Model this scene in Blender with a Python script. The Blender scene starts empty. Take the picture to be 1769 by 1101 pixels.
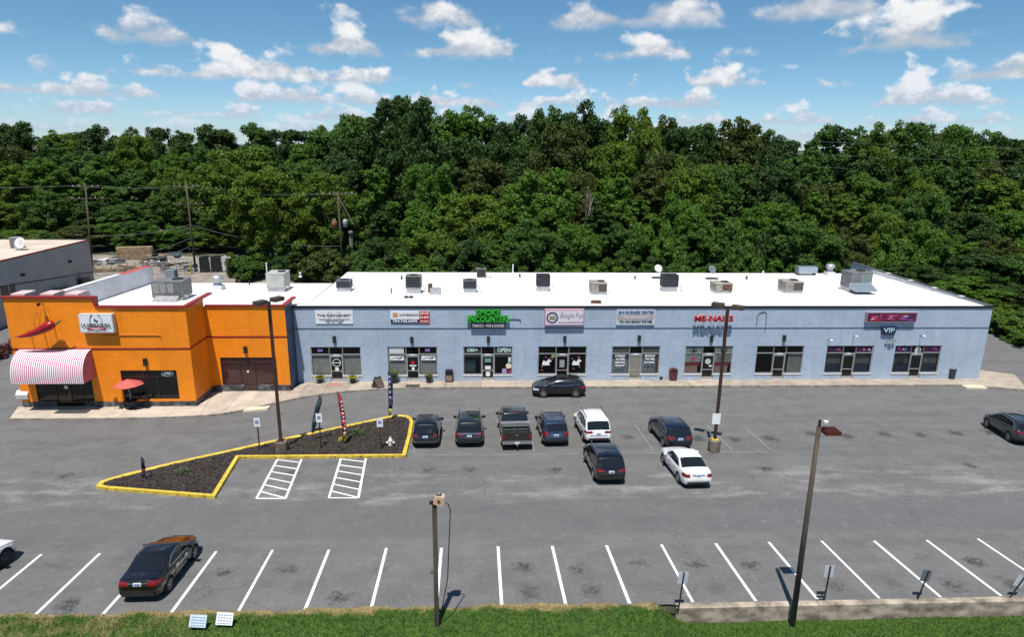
import bpy, bmesh, math, random
import numpy as np
from mathutils import Vector, Matrix
random.seed(7)
rng = np.random.default_rng(11)
scn = bpy.context.scene
COL = scn.collection
R_ = math.radians

# ------------------------------------------------------------------ camera
F_PX, PITCH, YAW, ROLL, CAM_H = 1130.0, R_(14.8), R_(2.65), 0.0112, 20.25
IW, IH = 1769.0, 1101.0
cF = Vector((math.sin(YAW)*math.cos(PITCH), math.cos(YAW)*math.cos(PITCH), -math.sin(PITCH)))
r0 = Vector((math.cos(YAW), -math.sin(YAW), 0)); u0 = r0.cross(cF)
cR = r0*math.cos(ROLL) + u0*math.sin(ROLL)
cU = u0*math.cos(ROLL) - r0*math.sin(ROLL)
cam = bpy.data.cameras.new('camera'); camo = bpy.data.objects.new('camera', cam); COL.objects.link(camo)
mw = Matrix((cR, cU, -cF)).transposed().to_4x4(); mw.translation = (0, 0, CAM_H)
camo.matrix_world = mw
cam.sensor_fit = 'HORIZONTAL'; cam.sensor_width = 36.0; cam.lens = 36.0*F_PX/IW
cam.clip_start = 0.5; cam.clip_end = 20000
scn.camera = camo

# ------------------------------------------------------------------ exposure
scn.view_settings.view_transform = 'Standard'; scn.view_settings.look = 'None'
scn.view_settings.exposure = 0.30; scn.view_settings.gamma = 1.0; scn.view_settings.use_curve_mapping = False
scn.cycles.use_denoising = True
scn.cycles.max_bounces = 6; scn.cycles.diffuse_bounces = 3; scn.cycles.glossy_bounces = 3
scn.cycles.transmission_bounces = 4; scn.cycles.transparent_max_bounces = 8
scn.cycles.caustics_reflective = False; scn.cycles.caustics_refractive = False
scn.cycles.sample_clamp_indirect = 6.0

# ------------------------------------------------------------------ node helper
class NT:
    def __init__(s, tree): s.t = tree; s.n = tree.nodes; s.l = tree.links
    def add(s, typ, ins=None, **kw):
        nd = s.n.new(typ)
        for k, v in kw.items(): setattr(nd, k, v)
        for k, v in (ins or {}).items():
            sock = nd.inputs[k]
            if hasattr(v, 'is_output'): s.l.new(v, sock)
            else: sock.default_value = v
        return nd
    def m(s, op, a, b=0.0, c=None, clamp=False):
        nd = s.n.new('ShaderNodeMath'); nd.operation = op; nd.use_clamp = clamp
        for i, v in enumerate((a, b, c)):
            if v is None: continue
            if hasattr(v, 'is_output'): s.l.new(v, nd.inputs[i])
            else: nd.inputs[i].default_value = v
        return nd.outputs[0]
    def xyz(s, x=0.0, y=0.0, z=0.0): return s.add('ShaderNodeCombineXYZ', {0: x, 1: y, 2: z}).outputs[0]
    def noise(s, vec, scale=1.0, detail=3.0, rough=0.5, out='Fac'):
        return s.add('ShaderNodeTexNoise', {'Vector': vec, 'Scale': scale, 'Detail': detail, 'Roughness': rough}).outputs[out]
    def mr(s, v, a, b, c=0.0, d=1.0, smooth=True):
        nd = s.add('ShaderNodeMapRange', {'Value': v, 'From Min': a, 'From Max': b, 'To Min': c, 'To Max': d})
        if smooth: nd.interpolation_type = 'SMOOTHSTEP'
        return nd.outputs[0]
    def mix(s, f, a, b, typ='MIX'):
        nd = s.n.new('ShaderNodeMix'); nd.data_type = 'RGBA'; nd.blend_type = typ
        for sock, v in ((nd.inputs[0], f), (nd.inputs[6], a), (nd.inputs[7], b)):
            if hasattr(v, 'is_output'): s.l.new(v, sock)
            elif isinstance(v, (tuple, list)): sock.default_value = (*v[:3], 1)
            else: sock.default_value = v
        return nd.outputs[2]

# ------------------------------------------------------------------ world: sky with fair-weather cumulus
SUN_TRAVEL = Vector((0.085, 0.36, -1.0)).normalized()
SUN_EL = math.asin(-SUN_TRAVEL.z); SUN_AZ = math.atan2(-SUN_TRAVEL.x, -SUN_TRAVEL.y)
world = bpy.data.worlds.new('World'); scn.world = world; world.use_nodes = True
w = NT(world.node_tree); w.n.clear()
sky = w.add('ShaderNodeTexSky', sky_type='NISHITA', sun_disc=False, sun_elevation=SUN_EL, sun_rotation=SUN_AZ,
            altitude=300.0, air_density=1.0, dust_density=0.15, ozone_density=4.0)
dirv = w.add('ShaderNodeTexCoord').outputs['Generated']
sx = w.add('ShaderNodeSeparateXYZ', {0: dirv})
az = w.m('MULTIPLY', w.m('ARCTAN2', sx.outputs[0], sx.outputs[1]), 57.2958)
el = w.m('MULTIPLY', w.m('ARCSINE', sx.outputs[2]), 57.2958)
# clear-air blue: the Nishita sky slightly deepened
hz = w.mr(el, 0.0, 9.0)
colr = w.mix(1.0, sky.outputs[0], w.mix(hz, (0.56, 0.72, 0.92), (0.46, 0.65, 0.72)), 'MULTIPLY')
# cumulus in rows that recede to the horizon: far rows first, nearer (higher) rows over them
warp = w.noise(w.xyz(w.m('MULTIPLY', az, 0.55), w.m('MULTIPLY', el, 0.9), 0.0), 1.0, 3.0, 0.55, 'Color')
ws = w.add('ShaderNodeSeparateColor', {0: warp})
wx_, wy_ = w.m('SUBTRACT', ws.outputs[0], 0.5), w.m('SUBTRACT', ws.outputs[1], 0.5)
for i, (e, h, cw, th) in enumerate([(-0.3, 1.5, 4.6, .31), (0.8, 1.7, 5.6, .32), (2.0, 2.2, 7.2, .33), (3.3, 2.6, 9.0, .345), (4.9, 3.3, 11.0, .375), (7.2, 4.2, 14.0, .385),
                                (9.6, 5.0, 19.0, .40), (13, 6.0, 18.0, .41), (19, 8.0, 25.0, .41), (29, 12.0, 36.0, .41), (46, 17.0, 52.0, .41)]):
    azw = w.m('ADD', az, w.m('MULTIPLY', wx_, cw*.07)); elw = w.m('ADD', el, w.m('MULTIPLY', wy_, h*.10))
    t = w.m('DIVIDE', w.m('SUBTRACT', elw, e), h)
    lump = w.noise(w.xyz(w.m('DIVIDE', azw, cw), 7.1*i + 4.0, 0.0), 1.6, 1.0, 0.5)          # where clouds stand and how tall they grow
    big = w.noise(w.xyz(w.m('DIVIDE', azw, cw), w.m('DIVIDE', elw, cw*0.55), 3.7*i + 1.3), 3.2, 2.0, 0.5)
    fine = w.noise(w.xyz(w.m('DIVIDE', azw, cw), w.m('DIVIDE', elw, cw*0.7), 5.1*i + 9.3), 11.0, 6.0, 0.58)
    dens = w.m('ADD', w.m('ADD', w.m('MULTIPLY', lump, 0.80), w.m('MULTIPLY', w.m('SUBTRACT', big, 0.5), 0.62)), w.m('MULTIPLY', w.m('SUBTRACT', fine, 0.5), 0.20))
    dens = w.m('SUBTRACT', dens, w.m('MULTIPLY', w.m('MAXIMUM', t, 0.0), 0.26))
    base = w.mr(w.m('ADD', t, w.m('MULTIPLY', w.m('SUBTRACT', fine, 0.5), 0.25)), -0.14, 0.06)
    d = w.m('MULTIPLY', w.mr(dens, th - .01, th + .10), base, clamp=True)
    core = w.mr(dens, th + .02, th + .22)
    lit = w.mr(w.m('ADD', w.m('ADD', w.m('MULTIPLY', t, 0.9), w.m('MULTIPLY', w.m('SUBTRACT', big, 0.5), 1.1)), w.m('MULTIPLY', w.m('SUBTRACT', fine, 0.5), 1.3)), -0.05, 0.60)
    cc = w.mix(lit, (3.6, 4.0, 4.6), (6.9, 6.9, 6.9))
    fade = max(0.0, 0.62 - 0.12*max(0, e))
    if fade: cc = w.mix(fade, cc, (3.6, 4.6, 5.9))
    colr = w.mix(w.m('MULTIPLY', d, 0.94 if e > 1 else 0.7), colr, cc)
bgn = w.add('ShaderNodeBackground', {'Color': colr, 'Strength': 0.112})
wo = w.add('ShaderNodeOutputWorld'); w.l.new(bgn.outputs[0], wo.inputs['Surface'])
world.cycles.sampling_method = 'MANUAL'; world.cycles.sample_map_resolution = 512

# ------------------------------------------------------------------ sun
sl = bpy.data.lights.new('sun', 'SUN'); sl.energy = 4.9; sl.angle = R_(0.53); sl.color = (1.0, 0.955, 0.89)
so = bpy.data.objects.new('sun', sl); COL.objects.link(so)
so.rotation_euler = SUN_TRAVEL.to_track_quat('-Z', 'Y').to_euler(); so.location = (0, 0, 60)

# ------------------------------------------------------------------ pixels to places
S_LOT, Y0 = 0.077, 47.5
def lot_z(y): return max(0.0, S_LOT*(Y0 - y))
def ray(px, py): return cF + cR*((px-884.5)/F_PX) - cU*((py-550.5)/F_PX)
CP = Vector((0, 0, CAM_H))
def onz(px, py, z=0.0):
    d = ray(px, py); return CP + d*((z-CAM_H)/d.z)
def ony(px, py, Y):
    d = ray(px, py); return CP + d*(Y/d.y)
def G(px, py, z=0.0):
    p = onz(px, py, z)
    if p.y >= Y0: return p
    d = ray(px, py); return CP + d*((S_LOT*Y0 + z - CAM_H)/(d.z + S_LOT*d.y))

# ------------------------------------------------------------------ materials
MATS = {}
def pm(name, col, rough=0.6, metal=0.0, var=0.12, scale=4.0, bump=0.0, bscale=None, col2=None, spec=0.5, coat=0.0, stretch=None, rnd=0.0):
    if name in MATS: return MATS[name]
    m = bpy.data.materials.new(name); m.use_nodes = True
    t = NT(m.node_tree); b = t.n['Principled BSDF']
    pos = t.add('ShaderNodeNewGeometry').outputs['Position']
    if stretch: pos = t.add('ShaderNodeMapping', {'Vector': pos, 'Scale': stretch}).outputs[0]
    c2 = col2 or tuple(max(0.0, c*(1-2.2*var)) for c in col)
    f = t.mr(t.noise(pos, scale, 5.0, 0.6), 0.3, 0.7)
    c = t.mix(f, c2, col)
    if rnd:
        oi = t.add('ShaderNodeObjectInfo').outputs['Random']
        c = t.mix(1.0, c, t.add('ShaderNodeCombineColor', {0: t.mr(oi, 0, 1, 1-rnd, 1+rnd*.3), 1: t.mr(oi, 0, 1, 1-rnd, 1+rnd*.3), 2: t.mr(oi, 0, 1, 1-rnd, 1+rnd*.3)}).outputs[0], 'MULTIPLY')
    t.l.new(c, b.inputs['Base Color'])
    b.inputs['Roughness'].default_value = rough; b.inputs['Metallic'].default_value = metal
    b.inputs['Specular IOR Level'].default_value = spec; b.inputs['Coat Weight'].default_value = coat
    b.inputs['Coat Roughness'].default_value = 0.04
    if bump:
        bn = t.add('ShaderNodeBump', {'Height': t.noise(pos, bscale or scale*6, 4.0, 0.6), 'Strength': bump, 'Distance': 0.02})
        t.l.new(bn.outputs[0], b.inputs['Normal'])
    MATS[name] = m; return m

def brick_mat(name, col, mortar, var=0.10):
    if name in MATS: return MATS[name]
    m = bpy.data.materials.new(name); m.use_nodes = True
    t = NT(m.node_tree); b = t.n['Principled BSDF']
    pos = t.add('ShaderNodeNewGeometry').outputs['Position']
    s = t.add('ShaderNodeSeparateXYZ', {0: pos})
    v = t.xyz(t.m('ADD', s.outputs[0], s.outputs[1]), s.outputs[2], 0.0)
    br = t.add('ShaderNodeTexBrick', {'Vector': v, 'Color1': (*col, 1), 'Color2': (*[c*(1-var) for c in col], 1), 'Mortar': (*mortar, 1),
              'Scale': 1.0, 'Mortar Size': 0.012, 'Mortar Smooth': 0.3, 'Brick Width': 0.42, 'Row Height': 0.205})
    big = t.mr(t.noise(pos, 0.35, 4.0, 0.6), 0.3, 0.7)
    streak = t.mr(t.noise(t.add('ShaderNodeMapping', {'Vector': pos, 'Scale': (2.2, 2.2, 0.15)}).outputs[0], 1.0, 4.0, 0.6), 0.45, 0.75)
    c = t.mix(big, t.mix(1.0, br.outputs[0], (0.86, 0.87, 0.88), 'MULTIPLY'), br.outputs[0])
    c = t.mix(t.m('MULTIPLY', streak, 0.26), c, [k*0.55 for k in col])
    t.l.new(c, b.inputs['Base Color']); b.inputs['Roughness'].default_value = 0.55
    bn = t.add('ShaderNodeBump', {'Height': t.m('ADD', t.m('MULTIPLY', br.outputs[1], -1.0), t.m('MULTIPLY', t.noise(pos, 9.0, 4.0, 0.6), 0.6)), 'Strength': 0.55, 'Distance': 0.02})
    t.l.new(bn.outputs[0], b.inputs['Normal'])
    MATS[name] = m; return m

def glass_mat(name, tint=(0.02, 0.022, 0.024), through=0.55):
    if name in MATS: return MATS[name]
    m = bpy.data.materials.new(name); m.use_nodes = True
    t = NT(m.node_tree); b = t.n['Principled BSDF']; out = t.n['Material Output']
    b.inputs['Base Color'].default_value = (*tint, 1); b.inputs['Roughness'].default_value = 0.03; b.inputs['Specular IOR Level'].default_value = 0.6
    tr = t.add('ShaderNodeBsdfTransparent', {'Color': (0.75, 0.78, 0.78, 1)})
    mx = t.add('ShaderNodeMixShader', {0: through, 1: b.outputs[0], 2: tr.outputs[0]})
    t.l.new(mx.outputs[0], out.inputs['Surface'])
    MATS[name] = m; return m

# ------------------------------------------------------------------ mesh helpers
WORLDP = {}
def wroot(name, loc, **k):
    """an Empty at a thing's base whose parts are given in world coordinates"""
    o = empty(name, loc, **k); WORLDP[o.name] = Matrix.Translation(-Vector(loc)); return o
def setpar(o, parent):
    o.parent = parent
    if parent.name in WORLDP: o.matrix_parent_inverse = WORLDP[parent.name]
def link(name, me, mat=None, parent=None, loc=None, smooth=False):
    o = bpy.data.objects.new(name, me); COL.objects.link(o)
    if mat is not None and not me.materials: me.materials.append(mat)
    if parent is not None: setpar(o, parent)
    if loc is not None: o.location = loc
    if smooth and me.polygons: me.polygons.foreach_set('use_smooth', [True]*len(me.polygons))
    return o
def mesh(name, verts, faces):
    me = bpy.data.meshes.new(name); me.from_pydata([tuple(v) for v in verts], [], faces); me.update(); return me
class MB:
    """collects boxes, prisms, tubes and lathes into one mesh"""
    def __init__(s): s.v = []; s.f = []
    def add(s, vs, fs):
        k = len(s.v); s.v += [tuple(v) for v in vs]; s.f += [tuple(i+k for i in f) for f in fs]; return s
    def box(s, x0, x1, y0, y1, z0, z1, rot=None, piv=None):
        vs = [Vector((x, y, z)) for x in (x0, x1) for y in (y0, y1) for z in (z0, z1)]
        if rot is not None:
            p = Vector(piv or ((x0+x1)/2, (y0+y1)/2, (z0+z1)/2)); vs = [p + rot @ (v-p) for v in vs]
        return s.add(vs, [(0, 1, 3, 2), (4, 6, 7, 5), (0, 4, 5, 1), (2, 3, 7, 6), (0, 2, 6, 4), (1, 5, 7, 3)])
    def prism(s, poly, axis, a, b):
        """poly: 2D points; axis 'x','y' or 'z' is the extrusion axis"""
        n = len(poly)
        def P(p, k):
            return {'x': (k, p[0], p[1]), 'y': (p[0], k, p[1]), 'z': (p[0], p[1], k)}[axis]
        vs = [P(p, a) for p in poly] + [P(p, b) for p in poly]
        fs = [tuple(range(n))[::-1], tuple(range(n, 2*n))] + [(i, (i+1) % n, n+(i+1) % n, n+i) for i in range(n)]
        return s.add(vs, fs)
    def tube(s, pts, r, seg=8, r2=None, cap=True):
        pts = [Vector(p) for p in pts]; rings = []; m = len(pts)
        for i, p in enumerate(pts):
            d = (pts[min(i+1, m-1)] - pts[max(i-1, 0)]).normalized()
            a = d.cross(Vector((0, 0, 1)) if abs(d.z) < .95 else Vector((1, 0, 0))).normalized(); b = d.cross(a)
            rr = r if r2 is None else r + (r2-r)*i/max(1, m-1)
            rings.append([p + a*(rr*math.cos(q*2*math.pi/seg)) + b*(rr*math.sin(q*2*math.pi/seg)) for q in range(seg)])
        vs = [v for rg in rings for v in rg]
        fs = [(i*seg+q, i*seg+(q+1) % seg, (i+1)*seg+(q+1) % seg, (i+1)*seg+q) for i in range(m-1) for q in range(seg)]
        if cap: fs += [tuple(range(seg))[::-1], tuple((m-1)*seg+q for q in range(seg))]
        return s.add(vs, fs)
    def lathe(s, prof, c=(0, 0, 0), seg=16, axis='z', cap=True):
        vs = []
        for r, h in prof:
            for q in range(seg):
                a = q*2*math.pi/seg; u, v = r*math.cos(a), r*math.sin(a)
                vs.append({'z': (c[0]+u, c[1]+v, c[2]+h), 'y': (c[0]+u, c[1]+h, c[2]+v), 'x': (c[0]+h, c[1]+u, c[2]+v)}[axis])
        m = len(prof)
        fs = [(i*seg+q, i*seg+(q+1) % seg, (i+1)*seg+(q+1) % seg, (i+1)*seg+q) for i in range(m-1) for q in range(seg)]
        if cap: fs += [tuple(range(seg))[::-1], tuple((m-1)*seg+q for q in range(seg))]
        return s.add(vs, fs)
    def me(s, name='m', fix=True):
        me = mesh(name, s.v, s.f)
        if fix:
            bm = bmesh.new(); bm.from_mesh(me); bmesh.ops.recalc_face_normals(bm, faces=bm.faces); bm.to_mesh(me); bm.free()
        return me
    def build(s, name, mat, parent=None, smooth=False, loc=None):
        return link(name, s.me(name), mat, parent, loc, smooth)
def tag(o, label=None, cat=None, group=None, kind=None):
    if label: o['label'] = label
    if cat: o['category'] = cat
    if group: o['group'] = group
    if kind: o['kind'] = kind
    return o
def empty(name, loc=(0, 0, 0), rz=0.0, label=None, cat=None, group=None):
    o = bpy.data.objects.new(name, None); COL.objects.link(o); o.location = loc; o.rotation_euler = (0, 0, rz)
    o.empty_display_size = 0.3
    return tag(o, label, cat, group)
def copy_tree(o, parent=None):
    c = o.copy(); COL.objects.link(c)
    if parent is not None: c.parent = parent
    for ch in o.children: copy_tree(ch, c)
    return c
TEXTS = []
def text(body, x, z, y, h, mat, parent, width=None, extrude=0.01, shear=0.0, rot=(math.pi/2, 0, 0), name='lettering', bold=0.0, align='CENTER'):
    """lettering facing -y, centred on (x, z), cap height about h; fitted to width afterwards"""
    cu = bpy.data.curves.new(name, 'FONT'); cu.body = body; cu.size = h/0.70; cu.align_x = align; cu.align_y = 'CENTER'
    cu.extrude = extrude; cu.shear = shear; cu.resolution_u = 3; cu.offset = bold
    o = bpy.data.objects.new(name, cu); COL.objects.link(o); cu.materials.append(mat)
    setpar(o, parent); o.location = (x, y, z); o.rotation_euler = rot
    if width: TEXTS.append((o, width))
    return o
# ================================================================== GROUND
Lz = lot_z
def asphalt_mat():
    m = bpy.data.materials.new('asphalt'); m.use_nodes = True
    t = NT(m.node_tree); b = t.n['Principled BSDF']
    pos = t.add('ShaderNodeNewGeometry').outputs['Position']
    s = t.add('ShaderNodeSeparateXYZ', {0: pos}); X, Y = s.outputs[0], s.outputs[1]
    warp = t.m('MULTIPLY', t.m('SUBTRACT', t.noise(pos, 0.25, 3.0), 0.5), 2.2)
    Yw = t.m('ADD', Y, warp)
    st = t.add('ShaderNodeMapping', {'Vector': pos, 'Scale': (0.12, 0.8, 1.0)}).outputs[0]
    big = t.mr(t.noise(st, 0.9, 5.0, 0.6), 0.3, 0.7)
    c = t.mix(big, (0.124, 0.123, 0.122), (0.158, 0.156, 0.154))
    mid = t.mr(t.noise(pos, 0.7, 5.0, 0.65), 0.35, 0.7)
    c = t.mix(t.m('MULTIPLY', mid, 0.45), c, (0.215, 0.212, 0.206))
    # darker resealed lane and paler scuffed strip beside it
    lane = t.m('MULTIPLY', t.mr(Y, 28.4, 29.0), t.mr(Yw, 33.2, 32.2))
    c = t.mix(t.m('MULTIPLY', lane, 0.42), c, (0.118, 0.119, 0.123))
    sc = t.m('MULTIPLY', t.mr(Yw, 31.8, 33.2), t.mr(Yw, 37.6, 35.0))
    sc = t.m('MULTIPLY', sc, t.mr(t.noise(t.add('ShaderNodeMapping', {'Vector': pos, 'Scale': (0.35, 1.0, 1.0)}).outputs[0], 0.8, 6.0, 0.7), 0.47, 0.68))
    c = t.mix(t.m('MULTIPLY', sc, 0.8), c, (0.33, 0.325, 0.31))
    # drips where engines stand, one patch per bay in each of three rows of bays
    bay = t.m('DIVIDE', t.m('SUBTRACT', X, 0.70), 2.665)
    bi = t.m('FLOOR', bay); bu = t.m('SUBTRACT', t.m('SUBTRACT', bay, bi), 0.5)
    for k, (yc, ry) in enumerate(((24.0, 0.75), (26.1, 0.5), (36.9, 0.6), (42.0, 0.75))):
        wn = t.add('ShaderNodeTexWhiteNoise', {'Vector': t.xyz(bi, k*7.0, 0.0)}, noise_dimensions='3D').outputs[0]
        du = t.m('DIVIDE', t.m('ADD', bu, t.m('MULTIPLY', t.m('SUBTRACT', wn, 0.5), 0.3)), 0.24)
        dv = t.m('DIVIDE', t.m('ADD', t.m('SUBTRACT', Y, yc), t.m('MULTIPLY', t.m('SUBTRACT', wn, 0.5), 0.9)), ry)
        rr = t.m('SQRT', t.m('ADD', t.m('MULTIPLY', du, du), t.m('MULTIPLY', dv, dv)))
        rr = t.m('ADD', rr, t.m('MULTIPLY', t.m('SUBTRACT', t.noise(pos, 3.2, 5.0, 0.65), 0.5), 2.6))
        f = t.m('MULTIPLY', t.m('MULTIPLY', t.mr(rr, 1.0, 0.1), t.mr(wn, 0.2, 0.75, 0.0, 1.0)), t.mr(t.noise(pos, 5.5, 5.0, 0.7), 0.36, 0.52))
        c = t.mix(f if k < 3 else t.m('MULTIPLY', t.mr(rr, 1.1, 0.2), t.mr(X, 8.0, 12.0, 0.25, 0.85)), c, (0.036, 0.034, 0.032))
    fn_ = t.noise(pos, 7.0, 6.0, 0.8); c = t.mix(t.m('MULTIPLY', t.mr(fn_, 0.35, 0.7), 0.45), c, (0.095, 0.093, 0.090))
    c = t.mix(t.m('MULTIPLY', t.mr(t.noise(pos, 2.1, 6.0, 0.75), 0.55, 0.70), 0.42), c, (0.26, 0.255, 0.25))
    # cracks
    wv = t.add('ShaderNodeVectorMath', {0: pos, 1: t.add('ShaderNodeTexNoise', {'Vector': pos, 'Scale': 1.3, 'Detail': 4.0}).outputs['Color']}, operation='ADD').outputs[0]
    vo = t.add('ShaderNodeTexVoronoi', {'Vector': wv, 'Scale': 0.21}, feature='DISTANCE_TO_EDGE').outputs['Distance']
    ck = t.m('MULTIPLY', t.mr(vo, 0.010, 0.002), t.mr(t.noise(pos, 0.14, 2.0), 0.5, 0.6))
    c = t.mix(t.m('MULTIPLY', ck, 0.32), c, (0.035, 0.034, 0.032))
    g = t.noise(pos, 26.0, 3.0, 0.7)
    c = t.mix(t.m('MULTIPLY', t.mr(g, 0.3, 0.75), 0.38), c, (0.06, 0.06, 0.06))
    t.l.new(c, b.inputs['Base Color']); b.inputs['Roughness'].default_value = 0.88; b.inputs['Specular IOR Level'].default_value = 0.25
    bn = t.add('ShaderNodeBump', {'Height': t.noise(pos, 38.0, 3.0, 0.7), 'Strength': 0.35, 'Distance': 0.01}); t.l.new(bn.outputs[0], b.inputs['Normal'])
    return m
M_ASPH = asphalt_mat()
def two_tone(name, a, b_, scale, rough=0.9, bump=0.5, det=6.0):
    return pm(name, a, rough, 0, 0.1, scale, bump, scale*8, col2=b_)
M_SOIL = two_tone('forest_floor', (0.085, 0.075, 0.045), (0.035, 0.045, 0.018), 0.4)

# wide ground sheet out to the horizon, following the slope of the lot
ys = [-3000, -200, 0, 18, 22.55, 22.85, 47.5, 122, 150, 200, 600, 9000]
def base_z(y):
    if y < 22.7: return 1.18 - (0.02*max(0, 18-y) if y > -100 else 2.4)
    return lot_z(y) if y < 123 else min(3.0, 0.03*(y-122))
xs = [-6000, -120, -60, 0, 60, 120, 6000]
vs = [(x, y, base_z(y) - 0.12) for y in ys for x in xs]
nx = len(xs)
fs = [(j*nx+i, j*nx+i+1, (j+1)*nx+i+1, (j+1)*nx+i) for j in range(len(ys)-1) for i in range(nx-1)]
tag(link('ground', mesh('ground', vs, fs), M_SOIL), kind='structure')
# asphalt: the lot in front, drives on both sides and the alley behind
ys = [22.9, 47.5, 84.0]
def left_x(y): return -95.0
vs = []; fs = []
for j, y in enumerate(ys):
    xr = 95 if y < 60 else 62
    vs += [(-95, y, lot_z(y)), (xr, y, lot_z(y))]
for j in range(len(ys)-1): fs.append((2*j, 2*j+1, 2*j+3, 2*j+2))
lot = tag(link('parking_lot', mesh('parking_lot', vs, fs), M_ASPH), kind='structure')
# yard and alley behind on the left
tag(link('yard_ground', mesh('yard', [(-95, 84.01, 0.0), (-14, 84.01, 0.0), (-12, 94, 0.0), (-30, 106, 0), (-46, 121, 0.0), (-95, 124, 0.0)], [(0, 1, 2, 3, 4, 5)]),
    pm('yard_dirt', (0.30, 0.26, 0.215), 0.95, 0, 0.2, 0.5, 0.4)), kind='structure')

# ---- painted stall lines (each its own sheet 4 mm up)
M_WHITE = pm('white_paint', (0.80, 0.80, 0.79), 0.6, 0, 0.05, 3.0)
M_WORN = pm('worn_paint', (0.235, 0.235, 0.23), 0.8, 0, 0.2, 1.3, col2=(0.148, 0.147, 0.146))
def strip(name, p, q, wd, mat, dz=0.004, parent=None):
    p, q = Vector(p), Vector(q); d = (q-p); d.z = 0; n = Vector((-d.y, d.x, 0)).normalized()*wd/2
    pts = [p-n, q-n, q+n, p+n]
    if mat is M_WHITE:                      # hand-rolled edges: slightly uneven
        pts = [Vector((v.x+random.uniform(-.01, .01), v.y+random.uniform(-.01, .01), 0)) for v in pts]
    return link(name, mesh(name, [(v.x, v.y, lot_z(v.y)+dz) for v in pts], [(0, 1, 2, 3)]), mat, parent)
marks = empty('stall_markings', (0, 25, 0)); tag(marks, kind='structure'); WORLDP[marks.name] = Matrix.Translation((0, -25, 0))
for k in range(-11, 13):
    x = 0.70 + 2.665*k
    strip('stall_line', (x+random.uniform(-.03, .03), 27.68+random.uniform(-.06, .06), 0), (x+0.07, 23.02, 0), 0.13, M_WHITE, parent=marks)
# worn older lines of the middle rows
for k in range(-2, 8):
    x = 0.70 + 2.665*k
    if 0.5 < (k*0.618) % 1 or k > 2: strip('worn_stall_line', (x, 44.6, 0), (x+0.05, 39.6, 0), 0.10, M_WORN, parent=marks)
for x0_, x1_ in ((-4.5, 4.0), (5.2, 12.0), (14.9, 19.0)): strip('worn_row_line', (x0_, 39.25, 0), (x1_, 39.2, 0), 0.10, M_WORN, parent=marks)
# hatched access aisles
def hatch(tl, bl, tr, br):
    a = empty('access_aisle_marking', (tl[0], tl[1], 0)); tag(a, kind='structure'); WORLDP[a.name] = Matrix.Translation((-tl[0], -tl[1], 0))
    L = lambda p, q, f: (p[0]+(q[0]-p[0])*f, p[1]+(q[1]-p[1])*f, 0)
    strip('edge_line', (*tl, 0), (*bl, 0), 0.13, M_WHITE, parent=a); strip('edge_line', (*tr, 0), (*br, 0), 0.13, M_WHITE, parent=a)
    strip('end_line', (*bl, 0), (*br, 0), 0.12, M_WHITE, 0.006, parent=a)
    for i in range(6):
        strip('cross_line', L(tl, bl, i/6.0 + 0.01), L(tr, br, min(1, (i+0.55)/5.6)), 0.12, M_WHITE, 0.007, parent=a)
hatch((-13.13, 38.75), (-12.58, 33.2), (-11.60, 38.75), (-10.98, 33.15))
hatch((-9.11, 38.75), (-8.59, 33.16), (-7.52, 38.75), (-6.95, 33.11))

# ---- sidewalk of concrete slabs with a kerb
M_CONC = pm('concrete', (0.41, 0.345, 0.275), 0.85, 0, 0.13, 1.1, 0.3, 30, rnd=0.14)
M_CONC2 = pm('pale_concrete', (0.52, 0.45, 0.365), 0.85, 0, 0.12, 0.8, 0.3, 30, rnd=0.10)
M_KERB = pm('kerb_concrete', (0.33, 0.29, 0.25), 0.9, 0, 0.25, 2.0, 0.4, 30)
side = empty('sidewalk', (0, 53, 0)); tag(side, kind='structure'); WORLDP[side.name] = Matrix.Translation((0, -53, 0))
def slab(poly, mat, top=0.15, name='slab'):
    b = MB(); c = Vector((sum(p[0] for p in poly)/len(poly), sum(p[1] for p in poly)/len(poly)))
    pp = [(c.x+(p[0]-c.x)*(1-.012/max(.3, abs(p[0]-c.x))), c.y+(p[1]-c.y)*(1-.012/max(.3, abs(p[1]-c.y)))) for p in poly]
    b.prism(pp, 'z', -0.05, top + random.uniform(-.004, .004)); return b.build(name, mat, side)
KERB_Y = 52.85
x = -6.6
while x < 42.3:
    x2 = min(42.4, x + random.choice((2.9, 3.1, 3.3)))
    slab([(x, KERB_Y+.15), (x2, KERB_Y+.15), (x2, 54.5), (x, 54.5)], M_CONC); x = x2
# the walk widens in a curve in front of the orange restaurant
curve = [(-6.6, 52.85), (-9.0, 52.55), (-11.4, 52.12), (-13.3, 51.5), (-15.1, 50.65), (-16.8, 49.5), (-18.6, 48.2), (-20.0, 47.5), (-21.5, 47.1), (-24.0, 46.85), (-27.4, 46.7), (-31.0, 46.7), (-35.3, 46.75)]
inner = [(-6.6, 54.5), (-9.0, 54.5), (-11.4, 54.5), (-13.3, 54.5), (-15.1, 54.5), (-16.8, 52.4), (-18.6, 52.4), (-20.0, 52.4), (-22.4, 52.4), (-24.0, 49.2), (-27.4, 49.2), (-31.0, 49.2), (-36.2, 49.2)]
for i in range(len(curve)-1):
    a, b_, c, d = curve[i], curve[i+1], inner[i+1], inner[i]
    off = lambda p: (p[0], p[1]+.15)
    slab([off(b_), off(a), d, c], M_CONC2 if i > 4 else M_CONC)
kl = [(47.6, 51.5), (45.6, 51.95), (43.9, 52.5), (42.4, 52.85)] + curve
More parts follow.
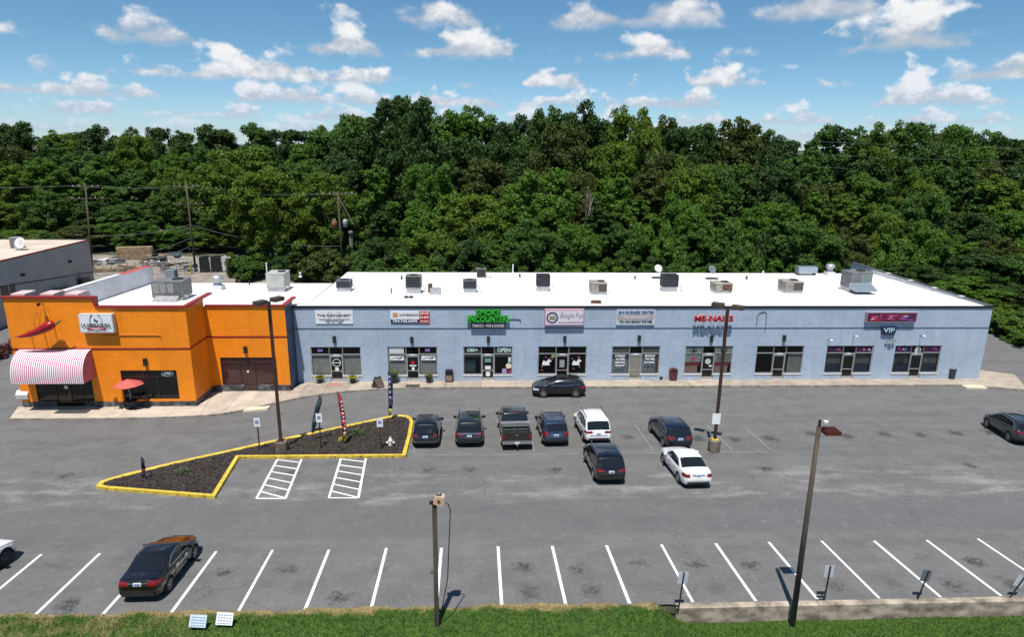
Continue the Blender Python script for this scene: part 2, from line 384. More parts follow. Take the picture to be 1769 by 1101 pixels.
for i in range(len(kl)-1):
    p, q = Vector((*kl[i], 0)), Vector((*kl[i+1], 0)); d = (q-p); n = int(max(1, round(d.length/3.0)))
    for k in range(n):
        a, c = p+d*(k/n), p+d*((k+1)/n); nn = Vector((0, 0.15, 0)); g = d.normalized()*0.006
        b = MB(); zk = max(lot_z(a.y), lot_z(c.y))
        b.prism([((c-g).x, (c-g).y), ((a+g).x, (a+g).y), ((a+g+nn).x, (a+g+nn).y), ((c-g+nn).x, (c-g+nn).y)], 'z', -0.05, max(0.145, zk+.10)); b.build('kerb_stone', M_KERB, side)
for poly in ([(42.4, 53.0), (47.6, 51.65), (49.5, 55.5), (45.6, 57.5), (42.4, 54.5)],): slab(poly, M_CONC)
# pale tactile ramp pads
M_PAD = pm('ramp_pad', (0.72, 0.62, 0.42), 0.8, 0, 0.06, 3.0)
p = onz(443, 706, .16); slab([(p.x-.9, p.y-.45), (p.x+.85, p.y-.05), (p.x+.95, p.y+.55), (p.x-.8, p.y+.25)], M_PAD, 0.158, 'ramp_pad')
p = onz(1686, 668, .16); slab([(p.x-1.0, p.y-.2), (p.x+.8, p.y-.35), (p.x+.8, p.y+.35), (p.x-1.1, p.y+.4)], M_PAD, 0.158, 'ramp_pad')

# ---- planted island with yellow kerb and black mulch
M_YEL = pm('yellow_paint', (0.72, 0.52, 0.06), 0.7, 0, 0.16, 2.5, 0.4, 20)
M_MULCH = pm('black_mulch', (0.030, 0.024, 0.022), 0.95, 0, 0.3, 6.0, 1.0, 30, col2=(0.012, 0.010, 0.010))
isl = [(-15.16, 33.55), (-15.89, 39.15), (-5.25, 39.1), (-5.3, 42.6), (-5.45, 45.6), (-5.85, 46.45), (-6.5, 46.65), (-7.3, 46.2), (-9.8, 44.45), (-12.0, 42.95), (-14.29, 41.42), (-16.8, 39.6), (-19.2, 37.88), (-21.3, 36.1), (-21.95, 35.35), (-21.9, 34.95), (-21.4, 34.75)]
ir = wroot('planted_island', (-12, 40, lot_z(40))); tag(ir, kind='structure')
inn = []
n = len(isl)
for i in range(n):
    p0, p1, p2 = Vector(isl[i-1]), Vector(isl[i]), Vector(isl[(i+1) % n])
    d1, d2 = (p1-p0).normalized(), (p2-p1).normalized()
    n1, n2 = Vector((d1.y, -d1.x)), Vector((d2.y, -d2.x)); bb = (n1+n2); bb = bb/max(.35, bb.length_squared)*2
    inn.append(p1 + bb*0.27)
for i in range(n):
    a, c = Vector(isl[i]), Vector(isl[(i+1) % n]); ai, ci = inn[i], inn[(i+1) % n]
    vs = []
    for (q, zz) in ((a, 0), (a, .13), (a.lerp(ai, .2), .18), (ai, .18), (ai, 0.0)): vs.append((q.x, q.y, lot_z(q.y)+zz))
    for (q, zz) in ((c, 0), (c, .13), (c.lerp(ci, .2), .18), (ci, .18), (ci, 0.0)): vs.append((q.x, q.y, lot_z(q.y)+zz))
    link('kerb_segment', mesh('kerb', vs, [(k, k+1, k+6, k+5) for k in range(4)] + [(0, 5, 9, 4)]), M_YEL, ir)
# mulch bed: triangulated heap with chips
bm = bmesh.new(); vv = [bm.verts.new((p.x, p.y, lot_z(p.y)+.10)) for p in inn]; bm.faces.new(vv)
bmesh.ops.triangulate(bm, faces=bm.faces); 
for _ in range(4): bmesh.ops.subdivide_edges(bm, edges=[e for e in bm.edges if e.calc_length() > .5], cuts=1); bmesh.ops.triangulate(bm, faces=bm.faces)
inn2 = np.array([[p.x, p.y] for p in inn])
for v in bm.verts:
    A_, D_ = inn2, np.roll(inn2, -1, 0)-inn2; P_ = np.array([v.co.x, v.co.y])-A_; tt = np.clip((P_*D_).sum(1)/(D_*D_).sum(1), 0, 1); dd = np.min(np.hypot(*(P_-D_*tt[:, None]).T)); v.co.z += min(.14, .05*dd) + random.uniform(-.03, .03)*(dd > .05)
me = bpy.data.meshes.new('mulch'); bm.to_mesh(me)
mverts = np.array([v.co for v in bm.verts]); mf = [[v.index for v in f.verts] for f in bm.faces]; bm.free()
link('mulch_bed', me, M_MULCH, ir)
# loose bark chips
vs = []; fs = []
areas = []
for f in mf:
    a, b_, c = mverts[f[0]], mverts[f[1]], mverts[f[2]]; areas.append(np.linalg.norm(np.cross(b_-a, c-a))/2)
areas = np.array(areas); pick = rng.choice(len(mf), 9000, p=areas/areas.sum())
for k in pick:
    a, b_, c = (mverts[i] for i in mf[k]); r1, r2 = rng.random(2); r1 = r1**.5
    p = a*(1-r1)+b_*(r1*(1-r2))+c*(r1*r2); th = rng.random()*6.28; l, wd = rng.uniform(.03, .09), rng.uniform(.015, .035)
    u = np.array([math.cos(th)*l, math.sin(th)*l, rng.uniform(-.03, .03)]); v = np.array([-math.sin(th)*wd, math.cos(th)*wd, rng.uniform(-.02, .02)])
    p = p+np.array([0, 0, rng.uniform(.005, .04)]); i0 = len(vs); vs += [p-u-v, p+u-v, p+u+v, p-u+v]; fs.append((i0, i0+1, i0+2, i0+3))
tag(link('mulch_chips', mesh('chips', vs, fs), pm('bark_chip', (0.075, 0.058, 0.046), 0.9, 0, 0.3, 9.0, col2=(0.018, 0.014, 0.012)), ir), kind='stuff')

# ---- verge: grass bank in front, lower on the right behind a low retaining wall
def verge_z(x, y):
    r = min(1, max(0, (x-7.0)/1.4)); r = r*r*(3-2*r)
    zl = 1.90 + 0.05*math.sin(x*1.7)*math.sin(y*2.3) - 0.10*max(0, 22.2-y)
    zr = 1.20 + 0.03*math.sin(x*1.1) - 0.05*max(0, 22.2-y)
    return zl*(1-r) + zr*r
def edge_y(x): return 23.08 + 0.06*math.sin(x*0.9) + 0.06*math.sin(x*2.7+1) + 0.03*math.sin(x*6.1) if x < 8.35 else 22.64
gx = np.arange(-40, 40.01, 0.4); gy = np.linspace(0, 1, 14)
vs = [(x, 12 + (edge_y(x)-12)*(1-(1-t)**2), verge_z(x, 12 + (edge_y(x)-12)*(1-(1-t)**2)) + (0.03 if t < 1 else -0.03)) for x in gx for t in gy]
m = len(gy)
fs = [(i*m+j, (i+1)*m+j, (i+1)*m+j+1, i*m+j+1) for i in range(len(gx)-1) for j in range(m-1)]
def verge_mat():
    mt = bpy.data.materials.new('verge'); mt.use_nodes = True; t = NT(mt.node_tree); b = t.n['Principled BSDF']
    pos = t.add('ShaderNodeNewGeometry').outputs['Position']; s = t.add('ShaderNodeSeparateXYZ', {0: pos})
    n1 = t.noise(pos, 0.8, 5.0, 0.65); n2 = t.noise(pos, 5.0, 4.0, 0.6)
    edge = t.mr(t.m('ADD', s.outputs[1], t.m('MULTIPLY', t.m('SUBTRACT', n1, 0.5), 1.6)), 22.62, 23.02)
    left = t.mr(t.m('ADD', s.outputs[0], t.m('MULTIPLY', n1, 5.0)), -6.0, -13.0, 0, 0.55)
    edge = t.m('MULTIPLY', edge, t.mr(s.outputs[0], 8.5, 7.0))
    dry = t.m('MAXIMUM', edge, t.m('MULTIPLY', left, t.mr(n1, .4, .6)))
    c = t.mix(t.mr(n2, .3, .7), (0.030, 0.064, 0.010), (0.060, 0.115, 0.018)); c = t.mix(dry, c, t.mix(n2, (0.16, 0.12, 0.05), (0.33, 0.26, 0.12)))
    t.l.new(c, b.inputs['Base Color']); b.inputs['Roughness'].default_value = 0.8; b.inputs['Specular IOR Level'].default_value = 0.2
    return mt
M_VERGE = verge_mat()
tag(link('grass_verge', mesh('verge', vs, fs), M_VERGE), kind='structure')
N = 90000
bx = rng.uniform(-30, 30, N); u = rng.random(N)
vs = np.zeros((N, 3, 3)); 
ey = np.array([edge_y(x) for x in bx]); by = ey - 0.02 - u*3.4 + rng.uniform(-.1, .04, N)
bz = np.array([verge_z(x, y) for x, y in zip(bx, by)]) + 0.02
th = rng.uniform(0, 6.283, N); hgt = rng.uniform(.05, .13, N)*(0.6+0.4*np.minimum(1, (ey-by)/.5)); wd = rng.uniform(.010, .022, N)
lean = rng.normal(0, .05, (N, 2))
vs[:, 0] = np.stack([bx-np.cos(th)*wd, by-np.sin(th)*wd, bz], 1); vs[:, 1] = np.stack([bx+np.cos(th)*wd, by+np.sin(th)*wd, bz], 1)
vs[:, 2] = np.stack([bx+lean[:, 0], by+lean[:, 1], bz+hgt], 1)
me = bpy.data.meshes.new('grass'); me.vertices.add(3*N); me.vertices.foreach_set('co', vs.reshape(-1)); me.loops.add(3*N); me.loops.foreach_set('vertex_index', np.arange(3*N))
me.polygons.add(N); me.polygons.foreach_set('loop_start', np.arange(0, 3*N, 3)); me.polygons.foreach_set('loop_total', np.full(N, 3)); me.update()
tag(link('grass', me, M_VERGE), 'short mown grass on the bank in front of the parking lot', 'grass', kind='stuff')
# retaining wall
M_RW = pm('stained_concrete', (0.47, 0.40, 0.31), 0.9, 0, 0.25, 1.2, 0.5, 14, col2=(0.13, 0.105, 0.08), stretch=(1, 1, 1.8))
rw = wroot('retaining_wall', (24, 22.8, 1.2)); tag(rw, 'low stained concrete retaining wall between parking bays and grass bank', 'wall')
x = 7.95
while x < 40:
    L_ = random.choice((3.9, 4.1, 6.0)); b = MB(); zt = lot_z(22.9)+.05
    b.prism([(22.60, 0.9), (22.95, 0.9), (22.92, zt-.02), (22.90, zt), (22.66, zt+random.uniform(-.01, .02)), (22.62, zt-.03)], 'x', x+.008, x+L_-.008)
    b.build('wall_section', M_RW, rw); x += L_
# ================================================================== BUILDINGS
M_BLUE = brick_mat('blue_painted_brick', (0.43, 0.52, 0.635), (0.365, 0.45, 0.56), 0.10)
M_ORANGE = brick_mat('orange_painted_brick', (0.98, 0.285, 0.003), (0.80, 0.21, 0.003), 0.09)
M_ROOF = pm('white_roof_membrane', (0.80, 0.80, 0.79), 0.7, 0, 0.09, 0.6, 0.12, 3.0, stretch=(0.5, 1.4, 1))
M_PARA = pm('white_parapet', (0.66, 0.67, 0.69), 0.7, 0, 0.08, 0.8)
M_BLACK = pm('black_metal', (0.018, 0.019, 0.022), 0.45, 0.2, 0.1, 4.0)
M_DKBLUE = pm('dark_blue_line', (0.06, 0.10, 0.16), 0.6, 0, 0.1, 4.0)
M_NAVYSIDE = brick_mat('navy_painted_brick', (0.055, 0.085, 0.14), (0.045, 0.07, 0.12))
M_RED = pm('red_trim', (0.30, 0.022, 0.018), 0.5, 0, 0.12, 3.0)
M_ALU = pm('aluminium_frame', (0.52, 0.53, 0.53), 0.4, 0.5, 0.06, 3.0)
M_BRONZE = pm('bronze_frame', (0.05, 0.04, 0.035), 0.4, 0.4, 0.1, 3.0)
M_GLASS = glass_mat('shop_glass', through=0.74); M_DARKGLASS = glass_mat('dark_glass', (0.010, 0.010, 0.011), 0.25)
M_SILL = pm('white_sill', (0.72, 0.74, 0.76), 0.6, 0, 0.06, 3.0)
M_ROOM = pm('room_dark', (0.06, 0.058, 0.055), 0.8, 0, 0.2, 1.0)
M_BLIND = pm('blind_slat', (0.68, 0.70, 0.66), 0.6, 0, 0.1, 2.0)
M_STICK = pm('white_vinyl', (0.82, 0.82, 0.82), 0.5, 0, 0.03, 3.0)
YF = 54.46; ZW = 6.93; BX0, BX1 = -16.05, 45.25; YB = 72.5
def wall_holes(x0, x1, z0, z1, y, holes, depth=0.16):
    """front wall quads around rectangular openings, with reveals going back"""
    xs = sorted({x0, x1, *[h[0] for h in holes], *[h[1] for h in holes]}); zs = sorted({z0, z1, *[h[2] for h in holes], *[h[3] for h in holes]})
    b = MB()
    for i in range(len(xs)-1):
        for j in range(len(zs)-1):
            cx, cz = (xs[i]+xs[i+1])/2, (zs[j]+zs[j+1])/2
            if any(h[0] < cx < h[1] and h[2] < cz < h[3] for h in holes): continue
            b.add([(xs[i], y, zs[j]), (xs[i+1], y, zs[j]), (xs[i+1], y, zs[j+1]), (xs[i], y, zs[j+1])], [(0, 1, 2, 3)])
    for (a, c, d, e) in holes:
        q = y+depth
        b.add([(a, y, d), (c, y, d), (c, y, e), (a, y, e), (a, q, d), (c, q, d), (c, q, e), (a, q, e)], [(0, 1, 5, 4), (1, 2, 6, 5), (2, 3, 7, 6), (3, 0, 4, 7)])
    return b
mall = wroot('strip_mall_building', (14.6, 63, 0)); tag(mall, 'long pale blue painted brick strip of nine shops with flat white roof', 'building')
SFX = [-12.68, -6.10, 0.45, 6.99, 13.50, 20.04, 26.46, 32.83, 39.09]
SW, ZT, ZTR, ZS, ZB = 2.15, 3.32, 2.62, 0.72, 0.15
holes = []
for c in SFX: holes += [(c-SW, c-0.57, ZS, ZT), (c-0.57, c+0.57, ZB, ZT), (c+0.57, c+SW, ZS, ZT)]
# the three bays of one shop share an opening: merge by removing the strips between (they touch)
b = wall_holes(BX0, BX1, -0.1, ZW, YF, holes); 
me = b.me('facade', fix=False); fw = link('facade_wall', me, M_BLUE, mall)
MB().box(BX1-.3, BX1, YF+.005, 77, -.1, 6.90).build('side_wall', M_BLUE, mall)
MB().box(-15.1, BX1-.31, YB-.3, YB, -.1, 6.35).build('rear_wall', M_BLUE, mall)
# roof deck falling to the back, with membrane seams raised
rf = MB(); rf.add([(BX0-1, YF+.12, ZW-.08), (BX1-.3, YF+.12, ZW-.08), (BX1-.3, YB+.1, 6.40), (-15.1, YB+.1, 6.40), (-15.1, 64.0, 6.58), (BX0-1, 64.0, 6.58)], [(0, 1, 2, 3, 4, 5)])
roof = rf.build('roof_deck', M_ROOF, mall)
def roof_z(y): return ZW-.08 + (6.40-ZW+.08)*(y-YF-.12)/(YB-YF)
MB().box(-15.1, BX1-.3, YB+.1, YB+.2, 6.0, 6.40).build('gutter', M_PARA, mall)
rng_s = random.Random(3)
for k in range(6):
    x0_ = rng_s.uniform(-12, 40); b = MB(); x1_ = x0_ + rng_s.uniform(-4, 4)
    b.add([(x0_, YB, roof_z(YB)+.01), (x0_+.06, YB, roof_z(YB)+.01), (x1_+.06, 60+k, roof_z(60+k)+.01), (x1_, 60+k, roof_z(60+k)+.01)], [(0, 1, 2, 3)])
    b.build('roof_seam', pm('seam_grey', (0.62, 0.61, 0.58), 0.8), roof)
MB().box(BX0+.0, BX1+.03, YF-.07, YF+.12, ZW-.16, ZW+.02).build('roof_edge_trim', M_BLACK, mall)
MB().box(BX0+.03, BX1, YF-.03, YF+.0, 4.93, 5.0).build('string_course', M_DKBLUE, mall)
# right parapet, level while the roof falls away behind
pr = MB(); pr.add([(BX1-.31, YF+.15, 6.5), (BX1-.31, 76.9, 6.0), (BX1-.31, 76.9, 7.0), (BX1-.31, YF+.15, 6.9)], [(0, 1, 2, 3)]); pr.build('parapet', M_PARA, mall)
MB().box(BX1-.36, BX1+.06, YF+.13, 77.0, 6.92, 7.0).build('parapet_coping', pm('coping_grey', (0.12, 0.12, 0.125), 0.5, 0.3), mall)
for k, y in enumerate((58, 61.8, 65.6, 69.5)): MB().box(BX1-.40, BX1+.08, y, y+.5, 7.003, 7.012).build('coping_joint', M_PARA, mall)

def storefront(c, yf, parent, kind, frame=M_ALU, sw=SW, zs=ZS, zt=ZT, ztr=ZTR, dw=0.57, glass=M_GLASS, door_dark=True):
    y = yf+0.10
    f = MB(); t = .07
    def bar(x0, x1, z0, z1, d=0.0): f.box(x0, x1, y-.04-d, y+.04, z0, z1)
    bar(c-sw, c+sw, zt-t, zt); bar(c-sw, c-sw+t, zs, zt-t); bar(c+sw-t, c+sw, zs, zt-t)
    bar(c-sw+t, c-dw-t/2, ztr-t/2, ztr+t/2, .004); bar(c+dw+t/2, c+sw-t, ztr-t/2, ztr+t/2, .004)
    bar(c-dw+t/2, c+dw-t/2, ztr-.17, ztr+.0, .008)
    bar(c-dw-t/2, c-dw+t/2, .15, zt-t, .012); bar(c+dw-t/2, c+dw+t/2, .15, zt-t, .012)
    bar(c-sw+t, c-dw-t/2, zs, zs+t); bar(c+dw+t/2, c+sw-t, zs, zs+t)
    fr = f.build('storefront_frame', frame, parent)
    for (a, b_) in ((c-sw+t, c-dw-t/2), (c+dw+t/2, c+sw-t)):
        link('pane', mesh('pane', [(a, y, zs+t), (b_, y, zs+t), (b_, y, ztr-t/2), (a, y, ztr-t/2)], [(0, 1, 2, 3)]), glass, fr)
        link('transom_pane', mesh('pane', [(a, y, ztr+t/2), (b_, y, ztr+t/2), (b_, y, zt-t), (a, y, zt-t)], [(0, 1, 2, 3)]), glass, fr)
        MB().box(a-.10, b_+.10, yf-.05, yf+.09, zs-.10, zs).build('window_sill', M_SILL if frame is M_ALU else pm('stone_cap', (0.2, 0.2, 0.21), .8), fr)
    link('transom_pane', mesh('pane', [(c-dw+t/2, y, ztr), (c+dw-t/2, y, ztr), (c+dw-t/2, y, zt-t), (c-dw+t/2, y, zt-t)], [(0, 1, 2, 3)]), glass, fr)
    d = MB(); a, b_ = c-dw+t/2+.01, c+dw-t/2-.01; zd = ztr-.18
    for q in ((a, a+.07, .17, zd), (b_-.07, b_, .17, zd), (a+.07, b_-.07, .17, .40), (a+.07, b_-.07, zd-.09, zd), (a+.07, b_-.07, 1.05, 1.11)): d.box(q[0], q[1], y-.025, y+.025, q[2], q[3])
    d.build('door', frame, fr)
    link('door_glass', mesh('pane', [(a+.07, y+.01, .40), (b_-.07, y+.01, .40), (b_-.07, y+.01, zd-.09), (a+.07, y+.01, zd-.09)], [(0, 1, 2, 3)]), M_DARKGLASS if door_dark else glass, fr)
    MB().tube([(b_-.10, y-.03, .95), (b_-.10, y-.09, .97), (b_-.10, y-.09, 1.3), (b_-.10, y-.03, 1.32)], .014, 6).build('door_handle', M_ALU, fr)
    MB().box(c-dw, c+dw, yf-.25, yf+.05, .10, .168).build('threshold', M_CONC2, fr)
    # the room behind
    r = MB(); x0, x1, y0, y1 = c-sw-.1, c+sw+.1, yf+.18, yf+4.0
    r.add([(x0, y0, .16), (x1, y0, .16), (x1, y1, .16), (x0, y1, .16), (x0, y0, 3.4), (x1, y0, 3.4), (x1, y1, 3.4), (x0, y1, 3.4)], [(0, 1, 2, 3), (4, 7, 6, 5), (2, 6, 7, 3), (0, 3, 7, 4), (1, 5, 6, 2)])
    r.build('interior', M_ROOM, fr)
    L, Rr = (c-sw+.09, c-dw-.06), (c+dw+.06, c+sw-.09)
    if kind == 'blind':
        for a, b_ in (L, Rr):
            bl = MB(); z = zs+.1
            while z < ztr-.08: bl.box(a, b_, y+.10, y+.15, z, z+.055, Matrix.Rotation(R_(25), 3, 'X')); z += .085
            bl.build('blind', M_BLIND, fr)
    if kind == 'vertical':
        a, b_ = Rr; bl = MB(); x = a+.25
        while x < b_: bl.box(x, x+.07, y+.10, y+.13, zs+.05, ztr-.05, Matrix.Rotation(R_(30), 3, 'Z')); x += .105
        bl.build('blind', M_BLIND, fr)
    if kind == 'sheet':
        for a, b_ in (L, Rr): MB().box(a, b_, y+.15, y+.16, zs+.08, ztr-.05).build('window_film', pm('pale_film', (0.40, 0.47, 0.53), .5, 0, .1, 1.5), fr)
    if kind == 'curtain':
        for a, b_ in (L, Rr):
            MB().box(a, b_, y+.15, y+.16, zs+.85, ztr-.05).build('curtain', pm('taupe_curtain', (0.20, 0.19, 0.175), .8, 0, .2, 1.2, stretch=(6, 1, .3)), fr)
            MB().box(a, b_, y+.13, y+.14, zs+.06, zs+.85).build('lower_screen', pm('navy_screen', (0.035, 0.05, 0.10), .5), fr)
    return fr
kinds = ['blind', 'blind', 'plain', 'plain', 'sheet', 'plain', 'vertical', 'curtain', 'curtain']
SF = [storefront(c, YF, mall, k) for c, k in zip(SFX, kinds)]
yq = YF + 0.085
def decal(parent, name, x0, x1, z0, z1, mat, y=yq): return MB().box(x0, x1, y-.004, y, z0, z1).build(name, mat, parent)
def C(name, col, rough=.5): return pm(name, col, rough, 0, .04, 3.0)
GREENW, BLK, REDP, PINK, NAVY = C('pale_green_vinyl', (.55, .80, .68)), C('black_print', (.015, .015, .017)), C('red_print', (.50, .02, .025)), C('pink_print', (.70, .40, .52)), C('navy_print', (.02, .03, .10))
PURP = C('purple_print', (.22, .14, .45)); MAG = C('magenta_print', (.42, .02, .14)); CYAN = C('teal_print', (.10, .30, .42)); YELP = C('yellow_print', (.75, .60, .10)); GRY = C('grey_print', (.30, .31, .32))
# window graphics, shop by shop
f = SF[0]; decal(f, 'sticker', -14.25, -13.8, 2.86, 3.08, PURP)
rg = MB(); rg.lathe([(.36, 0), (.36, -.01), (.31, -.01), (.31, 0)], (-12.68, yq, 1.85), 24, 'y', False); rg.build('round_logo', M_STICK, f); decal(f, 'door_notice', -12.83, -12.52, 1.12, 1.42, M_STICK); decal(f, 'logo_line', -13.0, -12.36, 1.82, 1.88, M_STICK)
f = SF[1]; c = SFX[1]
decal(f, 'banner', c-2.0, c-.75, ZTR+.08, ZT-.1, C('grey_banner', (.62, .68, .68)))
for k in range(8): decal(f, 'banner_dot', c-1.95+.15*k, c-1.86+.15*k, ZTR+.2+.2*(k % 2), ZTR+.28+.2*(k % 2), GRY, yq-.006)
for s in (-1, 1):
    decal(f, 'banner', c+s*1.37-.62, c+s*1.37+.62, 2.05, 2.45, M_STICK); [MB().prism([(c+s*1.37+q-.2, 2.12+w_), (c+s*1.37+q+.2, 2.22+w_), (c+s*1.37+q+.22, 2.27+w_), (c+s*1.37+q-.15, 2.18+w_)], 'y', yq-.012, yq-.006).build('script_stroke', NAVY, f) for q, w_ in ((-.35, .02), (-.1, .1), (.2, .0), (.4, .1), (.25, .14))]
decal(f, 'sticker', c+1.1, c+1.5, 2.85, 3.1, PURP); decal(f, 'door_notice', c-.3, c+.3, 1.5, 1.62, M_STICK); decal(f, 'door_notice', c-.1, c+.14, 1.12, 1.42, M_STICK); decal(f, 'door_emblem', c-.16, c+.16, 1.72, 1.98, REDP)
f = SF[2]; c = SFX[2]
text('CBD+', c-1.35, 2.96, yq-.01, .26, GREENW, f, .95, bold=.01); text('OPEN', c+1.4, 2.95, yq-.01, .36, GREENW, f, 1.15, bold=.012)
for a, b_ in ((c-SW+.07, c-.6), (c+.6, c+SW-.07)): decal(f, 'header_strip', a, b_, 2.66, ZT-.07, C('grey_film', (.10, .115, .12)), yq+.05); decal(f, 'shade', a, b_, 2.36, 2.58, GRY, yq+.05)
decal(f, 'door_emblem', c-.28, c+.28, 1.85, 2.2, C('green_emblem', (.16, .30, .27))); decal(f, 'door_notice', c-.25, c+.25, 1.2, 1.5, M_STICK); decal(f, 'door_notice', c-.17, c+.19, .55, .95, M_STICK)
decal(f, 'poster', c+1.25, c+1.65, .82, 1.25, C('violet_poster', (.40, .30, .55))); decal(f, 'poster', c+1.78, c+2.03, 1.85, 2.3, C('light_poster', (.55, .62, .72))); decal(f, 'poster', c+1.80, c+2.05, .85, 1.1, MAG)
b = MB(); b.lathe([(.26, 0), (.26, .01)], (c+1.83, yq-.01, 1.5), 20, 'y'); b.build('round_poster', C('cream_poster', (.75, .70, .45)), f); decal(f, 'display_case', c-2.0, c-1.1, .85, 2.0, C('case_blue', (.06, .11, .13)), yq+.3)
f = SF[3]; c = SFX[3]
for s in (-1.36, 1.30):
    dog = [(-.42, 0), (-.36, .3), (-.25, .48), (-.18, .36), (.02, .34), (.14, .60), (.22, .52), (.38, .46), (.42, .34), (.22, .30), (.24, .06), (.3, 0)]
    MB().prism([(c+s+p[0], 1.55+p[1]) for p in dog], 'y', yq-.01, yq-.004).build('dog_decal', M_STICK, f)
    for k in range(7):
        px, pz = c+s+random.uniform(-.65, .6), random.choice((1.1, 1.3, 1.9, 2.2))+random.uniform(-.1, .1); decal(f, 'paw_decal', px, px+.13, pz, pz+.11, C('dark_pink', (.36, .12, .18)))
decal(f, 'door_notice', c-.22, c+.22, 1.35, 2.05, GRY); decal(f, 'sticker', c-.95, c-.65, 2.3, 2.5, C('lime', (.25, .45, .08)))
f = SF[4]; c = SFX[4]
for s, ls in ((-1.36, ('INTERNET', 'ACCESS', 'SERVICE', 'COPY')), (1.28, ('SEARCH', 'THE WEB', 'E-MAIL'))):
    for k, l in enumerate(ls): text(l, c+s, 2.38-.30*k, yq-.01, .17, M_STICK, f, random.uniform(.75, 1.0), bold=.008)
decal(f, 'film_strip', c-SW+.07, c-.6, ZTR+.05, ZT-.07, C('grey_green', (.20, .23, .22)), yq+.05); decal(f, 'film_strip', c+.6, c+SW-.07, ZTR+.05, ZT-.07, C('grey_green', (.20, .23, .22)), yq+.05)
decal(f, 'door_blind', c-.44, c+.44, .5, 2.3, C('tan_blind', (.24, .22, .18)), yq+.01); decal(f, 'wood_post', c+1.82, c+2.04, .85, 2.2, C('brown_wood', (.20, .11, .05)), yq+.02)
f = SF[5]; c = SFX[5]
for s in (-1.36, 1.36):
    b = MB(); b.lathe([(.30, 0), (.30, -.006), (.26, -.006), (.26, 0)], (c+s, yq-.004, 2.95), 24, 'y', False); b.build('round_decal', BLK, f)
    MB().prism([(c+s-.2, 2.72), (c+s+.1, 2.72), (c+s+.16, 2.9), (c+s+.05, 3.12), (c+s-.1, 3.16), (c+s-.02, 2.95)], 'y', yq-.012, yq-.006).build('face_decal', BLK, f)
    decal(f, 'window_header', c+s-.75, c+s+.72, 2.68, 3.22, C('pale_film2', (.50, .54, .53)), yq+.02); decal(f, 'window_banner', c+s-.74, c+s+.70, 1.78, 2.5, C('pale_film3', (.46, .49, .52)), yq+.02)
    decal(f, 'lower_poster', c+s-.7, c+s+.45, .82, 1.45, C('salmon_poster', (.50, .30, .26)), yq+.02); decal(f, 'poster_band', c+s-.7, c+s+.6, 1.47, 1.72, C('maroon_band', (.10, .012, .014)), yq+.01)
decal(f, 'flower_decal', c-1.55, c-1.15, 1.95, 2.25, C('rose_print', (.30, .05, .08))); decal(f, 'pattern_decal', c+.8, c+1.95, 1.95, 2.42, C('dark_pattern', (.10, .11, .10)))
b = MB(); b.lathe([(.26, 0), (.26, .008)], (c, yq-.002, 1.85), 24, 'y'); b.build('round_logo', C('grey_logo', (.5, .52, .5)), f); decal(f, 'door_notice', c+.12, c+.38, 1.35, 1.5, M_STICK)
for k, (f, c) in enumerate(((SF[7], SFX[7]), (SF[8], SFX[8]))):
    for s in (-1.36, 1.36):
        decal(f, 'light_show_film', c+s-.73, c+s+.72, ZTR+.06, ZT-.09, C('violet_film', (.07, .02, .12)) if (k+s) < 1 else C('wine_film', (.16, .02, .10)), yq+.03)
        for q in range(5):
            x = c+s+random.uniform(-.6, .5); z = ZTR+random.uniform(.12, .4)
            MB().prism([(x, z), (x+random.uniform(.1, .3), z+random.uniform(-.03, .1)), (x+random.uniform(.05, .2), z+random.uniform(.1, .2))], 'y', yq-.003+.001*q, yq+.001*q).build('light_streak', random.choice((MAG, PURP, CYAN, PINK)), f)
b = MB(); b.lathe([(.30, 0), (.30, .01)], (SFX[8], yq-.05, 2.86), 20, 'y'); b.build('round_logo', C('grey_logo', (.5, .52, .5)), SF[8]); decal(SF[8], 'tv_screen', SFX[8]-1.75, SFX[8]-1.0, 1.75, 2.25, BLK, yq+.01)
for k, (f, c) in enumerate(zip(SF, SFX)):
    decal(f, 'number_plate', c-.24, c+.24, 2.50, 2.62, M_STICK, YF+.04)

# ---- orange restaurant: two blocks stepping forward
Y1, Y2 = 49.1, 52.3
OX0, OX1, OX2 = -35.75, -22.5, -16.07
rest = wroot('restaurant_building', (-27, 57, 0)); tag(rest, 'bright orange painted brick restaurant with red trim at the end of the strip', 'building')
ENT = (-34.55, -30.25, 0.15, 2.75); WIN = (-28.0, -23.75, .72, 3.12); W2 = (-21.65, -17.10, .60, 3.10)
b = wall_holes(OX0, OX1, .55, 8.12, Y1, [ENT[:2]+(.55, 2.75), WIN]); link('front_wall', b.me('w', False), M_ORANGE, rest)
link('front_wall', wall_holes(OX0, -29.0, 8.12, 8.86, Y1, []).me('w', False), M_ORANGE, rest)
D2 = (W2[0]+1.55, W2[0]+2.75)
b = wall_holes(OX1, OX2, .55, 7.45, Y2, [W2[:2]+(.55, 3.10)]); link('front_wall', b.me('w', False), M_ORANGE, rest)
def quad(name, pts, mat, par): return link(name, mesh(name, pts, [(0, 1, 2, 3)]), mat, par)
quad('side_wall', [(OX1, Y1, .55), (OX1, Y2, .55), (OX1, Y2, 8.12), (OX1, Y1, 8.12)], M_ORANGE, rest)
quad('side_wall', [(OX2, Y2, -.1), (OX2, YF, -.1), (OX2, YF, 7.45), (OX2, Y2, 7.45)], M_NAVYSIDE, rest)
quad('side_wall', [(OX0, Y1+.25, -.1), (OX0, Y1, -.1), (OX0, Y1, 8.86), (OX0, Y1+.25, 8.86)], M_ORANGE, rest); quad('side_wall', [(-33.21, 65.6, -.1), (-33.21, Y1+.25, -.1), (-33.21, Y1+.25, 7.0), (-33.21, 65.6, 6.5)], M_ORANGE, rest)
